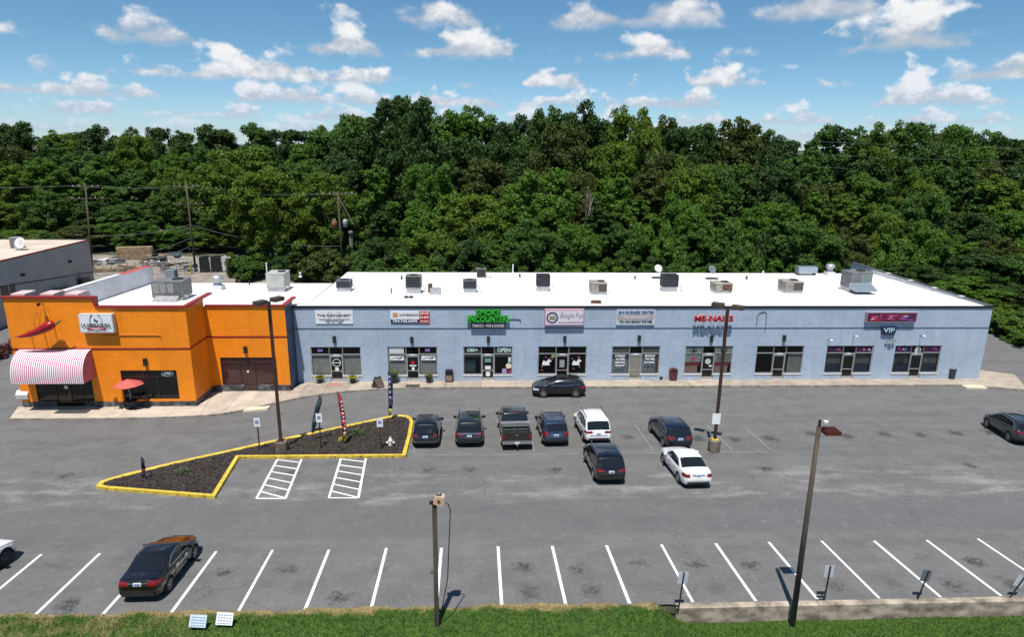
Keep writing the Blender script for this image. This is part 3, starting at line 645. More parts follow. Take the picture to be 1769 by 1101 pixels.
quad('wing_wall_back', [(-29.0, Y1+.25, 7.0), (OX0, Y1+.25, -.1), (OX0, Y1+.25, 8.86), (-29.0, Y1+.25, 8.86)], pm('parapet_back', (.5, .42, .4), .8), rest)
quad('rear_wall', [(-33.2, 65.5, -.1), (-15.2, 65.5, -.1), (-15.2, 65.5, 6.5), (-33.2, 65.5, 6.5)], M_ORANGE, rest)
quad('rear_wall', [(-15.2, 64.0, -.1), (-15.2, 72.4, -.1), (-15.2, 72.4, 6.3), (-15.2, 64.0, 6.5)], M_BLUE, rest)
# red bands, copings
t_ = .05
def band(x0, x1, y, z, par=rest, mat=M_RED, h=.13, name='red_band'): MB().box(x0, x1, y-.035, y, z, z+h).build(name, mat, par)
band(OX0, OX1+.035, Y1, 4.82); band(OX1+.036, OX2+.03, Y2, 4.82)
MB().box(OX1, OX1+.035, Y1, Y2-.036, 4.82, 4.95).build('red_band', M_RED, rest)
MB().box(OX2, OX2+.035, Y2, YF, 4.82, 4.93).build('red_band', M_RED, rest)
cop = lambda x0, x1, y0, y1, z0, z1: MB().box(x0, x1, y0, y1, z0, z1).build('coping', M_RED, rest)
cop(OX0-.12, -28.98, Y1-.12, Y1+.25, 8.86, 9.0); cop(-29.18, -28.98, Y1-.12, Y1+.25, 8.27, 8.859)
cop(-28.979, OX1+.12, Y1-.12, Y1+.25, 8.12, 8.26); cop(OX1-.25, OX1+.12, Y1+.251, Y2+1.6, 8.12, 8.26)
cop(OX1+.12, OX2+.1, Y2-.12, Y2+.12, 7.45, 7.58); cop(OX2-.25, OX2+.1, Y2+.121, YF+.9, 7.45, 7.58)
pk = pm('pink_membrane', (.66, .50, .50), .8, 0, .15, 1.0)
quad('membrane_strip', [(-28.9, Y1+.26, 8.15), (OX1-.26, Y1+.26, 8.15), (OX1-.26, Y1+1.2, 7.6), (-28.9, Y1+1.2, 7.6)], M_ROOF, rest)
# parapet braces behind the tall corner
for x in (-35.3, -33.2, -31.4): MB().prism([(Y1+.26, 9.12), (Y1+1.6, 9.12), (Y1+1.9, 8.6), (Y1+1.9, 7.6), (Y1+.26, 7.6)], 'x', x, x+1.0).build('parapet_brace', pk, rest)
# roof
r = MB(); r.add([(-33.0, Y1+.3, 7.55), (OX1, Y1+.3, 7.55), (OX1, Y2+.12, 7.38), (OX2-.1, Y2+.12, 7.38), (OX2-.1, YF+1.2, 6.86), (-15.1, YF+1.2, 6.86), (-15.1, 65.5, 6.62), (-33.0, 65.5, 6.62), (-33.0, YF+1.2, 7.0)], [(0, 1, 2, 8), (2, 3, 4, 8), (4, 5, 6, 7, 8)])
r.build('roof_deck', pm('roof_membrane_worn', (0.78, 0.775, 0.76), 0.7, 0, 0.10, 0.45, 0.15, 3.0), rest)
pw = MB(); pw.prism([(Y1+.25, 7.0), (65.6, 6.5), (65.6, 8.28), (Y1+.25, 8.8)], 'x', -33.2, -32.85); pw.build('parapet', M_PARA, rest)
pc = MB(); pc.add([(-33.6, 60.5, 8.46), (-32.8, 60.5, 8.46), (-32.8, 65.7, 8.30), (-33.6, 65.7, 8.30)], [(0, 1, 2, 3)]); pc.build('coping', pm('faded_red_coping', (.48, .09, .075), .6), rest)
pc = MB(); pc.add([(-33.6, Y1+.3, 8.82), (-33.1, Y1+.3, 8.82), (-33.1, 60.49, 8.47), (-33.6, 60.49, 8.47)], [(0, 1, 2, 3)]); pc.build('coping', M_PARA, rest)
pc = MB(); pc.add([(-33.099, Y1+.3, 8.82), (-32.84, Y1+.3, 8.80), (-32.84, 60.49, 8.45), (-33.099, 60.49, 8.47)], [(0, 1, 2, 3)]); pc.build('coping_edge', pm('coping_edge_grey', (.22, .2, .2), .6), rest)  # inner edge of the coping in a darker grey
# stacked-stone base, stone by stone
M_STONE = pm('ledge_stone', (0.17, 0.17, 0.175), 0.85, 0, 0.35, 2.5, 0.8, 16, rnd=.45)
stone_meshes = []
for L_ in (.35, .5, .7): stone_meshes.append(MB().box(-L_/2+.004, L_/2-.004, -.05, .06, .004, .136).me('stone')); stone_meshes[-1].materials.append(M_STONE)
def stones(x0, x1, y, z0, z1, axis='x'):
    row = 0; z = z0
    while z < z1-.01:
        x = x0 + (.18 if row % 2 else 0)
        while x < x1-.1:
            k = random.randrange(3); L_ = (.35, .5, .7)[k]
            if x+L_ > x1+.12: k = 0; L_ = .35
            o = bpy.data.objects.new('ledge_stone', stone_meshes[k]); COL.objects.link(o); setpar(o, rest)
            o.location = (x+L_/2, y-random.uniform(0, .03), z) if axis == 'x' else (y+random.uniform(0, .03), x+L_/2, z)
            if axis != 'x': o.rotation_euler = (0, 0, math.pi/2)
            x += L_
        z += .14; row += 1
stones(OX0, ENT[0]-.05, Y1, .0, .55); stones(ENT[1]+.05, OX1, Y1, .12, .55); stones(Y1+.05, Y2, OX1, .12, .55, 'y'); stones(OX1+.05, D2[0], Y2, .12, .58); stones(D2[1], OX2-.1, Y2, .12, .58)
MB().box(OX0, ENT[0], Y1, Y1+.2, -.1, .55).build('base_wall', M_STONE, rest); MB().box(ENT[1], OX1, Y1, Y1+.2, -.1, .55).build('base_wall', M_STONE, rest)
MB().box(OX1-.2, OX1, Y1+.2, Y2+.2, -.1, .55).build('base_wall', M_STONE, rest); MB().box(OX1, D2[0], Y2, Y2+.2, -.1, .60).build('base_wall', M_STONE, rest); MB().box(D2[1], OX2, Y2, Y2+.2, -.1, .60).build('base_wall', M_STONE, rest)
# recessed shopfront of the smaller block
def plain_window(name, x0, x1, z0, z1, yf, mull, tr, par, frame, glass, floor=None):
    y = yf+.10; t = .06; f = MB()
    for q in ((x0, x1, z1-t, z1), (x0, x1, z0, z0+t), (x0, x0+t, z0+t, z1-t), (x1-t, x1, z0+t, z1-t)): f.box(q[0], q[1], y-.04, y+.04, q[2], q[3])
    xs = [x0]+list(mull)+[x1]
    for mx in mull: f.box(mx-t/2, mx+t/2, y-.045, y+.04, z0+t, z1-t)
    f.box(x0+t, x1-t, y-.035, y+.035, tr-t/2, tr+t/2)
    fr = f.build(name, frame, par)
    for a, b_ in zip(xs[:-1], xs[1:]):
        for lo, hi in ((z0, tr), (tr, z1)): quad('pane', [(a+.03, y, lo+.03), (b_-.03, y, lo+.03), (b_-.03, y, hi-.03), (a+.03, y, hi-.03)], glass, fr)
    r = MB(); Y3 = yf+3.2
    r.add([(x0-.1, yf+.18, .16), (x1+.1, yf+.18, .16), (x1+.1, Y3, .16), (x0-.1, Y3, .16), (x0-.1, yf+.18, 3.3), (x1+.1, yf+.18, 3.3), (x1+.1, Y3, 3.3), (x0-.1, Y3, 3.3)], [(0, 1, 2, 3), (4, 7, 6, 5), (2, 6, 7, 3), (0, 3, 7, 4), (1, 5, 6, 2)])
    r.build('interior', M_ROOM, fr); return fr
M_WINE = glass_mat('wine_tinted_glass', (0.055, 0.022, 0.022), 0.12)
fr = plain_window('storefront_frame', W2[0], W2[1], .60, 3.10, Y2, D2, 2.55, rest, M_BRONZE, M_WINE)
MB().box(D2[0]+.03, D2[1]-.03, Y2-.012, Y2+.14, .16, .612).build('door_kick_panel', pm('wine_metal', (.07, .03, .03), .5), fr); decal(fr, 'door_notice', D2[0]+.5, D2[0]+.66, 1.75, 1.92, M_STICK, Y2+.09)
for lo, hi in ((W2[0]+.1, W2[0]+1.4),): MB().prism([(lo, .7), (hi, .7), (hi, 1.5), (lo+.7, 1.75), (lo, 1.7)], 'y', Y2+.5, Y2+.52).build('brown_paper', pm('brown_paper', (.30, .12, .07), .8, 0, .2, 2.0), fr)
MB().prism([(D2[1]+.2, 1.0), (W2[1]-.15, 1.0), (W2[1]-.15, 1.35), (D2[1]+1.0, 1.6)], 'y', Y2+.5, Y2+.52).build('brown_paper', pm('brown_paper', (.30, .12, .07)), fr)
fr = plain_window('restaurant_window', WIN[0], WIN[1], WIN[2], WIN[3], Y1, (-26.3, -25.3), 2.55, rest, M_BRONZE, M_DARKGLASS)
b = MB(); b.lathe([(.46, 0), (.46, .02), (.42, .02), (.42, 0)], (0, 0, 0), 28, 'y', False); me = b.me('ring')
for v in me.vertices: v.co.z *= .48
link('neon_ring', me, C('neon_tube', (.55, .72, .80)), fr, (-24.5, Y1+.05, 2.82)); text('OPEN', -24.5, 2.82, Y1+.05, .2, C('neon_tube', (.55, .72, .80)), fr, .55, shear=.2)
MB().box(-28, -23.7, Y1+.55, Y1+.56, 2.62, 3.08).build('window_streamer', pm('dark_red_cloth', (.16, .02, .025), .7, 0, .4, 1.2), fr); MB().box(-27.4, -26.8, Y1+.4, Y1+.42, .8, 1.7).build('menu_board', C('cream_board', (.45, .42, .34)), fr)
# entrance with doors
fr = plain_window('entrance_frame', ENT[0], ENT[1], .16, 2.75, Y1, (-33.1, -32.0, -31.1), 2.35, rest, M_BRONZE, M_DARKGLASS)
decal(fr, 'door_notice', -32.45, -32.2, 1.6, 1.85, M_STICK, Y1+.08); MB().tube([(-32.1, Y1+.04, .95), (-32.1, Y1-.02, 1.0), (-32.1, Y1-.02, 1.3), (-32.1, Y1+.04, 1.35)], .014, 6).build('door_handle', M_ALU, fr)
for q in ((ENT[0], -33.12), (-31.08, ENT[1])): MB().box(q[0], q[1], Y1+.0, Y1+.05, .16, .62).build('base_panel', M_STONE, fr)

# ---- grey warehouse across the side drive
GX = -53.5
M_GREY = brick_mat('grey_painted_block', (0.52, 0.49, 0.455), (0.46, 0.43, 0.40), 0.05)
gw = wroot('warehouse_building', (-72, 65, 0)); tag(gw, 'low grey block warehouse with tan flat roof and red edge', 'building')
quad('side_wall', [(GX, 36, -.1), (GX, 91, -.1), (GX, 91, 7.3), (GX, 36, 7.3)], M_GREY, gw)
quad('rear_wall', [(GX, 91, -.1), (-95, 91, -.1), (-95, 91, 7.3), (GX, 91, 7.3)], M_GREY, gw)
quad('roof_deck', [(-95, 36, 7.2), (GX, 36, 7.2), (GX, 91, 7.2), (-95, 91, 7.2)], pm('tan_roof', (.62, .52, .42), .9, 0, .14, .3), gw)
MB().box(GX-.12, GX+.06, 36, 91.05, 7.18, 7.32).build('roof_edge_trim', M_RED, gw)
MB().tube([(GX+.05, 58, 6.0), (GX+.05, 74, 4.45), (GX+.05, 91, 2.85)], .05, 6).build('conduit', M_BLACK, gw)
for k, y in enumerate((66.5, 70.0, 73.5)):
    wv = MB().box(GX+.01, GX+.06, y, y+2.2, 1.0, 4.4).build('window', pm('dark_window', (.03, .04, .05), .1), gw)
    MB().box(GX+.061, GX+.09, y+1.05, y+1.15, 1.0, 4.4).build('mullion', M_ALU, wv)
for y in (77, 86): MB().box(GX, GX+.35, y, y+.25, 5.0, 5.3).build('wall_light', M_BLACK, gw)
# ================================================================== SIGNS ON THE FACADES
def FX(px, py, Y=YF): p = ony(px, py, Y); return p.x, p.z
def sign_board(name, px0, py0, px1, py1, label, mat, depth=.08, gap=.0, Y=YF, edge=None):
    x0, z1 = FX(px0, py0, Y); x1, z0 = FX(px1, py1, Y); root = wroot(name, ((x0+x1)/2, Y, z0)); tag(root, label, 'sign')
    MB().box(x0, x1, Y-gap-depth, Y-gap-.005, z0, z1).build('panel', edge or mat, root)
    if edge: MB().box(x0+.07, x1-.07, Y-gap-depth-.01, Y-gap-depth-.002, z0+.07, z1-.07).build('face', mat, root)
    if gap: MB().box(x0+.3, x0+.4, Y-gap-.006, Y, z0+.2, z1-.2).box(x1-.4, x1-.3, Y-gap-.006, Y, z0+.2, z1-.2).build('bracket', M_BLACK, root)
    return root, x0, x1, z0, z1, Y-gap-depth-.014
wht = C('sign_white', (.78, .79, .80)); INK = C('sign_ink', (.04, .045, .06))
r, a, b_, z0, z1, y = sign_board('furniture_shop_sign', 544.5, 536.5, 610.5, 559.5, 'white board with spaced black lettering above the shop with two yellow planters', wht, .06)
cx = (a+b_)/2
for s in (-.36, .42): 
    ch = MB(); ch.box(cx+s-.13, cx+s-.07, y-.002, y+.004, z0+.42, z1-.08).box(cx+s+.07, cx+s+.13, y-.002, y+.004, z0+.42, z1-.08).box(cx+s-.07, cx+s+.07, y-.002, y+.004, z1-.42, z1-.34); ch.build('chair_motif', C('pale_ink', (.40, .41, .43)), r)
text('The Furnishery'.upper(), cx, z0+.74, y-.004, .20, INK, r, (b_-a)*.90); text('TRANSITIONAL HOME FURNISHINGS', cx, z0+.40, y-.004, .075, INK, r, (b_-a)*.82); text('THEFURNISHERY.COM', cx, z0+.26, y-.004, .07, INK, r, (b_-a)*.52); text('704 - 761 - 8808', cx, z0+.12, y-.004, .07, INK, r, (b_-a)*.42)
r, a, b_, z0, z1, y = sign_board('bargain_store_sign', 674.5, 537.5, 742.5, 558.5, 'white, navy and red banner with a phone number above the bargain shop', wht, .05)
xs_ = a+(b_-a)*.735; zm = z0+(z1-z0)*.33
MB().box(a, xs_-.002, y-.004, y+.006, z0, zm).build('navy_strip', NAVY, r); MB().box(xs_, b_, y-.006, y+.006, z0, z1).build('red_panel', REDP, r)
text('HUNT4BARGAINS', a+(xs_-a)*.64, z0+.74, y-.006, .16, INK, r, (xs_-a)*.66); text('704.765.6595', (a+xs_)/2, z0+.19, y-.010, .22, M_STICK, r, (xs_-a)*.86, bold=.008)
for l, zz, hh in (('SAVE', .88, .20), ('50-80%', .52, .17), ('OFF RETAIL', .17, .10)): text(l, (xs_+b_)/2, z0+zz, y-.012, hh, M_STICK, r, (b_-xs_)*.84, bold=.006)
MB().prism([(a+.2, z0+.55), (a+.6, z0+.55), (a+.62, z0+.85), (a+.5, z0+.98), (a+.4, z0+.88), (a+.3, z0+.98), (a+.18, z0+.85)], 'y', y-.004, y+.004).build('bag_motif', C('faded_orange', (.55, .30, .20)), r)
# smoke shop channel letters
x0, z1 = FX(809, 533.5); x1, z0 = FX(877, 568.5); r = wroot('smoke_shop_sign', ((x0+x1)/2, YF, z0)); tag(r, 'bright green channel letter sign with a black tobacco lightbox below', 'sign')
GRN = C('bright_green_face', (.03, .45, .03)); DGRN = C('dark_green_return', (.02, .11, .02)); cx = (x0+x1)/2
zl = lambda py: FX(840, py)[1]
MB().box(cx-1.02, cx+1.05, YF-.12, YF-.01, zl(544.5), zl(534.5)).build('letter_backing', DGRN, r); MB().box(x0+.05, x1-.05, YF-.13, YF-.012, zl(556.8), zl(545)).build('letter_backing', DGRN, r)
text('SMOKE', cx+.02, zl(539.5), YF-.20, .46, GRN, r, 2.0, .06, bold=.012); text('ENCOUNTERS', cx, zl(551), YF-.21, .54, GRN, r, 3.65, .06, bold=.012)
MB().box(cx-1.5, cx+1.5, YF-.26, YF-.02, zl(566), zl(558.2)).build('lightbox', BLK, r); text('TOBACCO - VAPE & GOODIES', cx, zl(562), YF-.272, .25, M_STICK, r, 2.75, .004)
MB().tube([(x1, YF-.04, zl(552)), (x1+.5, YF-.04, zl(551)), (x1+1.1, YF-.04, zl(552)), (x1+1.12, YF-.04, zl(556))], .035, 6).build('feed_conduit', M_DKBLUE, r)
# pet salon
r, a, b_, z0, z1, y = sign_board('pet_salon_sign', 941, 534.0, 1007.5, 561, 'pink framed lightbox sign of the dog grooming salon', C('blush_white', (.72, .66, .72)), .30, Y=YF, edge=C('pink_frame', (.55, .22, .36)))
MB().box(a-.01, b_+.01, YF-.31, YF-.01, z1+.004, z1+.02).build('top_cap', C('pale_pink', (.75, .48, .58)), r)
b = MB(); cxl = a+(b_-a)*.19; czl = (z0+z1)/2; b.lathe([(.50, 0), (.50, -.012), (.38, -.012), (.38, 0)], (cxl, y-.002, czl), 28, 'y', False); b.build('round_emblem', INK, r)
for k, cc in enumerate((C('rust', (.35, .14, .08)), C('sea_green', (.12, .38, .28)), C('rust', (.35, .14, .08)), C('sage', (.3, .4, .35)))):
    xx = cxl-.24+.14*k; MB().prism([(xx, czl-.22+.05*(k % 2)), (xx+.16, czl-.2), (xx+.14, czl+.12), (xx+.07, czl+.24), (xx+.02, czl+.1)], 'y', y-.004-.001*k, y+.002).build('dog_motif', cc, r)
text('Bougie Pup', a+(b_-a)*.67, z0+.88, y-.006, .46, INK, r, (b_-a)*.58, .004, shear=.35, bold=-.012); text('SALON & GROOMING', a+(b_-a)*.665, z0+.26, y-.006, .12, INK, r, (b_-a)*.60, .004)
# business centre
r, a, b_, z0, z1, y = sign_board('business_centre_sign', 1065, 535.5, 1130, 561, 'pale grey sign board with slanted navy lettering over three lines', C('pale_sign', (.55, .59, .60)), .10, .02)
text('J&W BUSINESS CENTER', (a+b_)/2, z0+1.10, y-.004, .27, C('sign_navy', (.04, .10, .25)), r, (b_-a)*.93, .004, shear=.18, bold=.01)
pill = [(math.cos(t*math.pi/8)*.2*(1) + (1.42 if t <= 4 or t > 12 else -1.42), math.sin(t*math.pi/8)*.2) for t in range(-4, 5)] + [(-math.cos(t*math.pi/8)*.2-1.42, -math.sin(t*math.pi/8)*.2) for t in range(-4, 5)]
MB().prism([((a+b_)/2+p[0], z0+.70+p[1]) for p in pill], 'y', y-.004, y+.004).build('pill_panel', C('mauve_grey', (.42, .36, .36)), r)
for k in range(14): MB().box((a+b_)/2-1.05+.15*k, (a+b_)/2-.95+.15*k, y-.008, y-.0045, z0+.62, z0+.74+.05*(k % 3)).build('worn_letter', C('pale_sign2', (.62, .60, .58)), r)
text('YOU CAN SEARCH THE WEB', (a+b_)/2, z0+.28, y-.004, .2, INK, r, (b_-a)*.86, .004, shear=.12, bold=.012)
# nail salon
x0, z1 = FX(1196, 543.5); x1, z0 = FX(1263, 554.5); r = wroot('nail_salon_sign', ((x0+x1)/2, YF, z0)); tag(r, 'red raised letters standing off the blue wall and casting long shadows', 'sign')
o = text('ME-NAILS', (x0+x1)/2, (z0+z1)/2, YF-.50, z1-z0-.05, C('deep_red_face', (.36, .006, .012)), r, x1-x0-.1, .05, bold=.02); o = text('ME-NAILS', (x0+x1)/2+.02, (z0+z1)/2+.04, YF-.42, z1-z0-.02, C('pink_return', (.72, .42, .45)), r, x1-x0, .04, bold=.03, name='letter_edge')
b = MB()
for k in range(5): xk = x0+.3+(x1-x0-.6)*k/4; b.tube([(xk, YF, (z0+z1)/2), (xk, YF-.42, (z0+z1)/2)], .02, 6)
b.build('stand_off', M_BLACK, r)
# loose wire arch left by a removed sign
b = MB(); pts = [FX(*p) for p in ((1307, 563), (1308, 546), (1312, 541), (1321, 538), (1324, 542), (1323, 560), (1321, 574))]
b.tube([(p[0], YF-.04, p[1]) for p in pts], .025, 6); tag(b.build('loose_cable', M_DKBLUE), 'loop of loose cable left on the wall above the shop with vertical blinds', 'cable')
# lounge banner and letters
r, a, b_, z0, z1, y = sign_board('lounge_sign', 1495.5, 538.5, 1579, 555.5, 'long dark magenta party lounge sign with streaks of light', C('wine_print', (.10, .008, .04)), .28, .02, edge=C('sign_edge_grey', (.3, .28, .3)))
for k in range(60):
    x = random.uniform(a+.15, b_-.6); z = random.uniform(z0+.12, z1-.3); dx = random.uniform(.08, .5); dz = random.uniform(.03, .2)
    fr_ = (x-a)/(b_-a); cc = random.choice((REDP, MAG, PINK) if fr_ < .4 else (MAG, C('hot_pink', (.6, .05, .25)), PINK) if fr_ < .65 else (PURP, C('violet', (.25, .08, .5)), PINK, NAVY))
    MB().prism([(x, z), (x+dx*.6, z+dz*.2), (x+dx, z+dz), (x+dx*.3, z+dz*.7)], 'y', y-.003-.0002*k, y+.004).build('light_streak', cc, r)
x0, z1 = FX(1522, 564.5); x1, z0 = FX(1545.5, 578.5); r = wroot('small_letter_sign', ((x0+x1)/2, YF, z0)); tag(r, 'small dark sign with pale blue outlined letters between two shops', 'sign')
MB().prism([(x0, z1), (x1, z1), (x1-.08, z0+.1), (x1-.3, z0), (x0+.3, z0), (x0+.08, z0+.1)], 'y', YF-.16, YF-.01).build('panel', C('dark_navy_panel', (.015, .03, .06)), r); text('VIP', (x0+x1)/2, (z0+z1)/2+.05, YF-.18, .42, C('ice_blue', (.45, .68, .78)), r, 1.0, .02)
x0, z1 = FX(1528, 585.5); x1, z0 = FX(1544.5, 592); r = wroot('metal_letters_sign', ((x0+x1)/2, YF, z0)); tag(r, 'three silver metal letters on the wall below the small dark sign', 'sign')
text('TOP', (x0+x1)/2, (z0+z1)/2, YF-.22, .36, pm('bright_metal', (.8, .8, .8), .25, .8), r, .9, .05)
# restaurant sign and chilli pepper
x0, z1 = FX(134.5, 543.5, Y1-.4); x1, z0 = FX(198, 575, Y1-.4); r = wroot('restaurant_sign', ((x0+x1)/2, Y1, z0)); tag(r, 'white lightbox sign with horseshoe on the orange restaurant wall', 'sign')
MB().box(x0, x1, Y1-.42, Y1-.01, z0, z1).build('lightbox', C('sign_alu', (.55, .53, .48)), r); MB().box(x0+.07, x1-.07, Y1-.43, Y1-.421, z0+.07, z1-.07).build('face', C('sign_face', (.76, .79, .84)), r)
cx, cz = (x0+x1)/2, (z0+z1)/2; y = Y1-.434
hs = [(cx+.55*math.cos(t)*(.8), cz+.15+.62*math.sin(t)) for t in np.linspace(R_(120), R_(420), 25)]
b = MB(); b.tube([(p[0], y, p[1]) for p in hs], .045, 6); b.build('horseshoe', INK, r)
b = MB(); b.tube([(p[0], y-.02, p[1]) for p in hs[1:-1]], .035, 6); b.build('horseshoe_inlay', C('pale_inlay', (.6, .6, .6)), r)
MB().prism([(cx-.12, cz+.35), (cx-.02, cz+.42), (cx+.0, cz+.28), (cx+.12, cz+.22), (cx+.2, cz+.32), (cx+.14, cz+.12), (cx+.05, cz+.02), (cx-.02, cz+.16), (cx-.14, cz+.2)], 'y', y-.004, y+.002).build('horse_motif', INK, r)
text('LA HERRADURA', cx, cz-.12, y-.07, .26, INK, r, 2.15, .003, bold=.012)
MB().prism([(cx-.75, cz-.5), (cx-.6, cz-.42), (cx-.75, cz-.3), (cx, cz-.24), (cx+.75, cz-.3), (cx+.6, cz-.42), (cx+.75, cz-.5), (cx, cz-.44)], 'y', y-.038, y-.03).build('ribbon', REDP, r); MB().box(cx-.5, cx+.5, y-.041, y-.0385, cz-.37, cz-.33).build('ribbon_line', M_STICK, r)
pts = [(-34.8, 6.10), (-34.35, 6.12), (-33.75, 6.25), (-33.15, 6.47), (-32.65, 6.70), (-32.25, 6.92), (-31.9, 7.05), (-31.73, 7.06)]
rad = [.02, .10, .19, .26, .32, .36, .30, .12]
r = wroot('chilli_pepper_sign', (-33.3, Y1, 6.1)); tag(r, 'giant red chilli pepper ornament fixed to the orange wall', 'sign'); seg = 14; vs = []; fs = []
for i, ((x, z), q) in enumerate(zip(pts, rad)):
    d = Vector((pts[min(i+1, 7)][0]-pts[max(i-1, 0)][0], 0, pts[min(i+1, 7)][1]-pts[max(i-1, 0)][1])).normalized(); up = Vector((-d.z, 0, d.x))
    for k in range(seg): th = k*2*math.pi/seg; vs.append(Vector((x, Y1-.85, z)) + up*(q*math.cos(th)) + Vector((0, 1, 0))*(q*math.sin(th)))
fs = [(i*seg+k, i*seg+(k+1) % seg, (i+1)*seg+(k+1) % seg, (i+1)*seg+k) for i in range(7) for k in range(seg)] + [tuple(range(seg)), tuple(7*seg+k for k in range(seg))]
link('pepper', mesh('pepper', vs, fs), pm('chilli_red', (.33, .008, .012), .3, 0, .1, 2), r, smooth=True)
MB().tube([(-31.8, Y1-.85, 7.06), (-31.6, Y1-.85, 7.1), (-31.35, Y1-.85, 7.3), (-31.2, Y1-.85, 7.42)], .10, 8, .035).build('stalk', C('stalk_green', (.06, .14, .03)), r, True)
b = MB()
for x, z in ((-34.2, 6.2), (-33.2, 6.6), (-32.4, 6.95)): b.tube([(x, Y1, z+.1), (x, Y1-.7, z+.05)], .03, 6)
b.build('bracket', M_BLACK, r); b = MB()
for x, z in ((-33.3, 6.9), (-32.9, 7.1), (-32.5, 7.2)): b.tube([(x, Y1-.8, z-.2), (x-.05, Y1-.4, z+.6), (x-.1, Y1-.02, z+.9)], .01, 5)
b.build('guy_wire', M_BLACK, r)
MB().tube([(-28.9, Y1-.05, 5.98), (-24.9, Y1-.05, 5.98), (-24.6, Y1-.05, 5.95), (-24.6, Y1-.05, 5.75)], .035, 6).build('sign_conduit', C('orange_conduit', (.55, .17, .01)), rest)
# striped barrel awning over the entrance
def stripe_mat():
    mt = bpy.data.materials.new('striped_canvas'); mt.use_nodes = True; t = NT(mt.node_tree); b = t.n['Principled BSDF']
    s = t.add('ShaderNodeSeparateXYZ', {0: t.add('ShaderNodeNewGeometry').outputs['Position']})
    fx = t.m('FRACT', t.m('DIVIDE', t.m('ADD', s.outputs[0], 60.0), 0.152)); f = t.m('LESS_THAN', fx, 0.5)
    t.l.new(t.mix(f, (0.72, 0.70, 0.71), (0.44, 0.12, 0.21)), b.inputs['Base Color']); b.inputs['Roughness'].default_value = 0.75
    return mt
aw = wroot('entrance_awning', (-32.9, Y1, 2.65)); tag(aw, 'pink and white striped barrel awning over the restaurant entrance', 'awning')
ax0, ax1, za, zb_, pj = -35.15, -29.9, 2.62, 4.86, 1.55
arc = [(Y1-.02-pj*math.cos(t)*1.0, za+.35+(zb_-za-.35)*math.sin(t)) for t in np.linspace(0, math.pi/2, 13)]; arc = [(arc[0][0], za)] + arc
b = MB(); n = len(arc); b.add([(x, p[0], p[1]) for x in (ax0, ax1) for p in arc], [(i, i+1, n+i+1, n+i) for i in range(n-1)])
link('canopy', b.me('canopy'), stripe_mat(), aw, smooth=True)
M_PINKC = pm('pink_canvas', (0.50, 0.16, 0.22), 0.75, 0, 0.06, 2.0)
for x in (ax0+.01, ax1-.01):
    link('side_panel', mesh('side', [(x, p[0], p[1]) for p in arc] + [(x, Y1-.02, za)], [tuple(range(n+1))]), M_PINKC, aw)
b = MB(); b.tube([(ax0+.03, arc[0][0]+.03, za+.02), (ax1-.03, arc[0][0]+.03, za+.02)], .02, 6)
for x in (ax0+.05, -32.9, ax1-.05): b.tube([(x, Y1-.05, za+.03), (x, arc[0][0]+.04, za+.03)], .018, 6)
b.build('frame', M_ALU, aw)

# ---- wall lamps
def wall_lamp(px, py, Y, label, grp=None, s=1.0):
    x, z = FX(px, py, Y); r = wroot('wall_lamp', (x, Y, z-.25)); tag(r, label, 'lamp', grp)
    MB().box(x-.13*s, x+.13*s, Y-.2, Y, z-.26*s, z+.26*s).build('housing', M_BLACK, r); MB().box(x-.12*s, x+.12*s, Y-.25, Y-.221, z-.2*s, z-.02*s).build('lens', C('lamp_lens', (.04, .04, .045), .2), r); MB().box(x-.10, x+.10, Y-.3, Y-.1, z-.27*s, z-.245*s).build('hood', M_BLACK, r)
for k, (px, py) in enumerate(((578, 586), (711.5, 587), (843.5, 586), (975.5, 585.5), (1104, 584.5), (1228.5, 585), (1354, 584))): wall_lamp(px, py, YF, 'black box lamp above the door of the ' + ('furniture shop', 'bargain shop', 'smoke shop', 'pet salon', 'business centre', 'nail salon', 'shop with vertical blinds')[k], 'box lamps above the shop doors')
wall_lamp(424.5, 604, Y2, 'dark box lamp above the wine-tinted shopfront on the orange wall'); wall_lamp(252, 625, Y1, 'dark box lamp above the restaurant window')
def spot(px, py, Y, label, grp):
    x, z = FX(px, py, Y); r = wroot('security_light', (x, Y, z)); tag(r, label, 'light', grp)
    MB().tube([(x, Y, z), (x, Y-.45, z+.06)], .03, 6).build('arm', M_BLACK, r); MB().lathe([(.05, -.12), (.12, .0), (.13, .1), (.04, .14)], (x, Y-.5, z+.05), 10).build('head', M_STICK if grp else M_BLACK, r)
for px, py in ((1431, 588), (1474, 581), (1590, 580.5), (1249, 580)): spot(px, py, YF, 'small white security light on an arm of the blue wall', 'security lights on the blue wall')
spot(74, 525, Y1, 'black gooseneck barn light near the top of the orange wall', None)
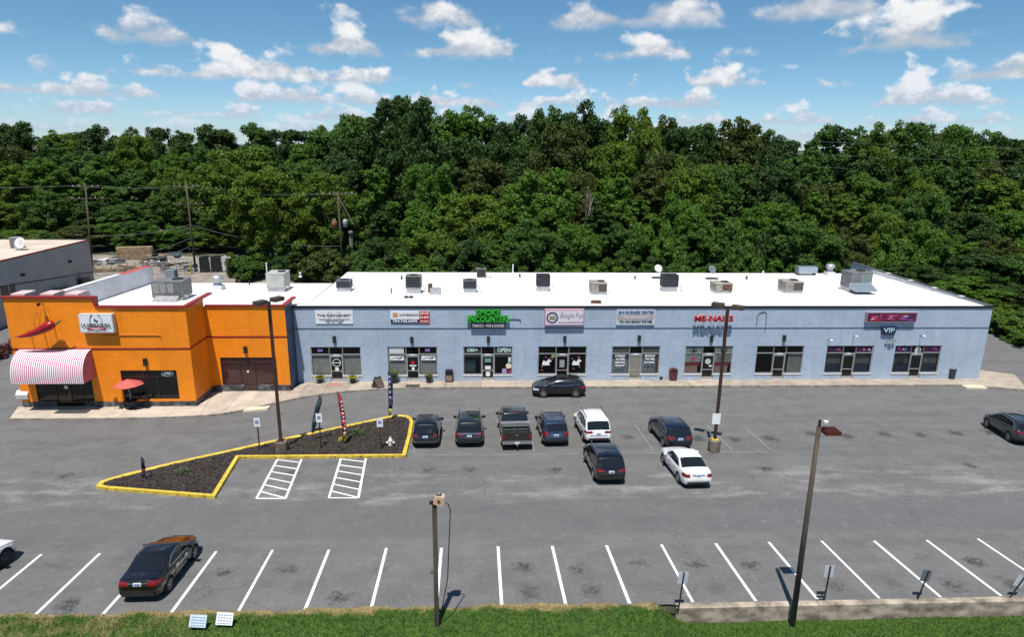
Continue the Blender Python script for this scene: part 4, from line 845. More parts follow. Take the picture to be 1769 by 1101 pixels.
# ================================================================== ROOF EQUIPMENT
M_GALV = pm('galvanised', (.50, .51, .52), .45, .6, .12, 3.0); M_DKGR = pm('dark_grille', (.035, .037, .04), .6, .3, .2, 5.0); M_TAN = pm('weathered_tan', (.36, .33, .30), .7, .1, .2, 2.0)
M_LGREY = pm('unit_grey', (.44, .45, .42), .6, .1, .08, 2.0); M_RUST = pm('rusty_steel', (.22, .11, .065), .8, .2, .35, 3.0); M_MGREY = pm('unit_mid_grey', (.20, .20, .20), .6, .2, .15, 2.0)
def rz_at(x, y): return roof_z(max(y, YF+.2)) if x > -16 else (6.86 + (6.62-6.86)*(y-YF-1.2)/(65.5-YF-1.2) if y > YF+1.2 else 7.0)
def condenser(px0, py0, px1, py1, label, body=M_MGREY, grille=M_DKGR, curb=True, group=None, tall=1.0, depth=1.0, cw=0.0):
    """a boxy condensing unit: corner posts, louvred sides, fan in the top, kerb and pipes. Stands where its base meets the roof"""
    bx, by = (px0+px1)/2, py1; p = onz(bx, by, 6.7); 
    for _ in range(3): p = onz(bx, by, rz_at(p.x, p.y))
    wd = (ony(px1, by, p.y)-ony(px0, by, p.y)).x; ht = ony(bx, py0, p.y+depth*.5).z - p.z
    r = wroot('condenser_unit', (p.x, p.y+depth/2, p.z)); tag(r, label, 'air conditioner', group)
    x0, x1, y0, y1, z0 = p.x-wd/2, p.x+wd/2, p.y, p.y+depth, p.z; zc = z0 + (.30*ht if curb else .06)
    if curb: MB().box(x0+.06, x1-.06, y0+.05, y1-.05, z0-.05, zc-.002).build('roof_kerb', M_GALV if curb is True else curb, r)
    else:
        b = MB()
        for x in (x0+.1, x1-.2): b.box(x, x+.1, y0, y1, z0-.05, zc-.002)
        b.build('skid', M_TAN, r)
    zt = z0+ht; b = MB(); t = .06
    for x in (x0, x1-t):
        for y in (y0, y1-t): b.box(x, x+t, y, y+t, zc, zt-.10)
    b.box(x0, x1, y0, y1, zt-.10, zt); b.box(x0, x1, y0, y1, zc, zc+.07); cab = b.build('cabinet', body, r)
    core = MB().box(x0+.05, x1-.05, y0+.05, y1-.05, zc+.05, zt-.08).build('coil', grille, r)
    g = MB(); nv = max(5, int(wd/.13))
    for k in range(1, nv): xk = x0+(x1-x0)*k/nv; g.box(xk-.008, xk+.008, y0+.015, y0+.04, zc+.07, zt-.1)
    for k in (1, 2, 3): zk = zc+(zt-zc)*k/4; g.box(x0+t, x1-t, y0+.012, y0+.038, zk-.01, zk+.01)
    g.build('louvre_guard', pm('guard_grey', (.11, .115, .125), .5, .3), r)
    b = MB(); b.lathe([(min(wd, depth)*.40, .0), (min(wd, depth)*.40, .03), (min(wd, depth)*.36, .03), (min(wd, depth)*.36, .004)], ((x0+x1)/2, (y0+y1)/2, zt+.003), 20); b.build('fan_shroud', grille, r)
    MB().tube([(x1, y0+.3, zc+.2), (x1+.25, y0+.25, zc+.15), (x1+.35, y0+.2, z0+.05), (x1+.6, y0+.2, z0+.02)], .025, 6).build('refrigerant_pipe', M_BLACK, r)
    return r, x0, x1, y0, y1, z0, zt
condenser(581, 483, 606, 503.5, 'dark slatted condenser low on the roof above the shop of yellow planters', pm('blue_grey_unit', (.12, .15, .19), .5, .2), depth=1.1)
condenser(701, 475, 727.5, 507, 'tall weathered condenser on a wide metal kerb beside a rusty box', M_MGREY, depth=1.1)
condenser(800, 483, 823.5, 505.5, 'small blue-grey condenser on white feet above the smoke shop', pm('blue_grey_unit', (.12, .15, .19), .5, .2), depth=.9)
condenser(823.5, 463, 839.5, 480, 'dark condenser standing alone at the back edge of the roof', M_MGREY, curb=False, depth=.8)
condenser(927, 474, 950, 503.5, 'tall black condenser on a galvanised kerb above the pet salon', M_DKGR, depth=1.0)
condenser(1144, 474, 1171, 504.5, 'tall black condenser on a white kerb beside a white satellite dish', M_DKGR, depth=1.1)
def package_unit(px0, py0, px1, py1, label, body, face, depth=1.7, hood=None):
    bx = (px0+px1)/2; p = onz(bx, py1, 6.7)
    for _ in range(3): p = onz(bx, py1, rz_at(p.x, p.y))
    wd = (ony(px1, py1, p.y)-ony(px0, py1, p.y)).x*.92; ht = ony(bx, py0, p.y+depth*.6).z-p.z
    r = wroot('rooftop_unit', (p.x, p.y+depth/2, p.z)); tag(r, label, 'air conditioner'); x0, x1, y0, y1, z0, zt = p.x-wd/2, p.x+wd/2, p.y, p.y+depth, p.z, p.z+ht
    MB().box(x0+.05, x1-.05, y0+.04, y1-.05, z0-.05, z0+.2*ht).build('roof_kerb', M_GALV, r); zc = z0+.2*ht+.003
    MB().box(x0, x1, y0, y1, zc, zt-.06).build('cabinet', body, r); f = (x1-x0)
    MB().box(x0+.45*f, x1-.06, y0-.02, y0-.002, zc+.1, zt-.1).build('coil_grille', face, r)
    MB().box(x0+.04, x0+.42*f, y0-.015, y0-.002, zc+.06, zt-.06).build('access_panel', body, r)
    b = MB(); b.lathe([(min(f, depth)*.23, 0), (min(f, depth)*.23, .06), (min(f, depth)*.2, .06), (min(f, depth)*.2, .01)], (x0+f*.70, (y0+y1)/2+.15, zt), 20); b.build('fan_shroud', M_DKGR, r)
    MB().box(x0-.03, x1+.03, y0-.03, y1+.03, zt-.058, zt-.002).build('top_cap', body, r); MB().tube([(x1, y0+.2, zc+.15), (x1+.3, y0+.2, zc+.12), (x1+.3, y0+.2, z0+.02)], .03, 6).build('drain_pipe', M_GALV, r)
    if hood: MB().prism([(y0-.02, zt-.25), (y0-.5, zt-.6), (y0-.5, zt-.68), (y0-.02, zt-.9)], 'x', x0+.1, x0+.42*f).build('intake_hood', body, r)
    return r, x0, x1, y0, y1, z0, zt
r, x0, x1, y0, y1, z0, zt = package_unit(262, 482, 319, 521, 'big dark rooftop unit with a ducted base above the restaurant window', M_MGREY, pm('unit_dark_panel', (.12, .12, .12), .6, .2), 2.0)
MB().prism([(y0-.02, z0+.5), (y0-.02, z0+.12), (y0-.7, z0+.05), (y0-.7, z0+.22)], 'x', x0+.3, x1-.3).build('sheet_metal_duct', M_GALV, r)
for k in range(3): MB().box(x0+.12+.62*k, x0+.62+.62*k, y0-.035, y0-.022, z0+.75, zt-.15).build('side_panel', pm('unit_panel_light', (.26, .26, .255), .5, .2, .15), r)
package_unit(460, 469, 493.5, 505, 'plain pale grey rooftop unit on a metal kerb near the orange wall', M_LGREY, M_LGREY, 2.0)
package_unit(1021, 486, 1049.5, 509.5, 'weathered brown-grey rooftop unit on blocks above the business sign', M_TAN, pm('brown_coil', (.10, .08, .065), .7, .2), 1.8)
package_unit(1234, 487, 1266, 507, 'rusty tan rooftop unit with an open side next to a dark dish', pm('rusty_tan', (.42, .38, .33), .7, .1, .3, 2.0), M_RUST, 1.6)
package_unit(1355, 484, 1388, 507, 'grey rooftop unit with a rusty end panel above the shop with vertical blinds', M_TAN, pm('brown_coil', (.10, .08, .065), .7, .2), 1.8)
# unit with folded-out duct by the right parapet
r, x0, x1, y0, y1, z0, zt = package_unit(1465, 468, 1505, 505, 'rooftop unit with a big sloping sheet-metal duct beside the parapet', M_MGREY, pm('green_grey_panel', (.22, .27, .26), .5, .2), 1.8)
MB().prism([(y0-.02, z0+.95), (y0-.02, z0+.45), (y0-1.3, z0+.30), (y0-1.3, z0+.42)], 'x', x0-.1, x1-.1).build('sheet_metal_duct', pm('blue_galvanised', (.38, .45, .52), .35, .6), r)
# small things on the roof
def roof_pt(px, py):
    p = onz(px, py, 6.7)
    for _ in range(3): p = onz(px, py, rz_at(p.x, p.y))
    return p
for px, py, h, r_, m_ in ((694, 482.5, .35, .09, M_BLACK), (676, 506, .45, .06, M_BLACK), (898, 479, .35, .09, M_BLACK), (1097, 482, .3, .09, M_BLACK), (1289.5, 482.5, .35, .1, M_BLACK), (886, 471, .95, .06, M_STICK), (431, 493, .45, .06, M_BLACK), (462, 480, 1.6, .07, M_STICK), (519, 478, .45, .12, M_STICK), (1318, 474, .4, .07, M_STICK)):
    p = roof_pt(px, py); b = MB(); b.lathe([(r_*1.6, -.02), (r_, .06), (r_, h-.08), (r_*1.25, h-.07), (r_*1.25, h)], tuple(p), 10)
    col = 'black' if m_ is M_BLACK else 'white'
    tag(b.build('vent_pipe', m_), f'{col} vent pipe standing on the white roof', 'pipe', f'{col} vent pipes on the roof')
p = roof_pt(706, 514.5); b = MB()
for s in (-.22, .22): b.lathe([(.2, 0), (.22, .08), (.1, .18)], (p.x+s, p.y, p.z), 12)
tag(b.build('roof_vent', M_BLACK), 'low twin black roof vent near the roof edge', 'vent')
p = roof_pt(1030, 524.5); tag(MB().box(p.x-.45, p.x+.45, p.y-.1, p.y+.25, p.z-.01, p.z+.2).box(p.x-.4, p.x+.4, p.y-.05, p.y+.2, p.z+.2, p.z+.26).build('roof_hatch_box', M_RUST), 'small brown box vent at the front edge of the roof', 'vent')
p = roof_pt(752, 509); r = wroot('roof_equipment_box', tuple(p)); tag(r, 'galvanised box with a rusty panel on the roof', 'box')
MB().box(p.x-.5, p.x+.5, p.y, p.y+.5, p.z-.02, p.z+.55).build('casing', M_GALV, r); MB().box(p.x-.75, p.x-.35, p.y+.9, p.y+1.3, p.z-.02, p.z+.8).build('rusty_panel', M_RUST, r); MB().box(p.x-.2, p.x+.45, p.y+1.3, p.y+1.5, p.z+.1, p.z+.3).build('timber_block', M_RUST, r)
def dish(px, py, label, col, yb=0):
    p = roof_pt(px, py); r = wroot('satellite_dish', tuple(p)); tag(r, label, 'satellite dish')
    MB().box(p.x-.65, p.x+.65, p.y-.3, p.y+.3, p.z-.01, p.z+.10).build('base', M_BLACK, r); MB().tube([(p.x, p.y, p.z+.1), (p.x, p.y, p.z+.75)], .035, 8).build('mast', M_GALV, r)
    b = MB(); b.lathe([(.02, .14), (.25, .11), (.45, 0.0), (.45, -.02), (.25, .09), (.02, .12)], (0, 0, 0), 18, 'y'); me = b.me('reflector'); o = link('reflector', me, col, r, smooth=True)
    o.location = (p.x, p.y, p.z+1.05); o.rotation_euler = (R_(-28), 0, R_(15)); MB().tube([(p.x, p.y-.05, p.z+.8), (p.x-.1, p.y-.5, p.z+1.0)], .015, 6).build('feed_arm', M_GALV, r)
dish(1136.5, 480.5, 'white satellite dish on a weighted base at the back of the roof', C('dish_white', (.6, .6, .58))); dish(1229.5, 482, 'dark grey satellite dish on a weighted base at the back of the roof', C('dish_grey', (.14, .16, .17)))
# mushroom exhaust fans
def exhaust(px, py, label, s=1.0, base=M_PARA):
    p = roof_pt(px, py); r = wroot('exhaust_fan', tuple(p)); tag(r, label, 'fan')
    MB().box(p.x-.5*s, p.x+.5*s, p.y-.45*s, p.y+.45*s, p.z-.02, p.z+.45*s).build('roof_kerb', base, r)
    MB().lathe([(.40*s, 0), (.40*s, .12*s), (.34*s, .16*s), (.36*s, .5*s), (.55*s, .55*s), (.56*s, .68*s), (.42*s, .95*s), (.1*s, 1.0*s)], (p.x, p.y, p.z+.45*s), 18).build('fan_housing', M_GALV, r, True)
exhaust(377, 501, 'galvanised mushroom exhaust fan on a white kerb above the orange shopfront', 1.0); exhaust(1432.5, 475.5, 'upright white-based exhaust fan at the back of the roof', .9)
p = roof_pt(1392, 476); r = wroot('flat_roof_unit', tuple(p)); tag(r, 'flat blue-grey ducted unit at the back of the roof', 'air conditioner'); MB().box(p.x-.9, p.x+1.3, p.y, p.y+.9, p.z+.25, p.z+.95).build('cabinet', pm('blue_galvanised', (.38, .45, .52), .35, .6), r); b = MB(); b.box(p.x-.8, p.x-.7, p.y+.1, p.y+.8, p.z-.02, p.z+.249).box(p.x+1.1, p.x+1.2, p.y+.1, p.y+.8, p.z-.02, p.z+.249); b.build('skid', M_BLACK, r)
# evaporative box behind the big unit
p = roof_pt(292, 487); r = wroot('small_rooftop_unit', tuple(p)); tag(r, 'small blue-grey hooded unit behind the big dark rooftop unit', 'air conditioner'); MB().box(p.x-.3, p.x+.6, p.y, p.y+.8, p.z-.02, p.z+1.15).build('cabinet', pm('blue_grey_unit2', (.20, .24, .27), .5, .2), r); MB().prism([(p.x-.3, p.z+1.0), (p.x-.9, p.z+.75), (p.x-.85, p.z+.65), (p.x-.3, p.z+.6)], 'y', p.y+.05, p.y+.75).build('hood', M_GALV, r)
# things on the warehouse roof
p = onz(24, 430, 7.2); r = wroot('rooftop_unit', tuple(p)); tag(r, 'grey box unit on the tan warehouse roof behind a dish', 'air conditioner'); MB().box(p.x-.6, p.x+.5, p.y+.3, p.y+1.3, 7.19, 8.5).build('cabinet', M_MGREY, r); MB().box(p.x-.62, p.x+.52, p.y+.28, p.y+1.32, 8.5, 8.56).build('top_cap', M_GALV, r)
p = onz(36, 432, 7.2); r = wroot('satellite_dish', tuple(p)); tag(r, 'large round white dish on the tan warehouse roof', 'satellite dish'); b = MB(); b.lathe([(.02, .2), (.4, .15), (.75, 0), (.75, -.02), (.4, .12), (.02, .17)], (0, 0, 0), 20, 'y'); o = link('reflector', b.me('d'), C('dish_white', (.6, .6, .58)), r, smooth=True); o.location = (p.x, p.y, 8.0); o.rotation_euler = (R_(-20), 0, R_(-10)); MB().tube([(p.x, p.y+.1, 7.18), (p.x, p.y+.1, 8.0)], .05, 8).build('mast', M_GALV, r); MB().box(p.x-.5, p.x+.6, p.y-.2, p.y+.4, 7.2, 7.28).build('base', M_BLACK, r)

# ================================================================== STREET FURNITURE
M_POLE = pm('rust_brown_pole', (.075, .032, .022), .55, .2, .2, 2.0); M_WOOD = pm('weathered_wood', (.105, .080, .060), .9, 0, .3, 1.5, .5, 12, stretch=(3, 3, .25))
def light_pole(bp, top, label, a0, sign=False):
    B = G(*bp); T = ony(*top, B.y); r = wroot('parking_light_pole', tuple(B)); tag(r, label, 'light pole'); z = B.z
    MB().lathe([(.40, -.2), (.40, .80), (.37, .86), (.05, .87)], tuple(B), 18).build('concrete_base', pm('stained_base', (.20, .165, .13), .9, 0, .3, 2.0, .4), r, False)
    MB().box(B.x-.2, B.x+.2, B.y-.2, B.y+.2, z+.862, z+.90).build('base_plate', M_YEL if sign else M_POLE, r)
    b = MB(); b.box(B.x-.085, B.x+.085, B.y-.085, B.y+.085, z+.9, T.z); b.build('pole', M_POLE, r)
    for s in (-1, 1):
        d = Vector((math.cos(a0)*s, math.sin(a0)*s, 0)); c = Vector((B.x, B.y, T.z))+d*.62; Rz = Matrix.Rotation(a0, 3, 'Z')
        MB().box(c.x-.36, c.x+.36, c.y-.26, c.y+.26, c.z-.08, c.z+.16, Rz).build('lamp_head', pm('bronze_head', (.10, .075, .055), .5, .3, .15), r)
        MB().box(c.x-.30, c.x+.30, c.y-.21, c.y+.21, c.z-.10, c.z-.082, Rz).build('lamp_lens', C('lens_grey', (.4, .4, .38), .2), r)
        MB().tube([Vector((B.x, B.y, T.z-.02)), Vector((B.x, B.y, T.z+.02))+d*.3], .04, 6).build('arm', M_POLE, r)
    if sign: MB().box(B.x-.35, B.x+.2, B.y-.11, B.y-.095, z+2.0, z+2.75).build('notice_plate', M_STICK, r)
light_pole((487, 783), (469, 521), 'rust brown double-headed light pole in the mulched island', R_(55))
light_pole((1233, 780), (1256, 530), 'rust brown double-headed light pole with a white notice among the parking bays', R_(-35), True)
# leaning wooden pole with flood lamp on the verge
b0 = onz(1368, 1085, verge_z(12, 21)); T = ony(1415, 738, b0.y); r = wroot('wooden_light_pole', tuple(b0)); tag(r, 'tall leaning wooden pole with a ribbed flood lamp on the grass bank', 'light pole')
b = MB(); b.tube([b0-Vector((0, 0, .3)), b0.lerp(T, .5), T], .12, 12, .085); b.build('pole', M_WOOD, r, True)
b = MB()
for k in range(7): b.box(T.x+.18+.085*k, T.x+.21+.085*k, T.y-.26, T.y+.26, T.z-.27, T.z-.09)
b.box(T.x+.16, T.x+.78, T.y-.24, T.y+.24, T.z-.24, T.z-.13); b.build('flood_lamp', pm('red_oxide', (.13, .03, .022), .6, .2), r)
MB().tube([T-Vector((0, 0, .05)), T+Vector((0, 0, .28))], .05, 8).build('top_bracket', M_BLACK, r); MB().lathe([(.03, 0), (.1, .05), (.1, .14), (.03, .16)], (T.x+.2, T.y-.05, T.z+.12), 10).build('photocell', C('cell_white', (.6, .6, .6)), r)
# short wooden post with pink-tan lamp housing and a hanging cable
b0 = onz(755, 1084, verge_z(-1.8, 21.6)); T = ony(759.5, 868, b0.y); r = wroot('wooden_post', tuple(b0)); tag(r, 'dark wooden post with a peach lamp housing and hanging cable on the grass bank', 'light pole')
MB().box(b0.x-.085, b0.x+.085, b0.y-.085, b0.y+.085, b0.z-.3, T.z).build('post', M_WOOD, r)
MB().prism([(T.x-.24, T.z-.0), (T.x+.14, T.z-.12), (T.x+.18, T.z+.26), (T.x-.08, T.z+.30), (T.x-.18, T.z+.15)], 'y', b0.y-.16, b0.y+.16).build('lamp_housing', pm('peach_housing', (.62, .42, .30), .6, 0, .1, 3.0), r)
MB().lathe([(.10, 0), (.11, .12), (.05, .15)], (T.x-.02, b0.y, T.z+.27), 12).build('photocell', M_MGREY, r); MB().lathe([(.06, -.02), (.06, .02)], (T.x-.02, b0.y-.165, T.z+.12), 10, 'y').build('lens', M_RUST, r); MB().box(T.x-.38, T.x-.1, b0.y-.1, b0.y+.1, T.z-.05, T.z+.0).build('shade_flap', M_BLACK, r)
e = ony(778, 878, b0.y); g_ = ony(772, 1000, b0.y); q = ony(764, 1050, b0.y); MB().tube([(T.x+.2, b0.y, T.z-.05), (e.x-.1, b0.y, e.z+.2), (e.x, b0.y, e.z-.1), (g_.x+.03, b0.y-.03, g_.z), (q.x, b0.y, q.z), (b0.x+.1, b0.y, b0.z+.2)], .022, 6).build('hanging_cable', M_BLACK, r); MB().box(b0.x-.2, b0.x-.1, b0.y-.13, b0.y+.02, b0.z+2.5, b0.z+2.57).build('step_peg', M_WOOD, r)
# accessible-parking signs in the island
for px, py, pt, wh in ((449, 781, 722, 'next to the light pole base'), (555, 778, 714.5, 'between the teal and red flags'), (658.5, 780, 722.5, 'next to the white hydrant')):
    B = G(px, py); T = ony(px-1, pt, B.y); r = wroot('accessible_parking_sign', tuple(B)); tag(r, 'white accessible parking sign in the mulch '+wh, 'sign', 'accessible parking signs in the island')
    MB().box(B.x-.035, B.x+.035, B.y-.03, B.y+.03, B.z-.1, T.z-.1).build('post', M_POLE, r); MB().box(B.x-.20, B.x+.20, B.y-.045, B.y-.031, T.z-.62, T.z).build('plate', C('sign_plate_white', (.72, .74, .78)), r)
    MB().box(B.x-.1, B.x+.1, B.y-.051, B.y-.046, T.z-.42, T.z-.2).build('blue_symbol_field', C('sign_blue', (.03, .10, .38)), r); b = MB(); b.lathe([(.055, 0), (.055, .003), (.035, .003), (.035, 0)], (B.x+.005, B.y-.055, T.z-.35), 14, 'y').box(B.x-.02, B.x+.0, B.y-.055, B.y-.052, T.z-.33, T.z-.24).box(B.x, B.x+.05, B.y-.055, B.y-.052, T.z-.32, T.z-.30); b.build('wheelchair_symbol', M_STICK, r)
# notice signs along the retaining wall, seen from behind
for k, (px, py, tx, ty) in enumerate(((1172, 1053, 1182, 990), (1424, 1037, 1435, 979), (1585, 1036, 1605, 987), (1744, 1033, 1771, 997))):
    b0 = G(px, py, .05); T = ony(tx, ty, b0.y); r = wroot('parking_notice_sign', tuple(b0)); tag(r, ('small metal notice at the end of the retaining wall', 'pale notice plate beside the tall leaning wooden pole', 'dark notice plate on a leaning post along the wall', 'notice on a strongly leaning post along the wall')[k], 'sign', 'notices along the retaining wall')
    MB().tube([b0-Vector((0, 0, .05)), T], .032, 6).build('post', pm('dark_post', (.035, .025, .022), .6, .3), r); d = (T-b0).normalized(); c = T-d*.28; b = MB(); b.box(c.x-.2, c.x+.2, c.y+.035, c.y+.047, c.z-.27, c.z+.27, Matrix.Rotation(math.atan2(d.x, d.z), 3, 'Y')); b.build('plate', C('back_of_sign', (.50, .54, .60)) if k != 2 else C('dark_back_of_sign', (.12, .15, .2)), r)
    if k < 2: MB().box(b0.x-.35, b0.x-.02, b0.y-.03, b0.y+.03, b0.z+.12, b0.z+.17).build('foot_bracket', M_BLACK, r)
# feather flags
def flag(bp, tp, wpx, cols, label, sway=0.0, z0f=.22, back=False):
    B = G(*bp); T = ony(*tp, B.y); h = T.z-B.z; wd = wpx/36.0; r = wroot('feather_flag', tuple(B)); tag(r, label, 'flag')
    MB().tube([(B.x, B.y, B.z-.1), (B.x+(T.x-B.x)*.3, B.y, B.z+h*.5), (T.x-.0, B.y, T.z)], .018, 6, .012).build('pole', M_BLACK, r)
    n = 14; vs = []
    for i in range(n+1):
        t = i/n; z = B.z+h*(z0f+(1-z0f)*t); xc = B.x+(T.x-B.x)*(.6*t*.5+.7*t*t) ; half = wd*(min(1, .45+2*t) if t < .3 else (1 if t < .75 else math.sqrt(max(0.02, 1-((t-.75)/.25)**2))))
        yy = B.y+.05*math.sin(i*1.1)
        vs += [(xc, yy, z), (xc+half*.5, yy+.04*math.sin(i*.9+1), z-.02), (xc+half, yy+.02, z-.05)]
    per = max(1, n//len(cols))
    groups = {}
    for i in range(n): groups.setdefault(min(i//per, len(cols)-1), []).append(i)
    for g, rows in groups.items():
        fs = [(3*i+j, 3*i+j+1, 3*i+4+j, 3*i+3+j) for i in rows for j in (0, 1)]; used = sorted({k for f in fs for k in f}); mp = {k: q for q, k in enumerate(used)}
        o = link('banner', mesh('banner', [vs[k] for k in used], [tuple(mp[k] for k in f) for f in fs]), cols[g], r, smooth=True)
        sm = o.modifiers.new('thickness', 'SOLIDIFY'); sm.thickness = .008
    return r, B, T, h
TEAL = pm('dark_teal_cloth', (.018, .035, .045), .8, 0, .5, 3.0, col2=(.05, .09, .10)); FRED = pm('red_cloth', (.36, .035, .045), .8, 0, .15, 3.0); FBL = pm('navy_cloth', (.04, .05, .16), .8, 0, .2, 3.0); FYE = pm('yellow_cloth', (.55, .48, .06), .8, 0, .2, 3.0); FPU = pm('purple_cloth', (.07, .02, .09), .8, 0, .4, 5.0)
flag((539, 766), (552, 683), 12, [TEAL], 'dark teal feather flag in the mulched island', z0f=.22)
r, B, T, h = flag((594, 772), (582, 677), 10, [pm('dark_gold_cloth', (.25, .18, .03), .8), FRED, FRED, FRED, FRED, FRED], 'red feather flag with white lettering beside a small yellow plant', z0f=.14)
for k in range(9): zz = B.z+h*(.25+.07*k); xx = B.x+(T.x-B.x)*(.3*(.07*k+.13)+.7*(.07*k+.13)**2)+.14; MB().box(xx-.02, xx+.07, B.y-.06, B.y-.05, zz, zz+.12).build('white_letter', M_STICK, r)
r, B, T, h = flag((672, 728), (671, 640), 12, [FYE, FBL, FBL, FBL, FBL], 'navy feather flag with a yellow foot at the corner of the island', z0f=.12)
for k in range(6): zz = B.z+h*(.36+.1*k); MB().box(B.x+.12, B.x+.22, B.y-.07, B.y-.06, zz, zz+.16, Matrix.Rotation(.3*(-1)**k, 3, 'Y')).build('white_letter', C('lilac_letter', (.6, .55, .75)), r)
flag((247, 833), (243.5, 790), 7, [C('magenta_cloth', (.25, .04, .22)), FPU, FPU], 'small tattered purple flag in the tip of the island', z0f=.12)
# hydrant
B = G(675, 776); r = wroot('fire_hydrant', tuple(B)); tag(r, 'white fire hydrant in the mulched island', 'hydrant'); HW = pm('hydrant_white', (.62, .61, .57), .5, 0, .1, 4.0)
MB().lathe([(.17, -.1), (.17, .06), (.12, .08), (.12, .55), (.17, .57), (.17, .62), (.13, .65), (.10, .78), (.04, .84), (.04, .90)], tuple(B), 16).build('barrel', HW, r, True)
for s in (-1, 1): MB().lathe([(.075, 0), (.075, .12), (.09, .12), (.09, .18)], (B.x+s*.09, B.y, B.z+.45), 10, 'x').build('side_outlet', HW, r) if s > 0 else MB().lathe([(.09, -.18), (.09, -.12), (.075, -.12), (.075, 0)], (B.x-.09, B.y, B.z+.45), 10, 'x').build('side_outlet', HW, r)
MB().lathe([(.10, -.24), (.10, -.14), (.085, -.14), (.085, 0)], (B.x, B.y-.07, B.z+.42), 12, 'y').build('pumper_outlet', HW, r)
# small plants in the island
M_LEAFY = pm('plant_green', (.075, .14, .03), .6, 0, .3, 6.0); M_YFLOW = pm('yellow_flower', (.55, .50, .03), .6, 0, .2, 9.0)
def tuft(name, c, rad, h, mat, n, label=None, cat=None, group=None, parent=None, seed=0, up=.6):
    q = np.random.default_rng(seed); vs = []; fs = []
    for k in range(n):
        th = q.random()*6.28; rr = rad*math.sqrt(q.random()); zz = h*q.random()**.7*(1-.5*(rr/rad)**2); p = np.array([c[0]+rr*math.cos(th), c[1]+rr*math.sin(th), c[2]+zz])
        d = np.array([math.cos(th), math.sin(th), up+q.normal()*.5]); d /= np.linalg.norm(d); s = np.cross(d, q.normal(size=3)); s /= np.linalg.norm(s)+1e-6; L_ = rad*.28*q.uniform(.6, 1.3); i0 = len(vs)
        vs += [p-s*L_*.3, p+d*L_*.5-s*L_*.45, p+d*L_, p+d*L_*.5+s*L_*.45]; fs.append((i0, i0+1, i0+2, i0+3))
    o = link(name, mesh(name, vs, fs), mat, parent)
    return tag(o, label, cat, group)
B = G(617, 757); tuft('mulch_shrub', (B.x, B.y, B.z+.12), .42, .6, M_LEAFY, 160, 'low green shrub in the mulch beside the red flag', 'plant', seed=1)
B = G(593, 767); tuft('mulch_shrub', (B.x+.05, B.y, B.z+.12), .36, .45, FYE, 120, 'small yellow-green plant at the foot of the red flag', 'plant', seed=2)
B = G(318, 825); tuft('mulch_shrub', (B.x, B.y, B.z+.12), .4, .5, M_LEAFY, 120, 'sprawling green weed in the narrow tip of the island', 'plant', seed=3)
B = G(545, 775); tuft('mulch_shrub', (B.x, B.y, B.z+.1), .3, .25, M_LEAFY, 60, 'tiny green weed in the mulch near the teal flag', 'plant', seed=4)
# planters by the shop doors
def planter(px, py, label, grp, big=1.0, flowers=True, seed=0):
    p = onz(px, py, .15); r = wroot('planter', (p.x, p.y, .15)); tag(r, label, 'planter', grp)
    MB().lathe([(.17*big, 0), (.27*big, .42*big), (.29*big, .46*big), (.25*big, .46*big), (.23*big, .40*big)], (p.x, p.y, .15), 14).build('pot', M_BLACK, r)
    tuft('foliage', (p.x, p.y, .15+.42*big), .30*big, .28*big, M_LEAFY, 110, parent=r, seed=seed)
    if flowers: tuft('flowers', (p.x, p.y, .15+.48*big), .40*big, .15*big, M_YFLOW, 130, parent=r, seed=seed+50, up=.2); tuft('dwarf_conifer', (p.x, p.y, .15+.5*big), .15*big, .75*big, pm('conifer_green', (.03, .06, .02), .7), 120, parent=r, seed=seed+90)
    else: tuft('ornamental_grass', (p.x, p.y, .15+.45*big), .35*big, .55*big, pm('olive_leaf', (.17, .20, .04), .7, 0, .2, 6.0), 200, parent=r, seed=seed+90, up=1.2)
for k, px in enumerate((552.5, 609.5)): planter(px, 662, 'black pot of yellow flowers around a small conifer by a shop door', 'flower pots beside the furniture shop door', 1.0, True, k*7)
planter(680, 662, 'large black planter of olive grass behind the navy flag', None, 1.25, False, 31); planter(741, 661.5, 'smaller black planter of olive grass between a shop door and a litter bin', None, .95, False, 37)
# bins
p = onz(776, 661, .15); r = wroot('litter_bin', (p.x, p.y, .15)); tag(r, 'square black litter bin with a tan panel on the sidewalk', 'bin'); MB().box(p.x-.33, p.x+.33, p.y, p.y+.6, .15, 1.0).build('body', M_BLACK, r); MB().box(p.x-.26, p.x+.26, p.y-.012, p.y-.002, .28, .78).build('aggregate_panel', pm('aggregate_tan', (.32, .22, .14), .9, 0, .2, 8.0), r); MB().prism([(p.x-.35, 1.003), (p.x+.35, 1.003), (p.x+.3, 1.25), (p.x-.3, 1.25)], 'y', p.y-.01, p.y+.61).build('lid', M_BLACK, r)
p = onz(1163, 658.5, .15); r = wroot('litter_bin', (p.x, p.y, .15)); tag(r, 'maroon litter bin with a domed hood on the sidewalk', 'bin'); MR = pm('maroon_plastic', (.10, .030, .028), .5, 0, .15, 3.0); MB().prism([(p.x-.30, .15), (p.x+.30, .15), (p.x+.36, 1.0), (p.x-.36, 1.0)], 'y', p.y, p.y+.6).build('body', MR, r); MB().prism([(p.x-.37, 1.003), (p.x+.37, 1.003), (p.x+.33, 1.2), (p.x+.15, 1.3), (p.x-.15, 1.3), (p.x-.33, 1.2)], 'y', p.y-.02, p.y+.62).build('hood', MR, r); MB().box(p.x-.2, p.x+.2, p.y-.03, p.y-.021, 1.03, 1.17).build('opening', M_BLACK, r)
p = onz(1642.5, 654, .15); r = wroot('litter_barrel', (p.x, p.y, .15)); tag(r, 'dark round litter barrel near the end of the blue building', 'bin'); MB().lathe([(.27, 0), (.30, .05), (.33, .85), (.35, .86), (.35, .93), (.30, .95), (.28, .90)], (p.x, p.y-.0, .15), 16).build('barrel', pm('charcoal_plastic', (.03, .035, .045), .5, 0, .2, 3.0), r, False)
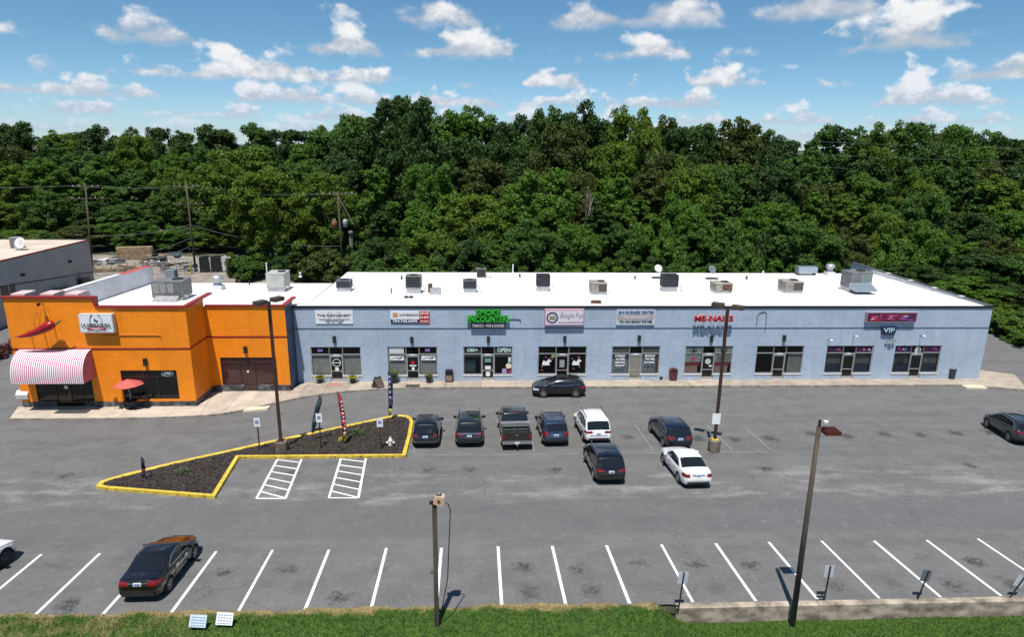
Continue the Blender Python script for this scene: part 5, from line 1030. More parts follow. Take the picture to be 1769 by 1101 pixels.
p = onz(1142, 657, .15); tag(MB().box(p.x-.12, p.x+.12, p.y, p.y+.2, .15, .42).box(p.x-.14, p.x+.14, p.y-.02, p.y+.22, .42, .46).build('ash_urn', M_BLACK), 'small dark ash box against the blue wall', 'box')
# folding board leaning on the walk
p = onz(653, 671, .15); r = wroot('sandwich_board', (p.x, p.y, .15)); tag(r, 'dark folding sidewalk board near the kerb', 'sign')
for s in (-1, 1): MB().box(p.x-.3, p.x+.3, p.y-.02, p.y+.02, .15, 1.15, Matrix.Rotation(s*.32, 3, 'Y') @ Matrix.Rotation(.5, 3, 'Z'), (p.x+s*.02, p.y, 1.1)).build('board', pm('brown_board', (.06, .035, .03), .7, 0, .5, 4.0, col2=(.2, .15, .12)), r)
for px, py, l, m_, n_ in ((580, 664.5, 'terracotta doormat before the furniture shop door', pm('terracotta_mat', (.42, .22, .16), .9), 1), (713, 667, 'charcoal doormat before the bargain shop door', pm('mat_dark', (.05, .055, .05), .95), 2), (125, 712, 'dark entrance mat under the striped awning', pm('mat_dark', (.05, .055, .05), .95), 3)):
    p = onz(px, py, .16); wd = .6 if n_ < 3 else 1.2; o = MB().box(-wd, wd, -.3, .3, 0, .02).build('doormat', m_, loc=(p.x, p.y, .158 if n_ < 3 else .17)); tag(o, l, 'doormat')
# cream donation/utility box by the restaurant corner
p = onz(43, 705, .1); r = wroot('drop_box', (p.x, p.y, lot_z(p.y))); tag(r, 'pale grey metal drop box on a dark stand at the restaurant corner', 'box'); z = .1; MB().box(p.x-.15, p.x+.15, p.y+.1, p.y+.5, z-.1, z+.75).build('stand', M_BLACK, r); MB().prism([(p.y-.1, z+.75), (p.y+.7, z+.75), (p.y+.75, z+1.35), (p.y+.1, z+1.4), (p.y-.15, z+1.1)], 'x', p.x-.45, p.x+.45).build('box_body', C('pale_box', (.56, .57, .56)), r)
# patio table with umbrella and chairs
p = onz(228, 707, .15); r = wroot('patio_table', (p.x, p.y, .15)); tag(r, 'black patio table outside the restaurant window', 'table'); MB().lathe([(.50, .70), (.50, .73)], (p.x, p.y, .15), 20).build('table_top', M_BLACK, r); b = MB(); b.lathe([(.28, 0), (.26, .04), (.04, .06), (.035, .70)], (p.x, p.y, .15), 12); b.build('pedestal', M_BLACK, r)
u = wroot('patio_umbrella', (p.x-.05, p.y, .89)); tag(u, 'coral red tilted patio umbrella over the black table', 'umbrella'); MB().tube([(p.x, p.y, .89), (p.x, p.y, 2.45)], .022, 8).build('pole', M_ALU, u)
seg = 8; vs = [(p.x, p.y, 2.62)] + [(p.x+1.08*math.cos(k*2*math.pi/seg+.2), p.y+1.0*math.sin(k*2*math.pi/seg+.2), 2.15+.05*(k % 2)) for k in range(seg)]; o = link('canopy', mesh('canopy', vs, [(0, 1+k, 1+(k+1) % seg) for k in range(seg)]), pm('coral_canvas', (.52, .10, .085), .7, 0, .1, 2.0), u); o.modifiers.new('t', 'SOLIDIFY').thickness = .012; b = MB()
for k in range(seg): b.tube([(p.x, p.y, 2.56), tuple(Vector(vs[1+k])-Vector((0, 0, .02)))], .010, 5)
b.build('rib', M_ALU, u)
for k, (dx, dy, a) in enumerate(((-.95, .1, R_(-90)), (.95, .15, R_(90)), (.1, .85, R_(180)))):
    r = empty('patio_chair', (p.x+dx, p.y+dy, .15), a, 'black metal patio chair drawn up to the umbrella table', 'chair', 'chairs around the patio table')
    MB().box(-.22, .22, -.22, .22, .43, .46).build('seat', M_BLACK, r); b = MB()
    for q in range(5): b.box(-.2+.09*q, -.17+.09*q, -.235, -.215, .5, .88)
    b.tube([(-.22, -.22, .46), (-.22, -.24, .9), (.22, -.24, .9), (.22, -.22, .46)], .014, 6); b.build('backrest', M_BLACK, r)
    for sx in (-1, 1):
        for sy in (-1, 1): MB().tube([(.2*sx, .2*sy, .43), (.23*sx, .24*sy, 0)], .014, 6).build('leg', M_BLACK, r)
# two lawn signs lying back on the bank
for px, py, l, c in ((342, 1074, 'pale blue hand-lettered sign stuck in the grass bank', C('pale_blue_sign', (.48, .60, .66))), (388, 1070, 'white hand-lettered sign stuck in the grass bank', C('white_lawn_sign', (.74, .75, .80)))):
    p = onz(px, py, verge_z(-10, 22.3)+.35); r = wroot('lawn_sign', (p.x, p.y, verge_z(p.x, p.y))); tag(r, l, 'sign'); b = MB(); Rx = Matrix.Rotation(R_(-28), 3, 'X') @ Matrix.Rotation(R_(4), 3, 'Y'); b.box(p.x-.32, p.x+.32, p.y-.008, p.y+.008, p.z-.23, p.z+.23, Rx); b.build('board', c, r)
    for k in range(4):
        for q in range(5): b = MB(); b.box(p.x-.26+.11*q, p.x-.18+.11*q, p.y-.014, p.y-.009, p.z+.11-.1*k, p.z+.15-.1*k, Rx, (p.x, p.y, p.z)); b.build('scrawl', C('scrawl_blue', (.22, .26, .38)), r)
    for s in (-.2, .2): MB().tube([(p.x+s, p.y+.05, p.z-.15), (p.x+s, p.y+.1, verge_z(p.x, p.y)-.1)], .008, 5).build('stake', M_BLACK, r)
# ================================================================== VEHICLES
M_TYRE = pm('tyre_rubber', (.012, .012, .013), .85, 0, .1, 5.0); M_RIM = pm('alloy_rim', (.55, .56, .57), .3, .8, .08, 5.0); M_DRIM = pm('dark_rim', (.05, .05, .055), .35, .6, .1, 5.0)
M_CGLASS = pm('car_glass', (.010, .012, .014), .04, 0, .02, 2.0, spec=.7); M_TRIM = pm('black_trim', (.014, .014, .015), .55, 0, .1, 5.0); M_CHROME = pm('chrome', (.75, .76, .78), .12, .95, .03, 4.0)
M_TAIL = pm('tail_lamp', (.20, .006, .008), .12, 0, .1, 5.0, coat=.6); M_HEAD = pm('head_lamp', (.65, .68, .70), .1, .2, .05, 5.0, coat=.6); M_PLATE = C('licence_plate', (.62, .66, .74)); M_PNUM = C('plate_print', (.06, .08, .25))
def paint(name, col, metal=.25): return pm('paint_'+name, col, .22, metal, .015, 1.0, coat=1.0)
def crom(pts, m=9):
    out = []; seg = []; P = [np.array(p, float) for p in pts]
    for i in range(len(P)-1):
        p0, p1, p2, p3 = P[max(i-1, 0)], P[i], P[i+1], P[min(i+2, len(P)-1)]
        d = np.linalg.norm(p2-p1); k = max(2, int(m*d/.45))
        for j in range(k):
            t = j/k; t1 = (p2-p0)*.42; t2 = (p3-p1)*.42
            L0, L1 = np.linalg.norm(t1)+1e-9, np.linalg.norm(t2)+1e-9; t1 = t1/L0*min(L0, d*.9); t2 = t2/L1*min(L1, d*.9)
            h = (2*t**3-3*t**2+1)*p1 + (t**3-2*t*t+t)*t1 + (-2*t**3+3*t*t)*p2 + (t**3-t*t)*t2
            out.append(h); seg.append(i)
    out.append(P[-1]); seg.append(len(P)-2)
    return out, seg
_cars = [0]
def wheel(root, x, y, r, wd, rimm, side):
    t = MB(); t.lathe([(r*.62, -wd/2), (r*.92, -wd/2), (r, -wd*.32), (r, wd*.32), (r*.92, wd/2), (r*.62, wd/2)], (0, 0, 0), 24, 'y')
    o = t.build('wheel', M_TYRE, root, True); o.location = (x, y, r)
    b = MB(); s = side; yo = s*wd*.54
    b.lathe([(r*.66, yo-s*.05), (r*.66, yo), (r*.60, yo), (r*.60, yo-s*.04)], (0, 0, 0), 24, 'y'); b.lathe([(r*.16, yo-s*.06), (r*.16, yo-s*.005)], (0, 0, 0), 12, 'y')
    for k in range(5):
        a = k*2*math.pi/5+.3; ca, sa = math.cos(a), math.sin(a); q = [(r*.12, -r*.085), (r*.63, -r*.06), (r*.63, r*.06), (r*.12, r*.085)]; pts = [(u*ca-v*sa, u*sa+v*ca) for u, v in q]; b.prism(pts, 'y', min(yo-s*.035, yo-s*.006), max(yo-s*.035, yo-s*.006))
    b.build('rim', rimm, o); MB().lathe([(r*.6, yo-s*.08), (r*.6, yo-s*.07)], (0, 0, 0), 20, 'y').build('brake_disc', M_TRIM, o)
def car(name, label, L, W, prof, rear_seg, front_seg, belt, dlo, col, wheels, wr=.34, bot=.24, tumble=.20, tail=None, head=None, rails=None, plate_z=.9, rim=M_RIM, roofglass=None, chrome=None, cladding=False, rear_bar=None, cat='car', open_rear=False, chrome_belt=False):
    """prof: side profile of the centre line from the rear bumper over the roof to the nose (x from the rear end); rear_seg/front_seg: profile segments that are glass"""
    root = empty(name, (0, 0, 0)); tag(root, label, cat); body = paint(col[0], col[1], col[2] if len(col) > 2 else .25)
    st, seg = crom(prof); zb = lambda x: np.interp(x, [b[0] for b in belt], [b[1] for b in belt])
    wf = lambda x: W/2*np.interp(x/L, [0, .02, .06, .15, .35, .7, .85, .93, .975, 1.0], [.80, .90, .955, .985, 1.0, 1.0, .975, .92, .84, .74])
    zlow = lambda x: bot + np.interp(x, [0, .35, .9, L-.9, L-.3, L], [.14, .02, 0, 0, 0, .06])
    rows = []; nv = None
    for (x, zt) in st:
        x = float(x); zt = float(zt); w_ = wf(x); zl = zlow(x); zbe = min(zb(x), zt-.012); hh = max(0, zt-zbe); wr_ = w_*.955 - tumble*hh
        zm = zl + (zbe-zl)*.55
        cp = [(0, zl), (w_*.86, zl), (w_*.965, zl+.09), (w_*1.0, zm-.05), (w_*1.0, zm+.06), (w_*.985, zbe-.06), (w_*.955, zbe), (wr_+.012, zt-min(.09, hh*.45)), (wr_-.05, zt-min(.03, hh*.2)), (wr_*.70, zt+.0*hh), (wr_*.35, zt+.012), (0, zt+.016)]
        sub = [1, 2, 3, 2, 3, 2, 7, 2, 2, 2, 2]; row = []
        for k in range(len(cp)-1):
            for j in range(sub[k]): t = j/sub[k]; row.append((x, cp[k][0]*(1-t)+cp[k+1][0]*t, cp[k][1]*(1-t)+cp[k+1][1]*t))
        row.append((x, *cp[-1])); rows.append(row); nv = len(row)
    rows = np.array(rows); n = len(rows); mir = rows*np.array([1, -1, 1]); full = np.concatenate([rows, mir[:, ::-1][:, 1:]], 1); m = full.shape[1]
    V = full.reshape(-1, 3); groups = {k: [] for k in ('body', 'rear_window', 'windshield', 'side_window', 'tail_lamp', 'head_lamp', 'cladding', 'roof_glass')}
    from_band = 1+2+3+2+3+2   # first index of the greenhouse band
    def inpoly(px, pz, poly):
        c = False; j = len(poly)-1
        for i in range(len(poly)):
            if (poly[i][1] > pz) != (poly[j][1] > pz) and px < (poly[j][0]-poly[i][0])*(pz-poly[i][1])/(poly[j][1]-poly[i][1])+poly[i][0]: c = not c
            j = i
        return c
    for i in range(n-1):
        for j in range(m-1):
            q = (i*m+j, (i+1)*m+j, (i+1)*m+j+1, i*m+j+1); c = V[list(q)].mean(0); jj = j if j < nv-1 else m-2-j; s = seg[i]; wv = wf(c[0]); key = 'body'; green = jj >= from_band
            on_side = jj < from_band+7
            if any(abs(c[0]-wx) < wr*1.22 and math.hypot(c[0]-wx, c[2]-wr) < wr*1.17 for wx in wheels) and abs(c[1]) > wv*.8 and c[2] < wr*2.3: continue
            if green and s in rear_seg and abs(c[1]) < (wv*.955-tumble*max(0, c[2]-zb(c[0])))*.90: key = 'rear_window'
            elif green and s in front_seg and abs(c[1]) < (wv*.955-tumble*max(0, c[2]-zb(c[0])))*.93: key = 'windshield'
            elif green and on_side and any(inpoly(c[0], c[2], d) for d in dlo): key = 'side_window'
            elif tail and tail[0] < c[2] < tail[1] and c[0] < tail[2] and abs(c[1]) > wv*tail[3]: key = 'tail_lamp'
            elif head and head[0] < c[2] < head[1] and c[0] > L-head[2] and abs(c[1]) > wv*head[3]: key = 'head_lamp'
            elif roofglass and roofglass[0] < c[0] < roofglass[1] and abs(c[1]) < roofglass[2] and jj > from_band+7: key = 'roof_glass'
            elif cladding and c[2] < bot+.16: key = 'cladding'
            groups[key].append(q)
    mats = dict(body=body, rear_window=M_CGLASS, windshield=M_CGLASS, side_window=M_CGLASS, tail_lamp=M_TAIL, head_lamp=M_HEAD, cladding=M_TRIM, roof_glass=M_CGLASS)
    for key, fs in groups.items():
        if not fs: continue
        sets = [fs]
        if key in ('side_window', 'tail_lamp', 'head_lamp'): sets = [[q for q in fs if V[q[0]][1] + V[q[2]][1] > 0], [q for q in fs if V[q[0]][1] + V[q[2]][1] <= 0]]
        for ss in sets:
            if not ss: continue
            used = sorted({k for f in ss for k in f}); mp = {k: i for i, k in enumerate(used)}; vs = [tuple(V[k]) for k in used]; fq = [tuple(mp[k] for k in f) for f in ss]
            if key == 'body': k0 = len(vs); vs += [tuple(v) for v in full[0]] + [tuple(v) for v in full[-1]]; fq += [tuple(range(k0, k0+m)), tuple(range(k0+2*m-1, k0+m-1, -1))]
            b = MB(); b.v = vs; b.f = fq; o = b.build(key, mats[key], root, True)
            if key == 'body':
                for p in o.data.polygons:
                    if len(p.vertices) > 4: p.use_smooth = False
    # what the skin leaves open
    MB().box(.25, L-.25, -W*.40, W*.40, bot-.02, bot+.30).build('underbody', M_TRIM, root)
    for wx in wheels:
        for s in (-1, 1): wheel(root, wx, s*(W/2-.115), wr, .22, rim, s)
        for s in (-1, 1):
            arc_ = [(wx+wr*1.17*math.cos(t), wr+wr*1.17*math.sin(t)) for t in np.linspace(-.25, math.pi+.25, 16)]
            MB().tube([(p[0], s*(float(wf(wx))-.012), p[1]) for p in arc_], .028, 5).build('wheel_arch', M_TRIM, root)
            MB().prism(arc_, 'y', s*(W/2-.30), s*(W/2-.29)).build('arch_liner', M_TRIM, root)
    # rear details follow the profile
    xz = sorted([(float(p[1]), float(p[0])) for p in st if p[0] < prof[0][0]+L*.3]); xr = lambda z: float(np.interp(z, [q[0] for q in xz], [q[1] for q in xz]))
    def on_rear(nm, y0, y1, z0, z1, mat, out=.02): return MB().prism([(xr((z0))-out, z0), (xr((z1))-out, z1), (xr((z1))+.05, z1), (xr((z0))+.05, z0)], 'y', y0, y1).build(nm, mat, root)
    pl = on_rear('licence_plate', -.16, .16, plate_z, plate_z+.13, M_PLATE, .03); MB().box(xr(plate_z)-.036, xr(plate_z)-.031, -.12, .12, plate_z+.035, plate_z+.09).build('plate_number', M_PNUM, pl)
    MB().box(-.012, .10, -W*.36, W*.36, bot+.14, bot+.26).build('rear_bumper_insert', M_TRIM, root)
    if rear_bar: on_rear('rear_trim_bar', -W*rear_bar[2], W*rear_bar[2], rear_bar[0], rear_bar[0]+rear_bar[1], M_CHROME, .025)
    xm = next(float(p[0]) for p, s in zip(st, seg) if s in front_seg) + (.35)
    for s in (-1, 1):
        b = MB(); zz = float(zb(xm))+.09; b.box(xm-.07, xm+.09, s*(W/2-.03) if s > 0 else -(W/2+.19), s*(W/2+.19) if s > 0 else -(W/2-.03), zz-.07, zz+.09, Matrix.Rotation(s*.12, 3, 'Z')); b.build('wing_mirror', body, root)
    for s in (-1, 1):
        for xd in (L*.36, L*.565): MB().box(xd, xd+.2, s*(W/2+.002)-.012, s*(W/2+.002)+.012, float(zb(xd))-.15, float(zb(xd))-.115).build('door_handle', M_CHROME if chrome else body, root)
        for xd in (L*.335, L*.53, L*.735): MB().box(xd, xd+.012, s*(W/2-.002)-.008, s*(W/2-.002)+.004, bot+.18, float(zb(xd))-.05).build('door_seam', M_TRIM, root)
    if rails:
        for s in (-1, 1): yy = s*(W/2*.955-tumble*(rails[2]-float(zb(rails[0])))-.07); MB().tube([(rails[0], yy, rails[2]-.03), (rails[0]+.12, yy, rails[2]+.055), (rails[1]-.15, yy, rails[2]+.07), (rails[1], yy, rails[2]-.01)], .022, 6).build('roof_rail', rails[3], root)
    if chrome_belt:
        for s in (-1, 1):
            for d in dlo[:1]: b = MB(); ps = [(p[0], s*(float(wf(p[0]))*.955-tumble*max(0, p[1]-float(zb(p[0])))+.008), p[1]) for p in d]; b.tube(ps+[ps[0]], .016, 5); b.build('window_chrome', M_CHROME, root)
    # grille, lower intake
    MB().box(L-.06, L+.012, -W*.27, W*.27, .52, .72).build('grille', M_TRIM, root); MB().box(L-.1, L+.006, -W*.33, W*.33, bot+.06, bot+.2).build('lower_intake', M_TRIM, root)
    return root
def park(root, px, py, ang=0.0, x=None, y=None, front=False, L=0):
    """px,py: where the middle of the rear bumper meets the ground; ang: turn left from straight ahead"""
    p = G(px, py) if x is None else Vector((x, y, lot_z(y)))
    h = R_(90)+ang; d = Vector((math.cos(h), math.sin(h), 0)); slope = (lot_z(p.y+d.y*2)-lot_z(p.y))/2
    if front: p = p - d*L
    z = lot_z(p.y)
    fx = Vector((d.x, d.y, slope)).normalized(); fy = Vector((-d.y, d.x, 0)); 
    if abs(d.y) < .9: fy = Vector((-d.y, d.x, (lot_z(p.y+d.x)-lot_z(p.y-d.x))/2)).normalized()
    fz = fx.cross(fy).normalized(); fy = fz.cross(fx)
    M = Matrix((fx, fy, fz)).transposed().to_4x4(); M.translation = (p.x, p.y, z+.012); root.matrix_world = M
    return root
def suv(name, label, col, L=4.6, W=1.86, H=1.70, **k):
    """two-box: upright hatch, roof falling slightly to the rear, hood at belt height"""
    h = H
    prof = [(.03, .48), (.0, .62), (.03, .80), (.06, .96), (.12, 1.08), (.42, h-.16), (.62, h-.045), (1.1, h-.005), (L*.40, h), (L*.53, h-.05), (L*.60, h-.13), (L*.765, 1.12), (L*.80, 1.075), (L*.90, .99), (L*.965, .86), (L-.02, .70), (L, .50)]
    belt = [(0, .93), (.3, 1.04), (L*.3, 1.03), (L*.7, .985), (L*.8, .96), (L, .70)]
    dlo = [[(.55, 1.13), (.75, h-.20), (1.3, h-.13), (L*.50, h-.13), (L*.56, h-.17), (L*.70, 1.06), (L*.68, 1.04), (L*.3, 1.075)]]
    kw = dict(rear_seg=(4,), front_seg=(10,), belt=belt, dlo=dlo, wheels=(L*.195, L*.805), wr=.355, bot=.27, tail=(.86, 1.0, .34, .68), head=(.68, .80, .42, .58), plate_z=.78, cladding=True, cat='SUV'); kw.update(k)
    return car(name, label, L, W, prof, kw.pop('rear_seg'), kw.pop('front_seg'), kw.pop('belt'), kw.pop('dlo'), col, kw.pop('wheels'), **kw)
def sedan(name, label, col, L=4.7, W=1.82, H=1.46, **k):
    h = H
    prof = [(.03, .45), (.0, .58), (.02, .78), (.05, .95), (.14, 1.02), (.62, 1.06), (.74, 1.08), (1.42, h-.05), (1.8, h-.005), (L*.50, h), (L*.575, h-.06), (L*.735, 1.02), (L*.77, .985), (L*.90, .88), (L*.965, .76), (L-.02, .62), (L, .46)]
    belt = [(0, .88), (.4, .95), (L*.3, .935), (L*.7, .90), (L*.8, .87), (L, .62)]
    dlo = [[(1.05, 1.03), (1.5, h-.14), (1.9, h-.09), (L*.50, h-.09), (L*.55, h-.13), (L*.685, .965), (L*.66, .95), (L*.3, .98)]]
    kw = dict(rear_seg=(6,), front_seg=(10,), belt=belt, dlo=dlo, wheels=(L*.205, L*.80), wr=.325, bot=.20, tail=(.76, .96, .40, .50), head=(.58, .76, .5, .50), plate_z=.80, tumble=.30); kw.update(k)
    return car(name, label, L, W, prof, kw.pop('rear_seg'), kw.pop('front_seg'), kw.pop('belt'), kw.pop('dlo'), col, kw.pop('wheels'), **kw)
BLACK = ('black', (.004, .004, .005), .1); NAVYP = ('deep_navy', (.006, .009, .022), .2); GREYP = ('charcoal', (.020, .021, .024), .4); WHITEP = ('white', (.78, .78, .78), 0); BLUEP = ('slate_blue', (.028, .048, .085), .4)
c = suv('parked_suv', 'black SUV with a silver-edged rear bumper beside the yellow island kerb', BLACK, 4.45, 1.82, 1.68, rear_bar=(.50, .045, .40), roofglass=(1.0, 2.4, .45)); park(c, 735, 777, R_(1))
c = suv('parked_suv', 'charcoal SUV with a chrome strip across the tailgate next to the pickup', GREYP, 4.95, 1.93, 1.76, rear_bar=(.98, .05, .40), roofglass=(1.2, 2.8, .5), rails=(.9, 3.0, 1.74, M_TRIM), tail=(.88, 1.06, .40, .58)); park(c, 811, 775.5, R_(1))
c = suv('parked_suv', 'slate blue compact SUV parked between the pickup and the white SUV', BLUEP, 4.75, 1.84, 1.69, rails=(.9, 2.9, 1.67, M_TRIM), tail=(.78, 1.10, .40, .66), rear_bar=(.90, .03, .2)); park(c, 961, 774, R_(2))
c = suv('parked_suv', 'white SUV with black roof rails', WHITEP, 4.9, 1.93, 1.77, rails=(.8, 3.1, 1.75, M_TRIM), tail=(.86, 1.02, .5, .55), rear_bar=(.72, .03, .32)); park(c, 1034, 771, R_(2))
c = suv('parked_suv', 'black SUV with silver roof rails parked behind the white SUV', BLACK, 4.65, 1.88, 1.68, rails=(.8, 2.9, 1.66, M_CHROME), tail=(.84, .99, .45, .50)); park(c, 1056, 840.5, R_(1.5))
c = suv('parked_suv', 'dark navy SUV next to the light pole with a notice', NAVYP, 4.75, 1.88, 1.62, tail=(.84, 1.0, .45, .52), chrome_belt=True); park(c, 1175, 781, R_(2.5))
c = sedan('parked_sedan', 'white sedan parked behind the dark navy SUV', WHITEP, 4.86, 1.83, 1.47, tail=(.74, .96, .42, .60), rear_bar=(.84, .07, .20)); park(c, 1206, 847, R_(2))
c = sedan('parked_sedan', 'black sedan with chrome trim alone in a front parking bay', ('black_bronze', (.007, .006, .006), .2), 4.28, 1.78, 1.46, tail=(.78, .97, .38, .52), rear_bar=(.88, .03, .22), chrome=True, chrome_belt=True); 
pr, pf = G(240, 1045), G(306, 952); park(c, 240, 1045, math.atan2(pf.y-pr.y, pf.x-pr.x)-R_(90)-R_(4))
# small crossover at the kerb, facing left along the shops
c = suv('parked_crossover', 'black hatchback crossover parked along the kerb before the pet salon', BLACK, 4.43, 1.81, 1.53, chrome_belt=True, roofglass=(1.2, 2.3, .45), tail=(.80, 1.02, .5, .55), head=(.64, .78, .50, .60), tumble=.26, wr=.36)
w1 = G(994.6, 688); park(c, 0, 0, R_(90), x=w1.x+.86, y=w1.y+.92)
# grey crossover at the right side, seen from behind its near flank
c = suv('parked_crossover', 'dark grey coupe-roofed crossover parked alone near the building end', ('gunmetal', (.035, .042, .047), .5), 4.66, 1.85, 1.65, chrome_belt=True, rails=(.9, 2.9, 1.62, M_CHROME), tail=(.88, 1.0, .5, .3), tumble=.25)
wf_, wr2 = G(1699, 735.5), G(1743, 763.5); ang = math.atan2(wf_.y-wr2.y, wf_.x-wr2.x)-R_(90); d = (wf_-wr2).normalized(); n_ = Vector((d.y, -d.x, 0)); q = wr2 - d*.91 + n_*.80; park(c, 0, 0, ang, x=q.x, y=q.y)
# white off-roader mostly outside the frame
c = suv('parked_suv', 'white SUV with black wheels at the end of the front bays', WHITEP, 4.7, 1.87, 1.78, rim=M_DRIM, wr=.39, bot=.32); q = G(-8, 969); park(c, 0, 0, R_(-6), x=q.x-.45, y=q.y-4.15)

# pickup: cab from the same lofting, open bed from panels
Lp, Wp, Hp = 5.8, 2.03, 1.93; bed = 1.95
prof = [(bed+.02, .60), (bed, .9), (bed+.01, 1.10), (bed+.03, 1.22), (bed+.10, 1.30), (bed+.22, Hp-.10), (bed+.42, Hp-.01), (bed+1.0, Hp), (bed+1.55, Hp-.03), (bed+1.78, Hp-.11), (bed+2.42, 1.32), (bed+2.52, 1.27), (Lp-.7, 1.20), (Lp-.2, 1.08), (Lp-.03, .90), (Lp, .55)]
belt = [(bed, 1.2), (bed+1.5, 1.18), (bed+2.3, 1.14), (Lp-.3, 1.0), (Lp, .8)]
dlo = [[(bed+.40, 1.25), (bed+.45, Hp-.16), (bed+1.5, Hp-.15), (bed+1.72, Hp-.2), (bed+2.2, 1.24)]]
pk_ = car('pickup_truck', 'dark brown-grey pickup truck with a silver toolbox across its open bed', Lp, Wp, prof, (4,), (9,), belt, dlo, ('umber', (.030, .027, .024), .5), (1.15, Lp-1.0), wr=.40, bot=.42, tumble=.17, head=(.82, 1.02, .5, .55), plate_z=.55, cat='pickup')
for ch in list(pk_.children):
    if ch.name.split('.')[0] in ('licence_plate', 'rear_bumper_insert'):
        for g in list(ch.children): bpy.data.objects.remove(g)
        bpy.data.objects.remove(ch)
body = paint('umber', (.030, .027, .024)); zr_, zt_ = .55, 1.24
for s in (-1, 1):
    pts = [(.05, zr_), (.05, zt_), (bed-.02, zt_), (bed-.02, zr_-.05)] + [(1.15+.47*math.cos(t), .40+.47*math.sin(t)) for t in np.linspace(.3, math.pi-.3, 9)]
    y0, y1 = (Wp/2-.13, Wp/2-.015) if s > 0 else (-Wp/2+.015, -Wp/2+.13); MB().prism(pts, 'y', y0, y1).build('bed_side', body, pk_)
    MB().prism([(.02, .80), (.02, 1.10), (.16, 1.10), (.16, .80)], 'y', s*(Wp/2-.19), s*(Wp/2-.008)).build('tail_lamp', M_TAIL, pk_)
MB().box(.05, .13, -Wp/2+.19, Wp/2-.19, .66, 1.24).build('tailgate', body, pk_); MB().box(.02, bed, -Wp/2+.13, Wp/2-.13, .62, .68).build('bed_floor', M_TRIM, pk_)
MB().box(.045, .049, -.09, .09, 1.02, 1.07).build('tailgate_badge', M_CHROME, pk_); MB().box(-.14, .04, -Wp/2+.04, Wp/2-.04, .48, .66).build('rear_bumper', pm('pickup_chrome', (.50, .51, .52), .25, .8), pk_)
pl = MB().box(-.148, -.141, -.16, .16, .51, .64).build('licence_plate', M_PLATE, pk_); MB().tube([(.1, 0, .46), (-.38, 0, .44), (-.40, 0, .52)], .035, 8).build('tow_hitch', M_GALV, pk_)
tb = MB().box(1.42, 1.88, -Wp/2+.06, Wp/2-.06, 1.16, 1.36).build('toolbox', pm('silver_toolbox', (.60, .61, .62), .3, .7, .06), pk_); MB().box(1.40, 1.90, -Wp/2+.04, Wp/2-.04, 1.361, 1.39).build('lid', pm('silver_toolbox', (.60, .61, .62)), tb)
MB().box(1.05, 1.38, -Wp/2+.16, Wp/2-.16, .70, 1.05).build('bed_cargo', pm('cargo_green', (.03, .05, .045), .6, 0, .3, 4.0), pk_); MB().box(2.03, 2.09, -.12, .12, Hp-.02, Hp+.02).build('high_brake_lamp', M_TAIL, pk_)
park(pk_, 893, 779, R_(2))
# ================================================================== YARD BEHIND, POLES, TREES
def utility_pole(b0, t0, label, arms, R=.15):
    B = onz(*b0, 0); T = ony(*t0, B.y); r = wroot('utility_pole', tuple(B)); tag(r, label, 'utility pole'); MB().tube([B-Vector((0, 0, .3)), T], R*1.15, 10, R*.8).build('pole', M_WOOD, r, True); tips = []
    for (dz, half, ang) in arms:
        d = Vector((math.cos(ang), math.sin(ang), 0)); c = Vector((T.x, T.y, T.z-dz)); a, e = c-d*half, c+d*half
        MB().tube([a, e], .075, 6).build('crossarm', M_WOOD, r)
        for k in (-.92, -.5, .5, .92): MB().lathe([(.05, 0), (.075, .08), (.04, .2)], tuple(c+d*(half*k)+Vector((0, 0, .07))), 8).build('insulator', C('porcelain', (.5, .5, .48)), r)
        tips.append([c+d*(half*k)+Vector((0, 0, .25)) for k in (-.92, .92)])
    return r, B, T, tips
ra, Ba, Ta, ta = utility_pole((160, 470), (147, 317), 'wooden utility pole with double crossarms behind the grey warehouse', ((.5, 1.9, .15), (2.3, 2.3, .15)))
rb, Bb, Tb, tb_ = utility_pole((338, 468), (321, 315), 'wooden utility pole with double crossarms beside the storage yard', ((.7, 1.9, .15), (3.4, 2.3, .15)))
rc, Bc, Tc, tc = utility_pole((594, 486), (583, 331), 'wooden utility pole carrying a rusty and a grey transformer', ((.4, 2.3, .35),))
p = Tc.lerp(Bc, .36)
MB().lathe([(.05, 0), (.42, .05), (.42, 1.05), (.36, 1.15), (.05, 1.2)], (p.x-.75, p.y-.2, p.z-.6), 14).build('rusty_transformer', pm('rust_transformer', (.26, .10, .05), .7, .1, .2), rc, True); MB().lathe([(.05, 0), (.36, .05), (.36, 1.0), (.30, 1.1), (.05, 1.15)], (p.x+.85, p.y-.2, p.z-.35), 14).build('grey_transformer', pm('grey_transformer', (.34, .40, .44), .5, .1, .1), rc, True)
for s in (-.9, -.6, .75, .95): MB().lathe([(.05, 0), (.07, .1), (.03, .3)], (p.x+s, p.y-.2, p.z+.62), 8).build('bushing', C('porcelain', (.5, .5, .48)), rc)
MB().tube([Tc-Vector((-.1, 0, .7)), ony(611, 388, Tc.y-2)], .02, 5).build('guy_wire', M_GALV, rc)
B = onz(607.5, 478, 0); T = ony(606, 404, B.y); r = wroot('conduit_mast', tuple(B)); tag(r, 'pale metal service mast behind the roof edge', 'pole'); b = MB()
for s in (-.18, 0, .18): b.tube([(B.x+s, B.y, 0), (T.x+s, B.y, T.z)], .07, 8)
b.build('pipes', pm('pale_mast', (.42, .44, .44), .5, .3), r); MB().lathe([(.3, 0), (.4, .25), (.35, .5), (.1, .6)], (T.x, B.y, T.z-.1), 12).build('weatherhead', M_MGREY, r)
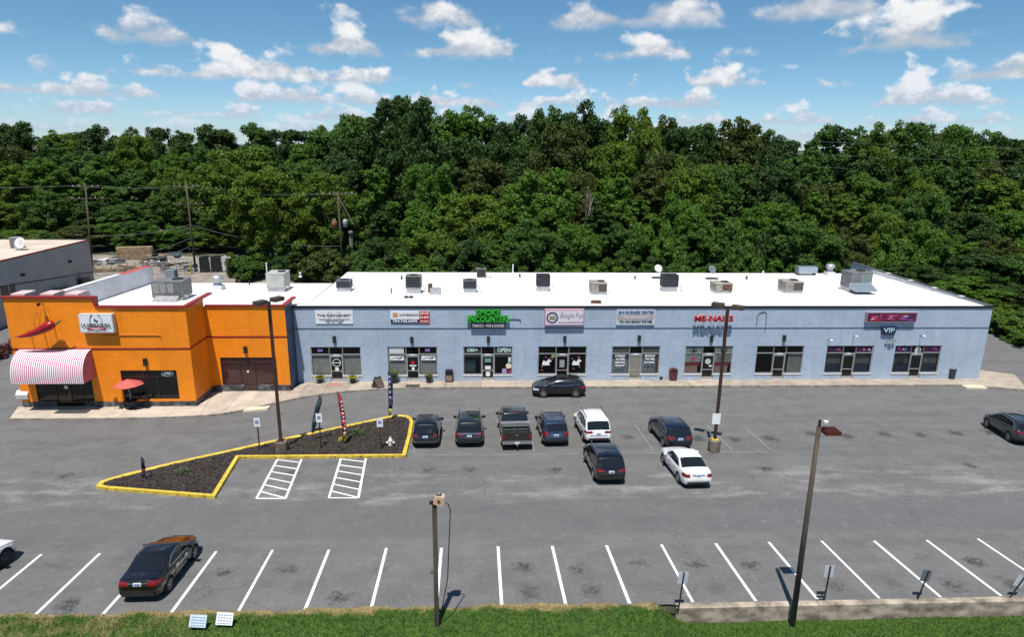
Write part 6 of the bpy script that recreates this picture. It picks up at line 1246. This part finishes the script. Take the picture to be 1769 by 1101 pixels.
def wire(a, b_, sag, label, rad=.014):
    pts = [Vector(a).lerp(Vector(b_), t)-Vector((0, 0, sag*4*t*(1-t))) for t in np.linspace(0, 1, 13)]
    o = MB().tube(pts, rad, 5).build('overhead_wire', pm('wire_grey', (.16, .17, .17), .6)); tag(o, label, 'wire', label)
for k in (0, 1):
    wire(ta[0][k], tb_[0][k], .5, 'thin power line strung between the two double-armed poles'); wire(tb_[0][k], tc[0][k], .8, 'thin power line strung between the yard pole and the transformer pole'); wire(ta[0][k], ta[0][k]+Vector((-60, 6, .5)), 1.0, 'thin power line running on past the grey warehouse')
wire(ta[1][0].lerp(ta[1][1], .5)-Vector((0, 0, 6)), Tb.lerp(Bb, .47), .6, 'thicker cable strung lower between the double-armed poles', .026); wire(Tb.lerp(Bb, .47), Tc.lerp(Bc, .6), 1.0, 'thicker cable strung lower from the yard pole to the transformer pole', .026); wire(Tb.lerp(Bb, .7), (-45, 72, 6.0), .8, 'service cable dropping from the yard pole towards the warehouse drive', .035); wire(Tb.lerp(Bb, .62), (-53.3, 84, 5.0), .8, 'service cable dropping from the yard pole onto the warehouse', .035)
for k in range(3): wire((60, 118+k, 21.6-2.2*k), (170, 124+k, 22.6-2.6*k), 1.2, 'thin power line crossing in front of the wood beyond the building end', .02)
# chain-link fence with posts
M_LINK = pm('fence_wire', (.30, .32, .33), .5, .5); A = onz(166, 477, 0); E_ = onz(333, 474, 0); fr = wroot('chain_link_fence', tuple(A)); tag(fr, 'galvanised chain-link fence along the front of the storage yard', 'fence'); n = 12
for k in range(n+1): q = A.lerp(E_, k/n); MB().tube([q, q+Vector((0, 0, 2.1))], .04, 6).build('post', M_LINK, fr)
MB().tube([A+Vector((0, 0, 2.08)), E_+Vector((0, 0, 2.08))], .03, 6).build('top_rail', M_LINK, fr); b = MB(); d = (E_-A); Lf = d.length; d.normalize()
for k in range(int(Lf/.28)):
    for s in (0, 1):
        x0_ = k*.28; q0 = A+d*(x0_ if s else x0_+2.0); q1 = A+d*(min(Lf, x0_+2.0) if s else x0_)
        b.tube([q0+Vector((0, 0, .05)), q1+Vector((0, 0, 2.05))], .006, 3, cap=False)
tag(b.build('wire_mesh', M_LINK, fr), kind='stuff')
q = onz(330.5, 473, 0); tag(MB().lathe([(.11, 0), (.11, 1.35), (.05, 1.42)], (q.x, q.y, 0), 10).build('bollard', pm('bollard_yellow', (.70, .48, .03), .5)), 'yellow bollard at the yard gate', 'bollard')
# stacks of timber and junk in the yard
M_LUM = pm('sawn_timber', (.40, .29, .17), .85, 0, .25, 2.0, rnd=.2); M_TARP = pm('black_wrap', (.02, .022, .026), .35, 0, .4, 3.0, .8, 5.0); M_WRAP = pm('white_wrap', (.60, .62, .64), .4, 0, .2, 2.5, .8, 5.0)
def lumber(px, py, wd, nh, nd, label, rot, tilt=0.0):
    c_ = onz(px, py, 0); r = empty('timber_stack', tuple(c_), rot, label, 'timber stack'); r.rotation_euler = (tilt, 0, rot); pm_ = [MB().box(-wd/2, wd/2, -.09, .09, 0, .088).me('board')]; pm_[0].materials.append(M_LUM)
    for h in range(nh):
        for k in range(nd): o = bpy.data.objects.new('board', pm_[0]); COL.objects.link(o); o.parent = r; o.location = (random.uniform(-.15, .15), k*.19, .12+h*.095+(.07 if h > nh//2 else 0))
    for x in (-wd*.35, wd*.35):
        MB().box(x-.05, x+.05, -.1, nd*.19, 0, .115).build('bearer', M_LUM, r)
lumber(234, 449, 5.6, 22, 6, 'tall stack of sawn boards under trees in the storage yard', R_(12)); lumber(185, 470, 5.5, 4, 4, 'low pile of long boards behind the chain-link fence', R_(3)); lumber(222, 466, 5.0, 5, 4, 'slanting pile of boards behind the chain-link fence', R_(-25)); lumber(270, 452, 3.0, 10, 5, 'short stack of boards beside the scrap heap', R_(8))
def junk(px, py, wd, h, seed, label, cols):
    c_ = onz(px, py, 0); q = random.Random(seed); r = wroot('scrap_heap', tuple(c_)); tag(r, label, 'scrap heap')
    for k in range(16):
        x = c_.x+q.uniform(-wd, wd); y = c_.y+q.uniform(0, 2); z = q.uniform(0, h*(1-abs(x-c_.x)/wd*.6)); s = q.uniform(.25, .7); Rm = Matrix.Rotation(q.uniform(0, 3), 3, 'Z') @ Matrix.Rotation(q.uniform(-.4, .4), 3, 'X')
        m_ = q.choice(cols)
        if k % 3: MB().box(x-s, x+s, y-s*.5, y+s*.5, 0 if k < 6 else z, (0 if k < 6 else z)+s*.8, Rm).build('crate', m_, r)
        else: MB().tube([(x-s*1.6, y, z+.1), (x+s*1.6, y+.3, z+.1+s*.3)], .11, 8).build('pipe', m_, r)
junk(290, 456, 3.0, 2.2, 5, 'jumbled heap of blue, white and black scrap in the yard', [pm('scrap_blue', (.05, .09, .14), .5), M_STICK, M_TARP, M_GALV]); junk(255, 461, 3.2, 1.8, 6, 'heap of red and dark machinery in the yard', [pm('scrap_red', (.22, .02, .03), .5), M_TARP, M_MGREY]); junk(178, 458, 3.5, 1.6, 8, 'heap of dark blue equipment and white drums behind the fence', [pm('scrap_navy', (.03, .05, .08), .5), M_TARP, M_STICK, M_MGREY]); junk(310, 470, 3.0, 1.3, 9, 'row of black crates at the yard gate', [M_TARP, M_TARP, M_MGREY])
for k, (px, wd, m_, l) in enumerate(((353, 1.5, M_TARP, 'pallet load wrapped in black film with a white edge'), (373, 1.6, M_TARP, 'pallet load under sagging black film'), (393, 1.5, M_WRAP, 'pallet load wrapped in white film'))):
    c_ = onz(px, 471-k*.5, 0); r = wroot('wrapped_pallet', tuple(c_)); tag(r, l+' at the yard edge', 'pallet load'); b = MB(); b.prism([(c_.x-wd*.62, .15), (c_.x+wd*.62, .15), (c_.x+wd*.55, 2.3), (c_.x+wd*.1, 2.55), (c_.x-wd*.55, 2.4)], 'y', c_.y, c_.y+1.4); b.build('wrapped_load', m_, r)
    if m_ is M_TARP: MB().prism([(c_.x-wd*.64, .15), (c_.x-wd*.45, .15), (c_.x-wd*.42, 2.42), (c_.x-wd*.57, 2.42)], 'y', c_.y-.02, c_.y-.003).build('white_edge', M_WRAP, r)
    else: MB().box(c_.x-.4, c_.x+.4, c_.y-.02, c_.y-.003, 1.5, 1.7).build('label_print', M_TARP, r)
    b = MB()
    for q in (-.5, 0, .5): b.box(c_.x+wd*q-.06, c_.x+wd*q+.06, c_.y, c_.y+1.4, 0, .148)
    b.build('pallet', M_LUM, r)
# things leaning along the warehouse wall and shrubs with red flowers by the drive
for k, (y, h, dp, m_) in enumerate(((84, 2.0, 1.2, M_MGREY), (81.5, 2.4, .6, pm('scrap_blue', (.05, .09, .14), .5)), (78.5, 1.6, .8, M_TARP), (87.0, 2.6, .5, M_TARP), (75.8, 2.0, .7, M_MGREY), (89.2, 1.8, .8, M_MGREY))):
    r = wroot('storage_bin', (GX+.8, y, 0)); tag(r, 'dark wheeled bin standing along the grey warehouse wall', 'bin', 'bins along the warehouse wall'); MB().prism([(GX+.35, 0.08), (GX+.35+dp*.8, .08), (GX+.35+dp, h), (GX+.3, h)], 'y', y, y+1.3).build('body', m_, r); MB().box(GX+.28, GX+.4+dp, y-.03, y+1.33, h+.003, h+.08).build('lid', M_TARP, r)
M_REDLEAF = pm('red_leaf', (.16, .025, .03), .6, 0, .4, 5.0, col2=(.03, .035, .02))
for k in range(7): y = 57.5+k*2.0; tuft('red_leaved_shrub', (-46.5-.1*k, y, 0), 1.0, .9, M_REDLEAF, 420, 'low red-leaved shrub in the bed beside the drive', 'shrub', 'red shrubs beside the drive', seed=70+k)

# ---- trees
def leaf_mat(name, col, dark, tr=.18):
    m = bpy.data.materials.new(name); m.use_nodes = True; t = NT(m.node_tree); b = t.n['Principled BSDF']; out = t.n['Material Output']
    geo = t.add('ShaderNodeNewGeometry'); n = t.noise(geo.outputs['Position'], .45, 3.0, .6); n2 = t.noise(geo.outputs['Position'], 3.0, 2.0, .6); ri = t.add('ShaderNodeObjectInfo').outputs['Random']
    c = t.mix(t.mr(t.m('ADD', t.m('MULTIPLY', n, .6), t.m('MULTIPLY', n2, .4)), .35, .65), dark, col); c = t.mix(t.mr(ri, 0, 1, 0, .2), c, (col[0]*1.25, col[1]*.95, col[2]*.6))
    t.l.new(c, b.inputs['Base Color']); b.inputs['Roughness'].default_value = .55; b.inputs['Specular IOR Level'].default_value = .18
    tl = t.add('ShaderNodeBsdfTranslucent', {'Color': (col[0]*1.4, col[1]*1.5, col[2]*.8, 1)}); mx = t.add('ShaderNodeMixShader', {0: tr, 1: b.outputs[0], 2: tl.outputs[0]}); t.l.new(mx.outputs[0], out.inputs['Surface'])
    return m
LEAF = [leaf_mat('leaf_dark', (.038, .078, .016), (.021, .046, .010)), leaf_mat('leaf_mid', (.060, .125, .020), (.034, .076, .013)), leaf_mat('leaf_light', (.105, .175, .022), (.060, .100, .012), .28), leaf_mat('leaf_olive', (.066, .088, .018), (.038, .053, .011)), leaf_mat('leaf_bright', (.082, .168, .022), (.046, .102, .014), .28)]
M_BARK = pm('bark', (.11, .09, .07), .95, 0, .3, 3.0, .6, 10)
def crown(seed, shape, nb, R0, H0, leaf, per):
    """boughs, each carrying a handful of leaf clumps, spread through the crown's volume; the unit crown sits on z=0"""
    q = np.random.default_rng(seed); quads = []; lean = q.normal(0, .12, 2)
    for k in range(nb):
        u = (k+q.random())/nb; th = k*2.399+q.normal()*.5
        if shape == 'round': zz = .08+.84*u; prof_ = math.sin(math.pi*min(1, max(0, .16+.80*zz)))**.6
        elif shape == 'cone': zz = .04+.90*u; prof_ = (1-zz)**.8*1.0+.06
        elif shape == 'tall': zz = .05+.88*u; prof_ = math.sin(math.pi*min(1, .22+.72*zz))**.7*.85
        else: zz = .08+.75*u; prof_ = math.sqrt(max(.05, 1-zz*zz))
        rr = R0*prof_*q.uniform(.45, 1.08); bc = np.array([rr*math.cos(th)+lean[0]*R0*zz, rr*math.sin(th)+lean[1]*R0*zz, H0*zz]); br = R0*q.uniform(.22, .36)*(1.0 if shape != 'cone' else .5+.6*(1-zz))
        for m_ in range(6):
            o = q.normal(size=3); o /= np.linalg.norm(o); o[2] = o[2]*.8+.15; c = bc+o*br*q.uniform(.45, .95); cr = br*q.uniform(.34, .62)
            n = int(per*(cr/(R0*.14))**2)+6; d = q.normal(size=(n, 3)); d /= np.linalg.norm(d, axis=1)[:, None]; d[:, 2] = np.where(d[:, 2] < -.35, -d[:, 2], d[:, 2])
            p = c+d*cr*q.uniform(.5, 1.25, (n, 1))*np.array([1, 1, .85]); nrm = d*.9+np.array([0, 0, .25])+q.normal(size=(n, 3))*.45; nrm /= np.linalg.norm(nrm, axis=1)[:, None]
            a = np.cross(nrm, q.normal(size=(n, 3))); a /= np.linalg.norm(a, axis=1)[:, None]; b_ = np.cross(nrm, a); s = leaf*q.uniform(.6, 1.4, (n, 1)); quads.append(np.stack([p-a*s-b_*s*.2, p-b_*s*.7, p+a*s+b_*s*.15, p+b_*s*.7], 1))
    Q = np.concatenate(quads); N = len(Q); me = bpy.data.meshes.new('crown'); me.vertices.add(4*N); me.vertices.foreach_set('co', Q.reshape(-1)); me.loops.add(4*N); me.loops.foreach_set('vertex_index', np.arange(4*N)); me.polygons.add(N); me.polygons.foreach_set('loop_start', np.arange(0, 4*N, 4)); me.polygons.foreach_set('loop_total', np.full(N, 4)); me.update(); me.materials.append(LEAF[0]); return me
CR = {'round': [crown(s, 'round', 44, 4.6, 9.5, .150, 100) for s in (1, 2, 3, 14)], 'tall': [crown(s, 'tall', 44, 4.0, 12.0, .150, 100) for s in (4, 5, 15)], 'cone': [crown(s, 'cone', 48, 3.4, 12.0, .125, 120) for s in (6, 16)], 'bush': [crown(s, 'bush', 22, 2.8, 3.6, .11, 120) for s in (8, 9)]}
def trunk_mesh(seed, h, r0):
    q = random.Random(seed); b = MB(); b.tube([(0, 0, -.5), (q.uniform(-.1, .1), q.uniform(-.1, .1), h*.5), (q.uniform(-.3, .3), q.uniform(-.3, .3), h)], r0, 9, r0*.4)
    for k in range(6): a = q.uniform(0, 6.28); z = h*q.uniform(.45, .9); L_ = h*q.uniform(.25, .45); b.tube([(0, 0, z), (math.cos(a)*L_*.5, math.sin(a)*L_*.5, z+L_*.45), (math.cos(a)*L_, math.sin(a)*L_, z+L_*.7)], r0*.35, 6, r0*.08)
    me = b.me('trunk'); me.materials.append(M_BARK); return me
TRK = {'round': trunk_mesh(1, 10, .3), 'tall': trunk_mesh(2, 12, .3), 'cone': trunk_mesh(3, 10, .22), 'bush': trunk_mesh(4, 2.4, .1)}
SIZE = {'round': (9.2, 10.4), 'tall': (8.0, 13.0), 'cone': (6.8, 12.8), 'bush': (5.6, 4.0)}
NAME = {'round': 'broadleaf_tree', 'tall': 'tall_tree', 'cone': 'conical_tree', 'bush': 'bush'}
TONE = ['dark green', 'mid green', 'light yellow-green', 'olive green', 'bright green']
def tree(x, y, ztop, wd, shape, tone, where, zb=None, lab=None):
    zb = base_z(y)-.1 if zb is None else zb; w0, h0 = SIZE[shape]; H = ztop-zb; cb = .16*H if shape in ('round',) else (.10*H if shape == 'tall' else .08*H if shape == 'cone' else 0.0)
    r = empty(NAME[shape], (x, y, zb), random.uniform(0, 6.28)); l = lab or f'{TONE[tone]} {"bushy shrub" if shape == "bush" else "tree with a broad rounded crown" if shape == "round" else "tall tree with a high narrow crown" if shape == "tall" else "tree with a pointed conical crown"} {where}'
    tag(r, l, 'bush' if shape == 'bush' else 'tree', None if lab else l); sx = wd/w0; sz = (H-cb)/h0
    o = bpy.data.objects.new('crown', random.choice(CR[shape])); COL.objects.link(o); o.parent = r; o.location = (0, 0, cb); o.scale = (sx, sx, sz); o.material_slots[0].link = 'OBJECT'; o.material_slots[0].material = LEAF[tone]
    t_ = bpy.data.objects.new('trunk', TRK[shape]); COL.objects.link(t_); t_.parent = r; hs = {'round': 10, 'tall': 12, 'cone': 10, 'bush': 2.4}[shape]; t_.scale = (sx*.9, sx*.9, (cb+.5*(H-cb))/hs)
    return r
def sky_line(px): return np.interp(px, [-150, 0, 100, 200, 300, 340, 380, 410, 440, 465, 500, 560, 615, 640, 680, 720, 760, 800, 850, 878, 892, 940, 1000, 1060, 1100, 1200, 1260, 1300, 1345, 1400, 1430, 1500, 1560, 1600, 1622, 1650, 1700, 1769, 1950], [195, 197, 206, 207, 217, 217, 208, 199, 198, 212, 210, 207, 212, 178, 153, 150, 156, 170, 181, 200, 170, 170, 168, 178, 181, 190, 197, 208, 222, 222, 205, 196, 197, 210, 193, 206, 215, 222, 225])
qr = random.Random(21)
def row(Y, step, x0, x1, fn, shapes, tones, where, jit=3.0, wd=(8, 12)):
    px = x0
    while px < x1:
        y = Y + qr.uniform(-jit, jit); p = ony(px, 300, y); zt = fn(px, y); t = qr.choices(range(5), tones)[0]; sh = qr.choice(shapes)
        tree(p.x, y, zt, qr.uniform(*wd), sh, t, where); px += step*qr.uniform(.75, 1.25)
zpx = lambda px, py, y: ony(px, py, y).z
W1, W2_, W3, W4 = 'on the skyline of the wood', 'in the upper wood below the skyline', 'in the middle of the wooded slope', 'at the near edge of the wood'
row(205, 59, -60, 640, lambda px, y: zpx(px, sky_line(px)+qr.uniform(-4, 12), y), ['round', 'tall', 'round'], (4, 3, 1, 1, 1), W1, 12, (12, 17))
row(134, 77, 600, 1900, lambda px, y: zpx(px, sky_line(px)+qr.uniform(-3, 14), y), ['round', 'round', 'tall'], (5, 4, 1, 2, 1), W1, 4, (11, 15))
row(158, 96, 560, 1900, lambda px, y: zpx(px, sky_line(px)+qr.uniform(4, 22), y), ['round'], (5, 4, 0, 1, 1), 'on the far side of the skyline wood', 5, (13, 17))
row(165, 70, -60, 640, lambda px, y: zpx(px, np.interp(px, [0, 300, 640], [240, 238, 225])+qr.uniform(-12, 16), y), ['round', 'tall'], (3, 4, 3, 2, 3), W2_, 8, (10, 15))
row(118, 90, 520, 1900, lambda px, y: zpx(px, sky_line(px)+qr.uniform(35, 75), y), ['round', 'round', 'tall'], (5, 4, 2, 2, 2), W2_, 4, (10, 13))
row(150, 77, -60, 560, lambda px, y: zpx(px, 275+qr.uniform(-18, 18), y), ['round', 'tall', 'cone'], (2, 4, 4, 2, 4), W3, 6, (9, 13))
row(108, 79, 460, 1850, lambda px, y: zpx(px, 285+qr.uniform(-22, 22), y), ['round', 'round', 'cone', 'tall'], (4, 4, 2, 2, 3), W3, 3, (9, 12))
row(136, 74, -60, 560, lambda px, y: zpx(px, 330+qr.uniform(-16, 22), y), ['round', 'round', 'tall'], (3, 4, 3, 2, 4), 'above the storage yard', 4, (8, 11))
row(98, 72, 665, 1850, lambda px, y: zpx(px, 335+qr.uniform(-22, 30), y), ['round', 'round', 'cone'], (3, 5, 2, 1, 4), 'behind the white roof', 3, (8, 11))
row(127, 50, -60, 600, lambda px, y: zpx(px, 385+qr.uniform(-12, 14), y), ['round', 'bush'], (3, 4, 3, 1, 3), 'just behind the storage yard', 2, (7, 9))
row(90, 67, 660, 1800, lambda px, y: zpx(px, 395+qr.uniform(-18, 22), y), ['round', 'round', 'bush'], (4, 5, 1, 1, 4), W4, 2, (6.5, 9))
row(101, 50, 415, 640, lambda px, y: zpx(px, 432+qr.uniform(-16, 8), y), ['bush'], (2, 4, 3, 1, 4), 'around the foot of the transformer pole', 1.5, (6, 9))
row(86, 48, 650, 1500, lambda px, y: zpx(px, 452+qr.uniform(-14, 8) - (30 if px < 600 else 0), y), ['bush'], (3, 4, 3, 1, 4), 'along the foot of the wood', 1.5, (6, 9))
# singled-out trees
def bare_tree(px, py, y, label):
    p = ony(px, py, y); q = random.Random(5); r = empty('bare_tree', (p.x, y, base_z(y)-.1), 0, label, 'tree'); b = MB(); H = p.z-base_z(y)
    def grow(a, d, L_, rad, lv):
        e = a+d*L_; b.tube([a, a.lerp(e, .5)+Vector((q.uniform(-.1, .1), q.uniform(-.1, .1), 0))*L_*.3, e], rad, 5 if lv else 8, rad*.6)
        if lv < 4:
            for k in range(3): grow(e if k else a.lerp(e, .6), (d+Vector((q.uniform(-.6, .6), q.uniform(-.6, .6), q.uniform(-.05, .4)))).normalized(), L_*q.uniform(.5, .7), rad*.55, lv+1)
    b.tube([(0, 0, -.5), (0, 0, H*.45)], .26, 8, .2); b.build('trunk', M_BARK, r); b.v, b.f = [], []; grow(Vector((0, 0, H*.43)), Vector((.05, 0, 1)).normalized(), H*.24, .18, 0); b.build('branches', pm('bare_wood', (.22, .19, .16), .9), r)
bare_tree(1012, 318, 99, 'bare grey-branched tree standing among the green crowns')
p = ony(1357, 345, 91); tree(p.x, 91, zpx(1357, 338, 91), 7.5, 'cone', 4, '', lab='bright green pointed tree rising behind the roof unit with vertical blinds below')
p = ony(1075, 300, 97); tree(p.x, 97, zpx(1075, 282, 97), 9.0, 'cone', 4, '', lab='tall bright green pointed tree behind the white satellite dish')
p = ony(940, 300, 100); tree(p.x, 100, zpx(940, 288, 100), 13, 'round', 4, '', lab='wide bright green rounded tree in front of a bare-branched gap')
p = ony(820, 330, 98); tree(p.x, 98, zpx(815, 330, 98), 12, 'round', 2, '', lab='yellow-green spreading tree above the middle of the white roof')
p = ony(400, 300, 128); tree(p.x, 128, zpx(400, 240, 128), 14, 'round', 2, '', lab='pale yellow-green rounded tree above the double-armed poles')
# hedge and weeds past the right end
for k, (px, py, y) in enumerate(((1640, 470, 84), (1700, 430, 86), (1760, 440, 84), (1680, 480, 80), (1740, 490, 80), (1590, 455, 85), (1545, 440, 88))): p = ony(px, py, y); tree(p.x, y, p.z, 8.5, 'round', (0, 0, 1, 4, 0, 0, 1)[k], 'beside the end of the blue building')
for k, (px, py) in enumerate(((1700, 552), (1716, 562), (1732, 569), (1748, 577), (1764, 586), (1782, 594), (1800, 604), (1725, 556), (1745, 562), (1770, 572))):
    p = onz(px, py, 0); tree(p.x, p.y+1.5, qr.uniform(1.7, 2.6), 5.0, 'bush', (4, 2, 1, 2, 1, 2, 4, 2, 2, 4)[k], 'in the weedy bank along the drive', zb=-.1)
# forest litter under the wood
# ---- fit lettering to its boards
bpy.context.view_layer.update()
dg = bpy.context.evaluated_depsgraph_get(); fit = dict((o.name, wd) for o, wd in TEXTS)
for o in [o for o in bpy.data.objects if o.type == 'FONT']:
    me = bpy.data.meshes.new_from_object(o.evaluated_get(dg)); dx = o.dimensions.x; n = link(o.name.split('.')[0], me); n.parent = o.parent; n.matrix_parent_inverse = o.matrix_parent_inverse.copy(); n.location = o.location; n.rotation_euler = o.rotation_euler
    if o.name in fit and dx > 1e-4: n.scale.x = fit[o.name]/dx
    bpy.data.objects.remove(o)
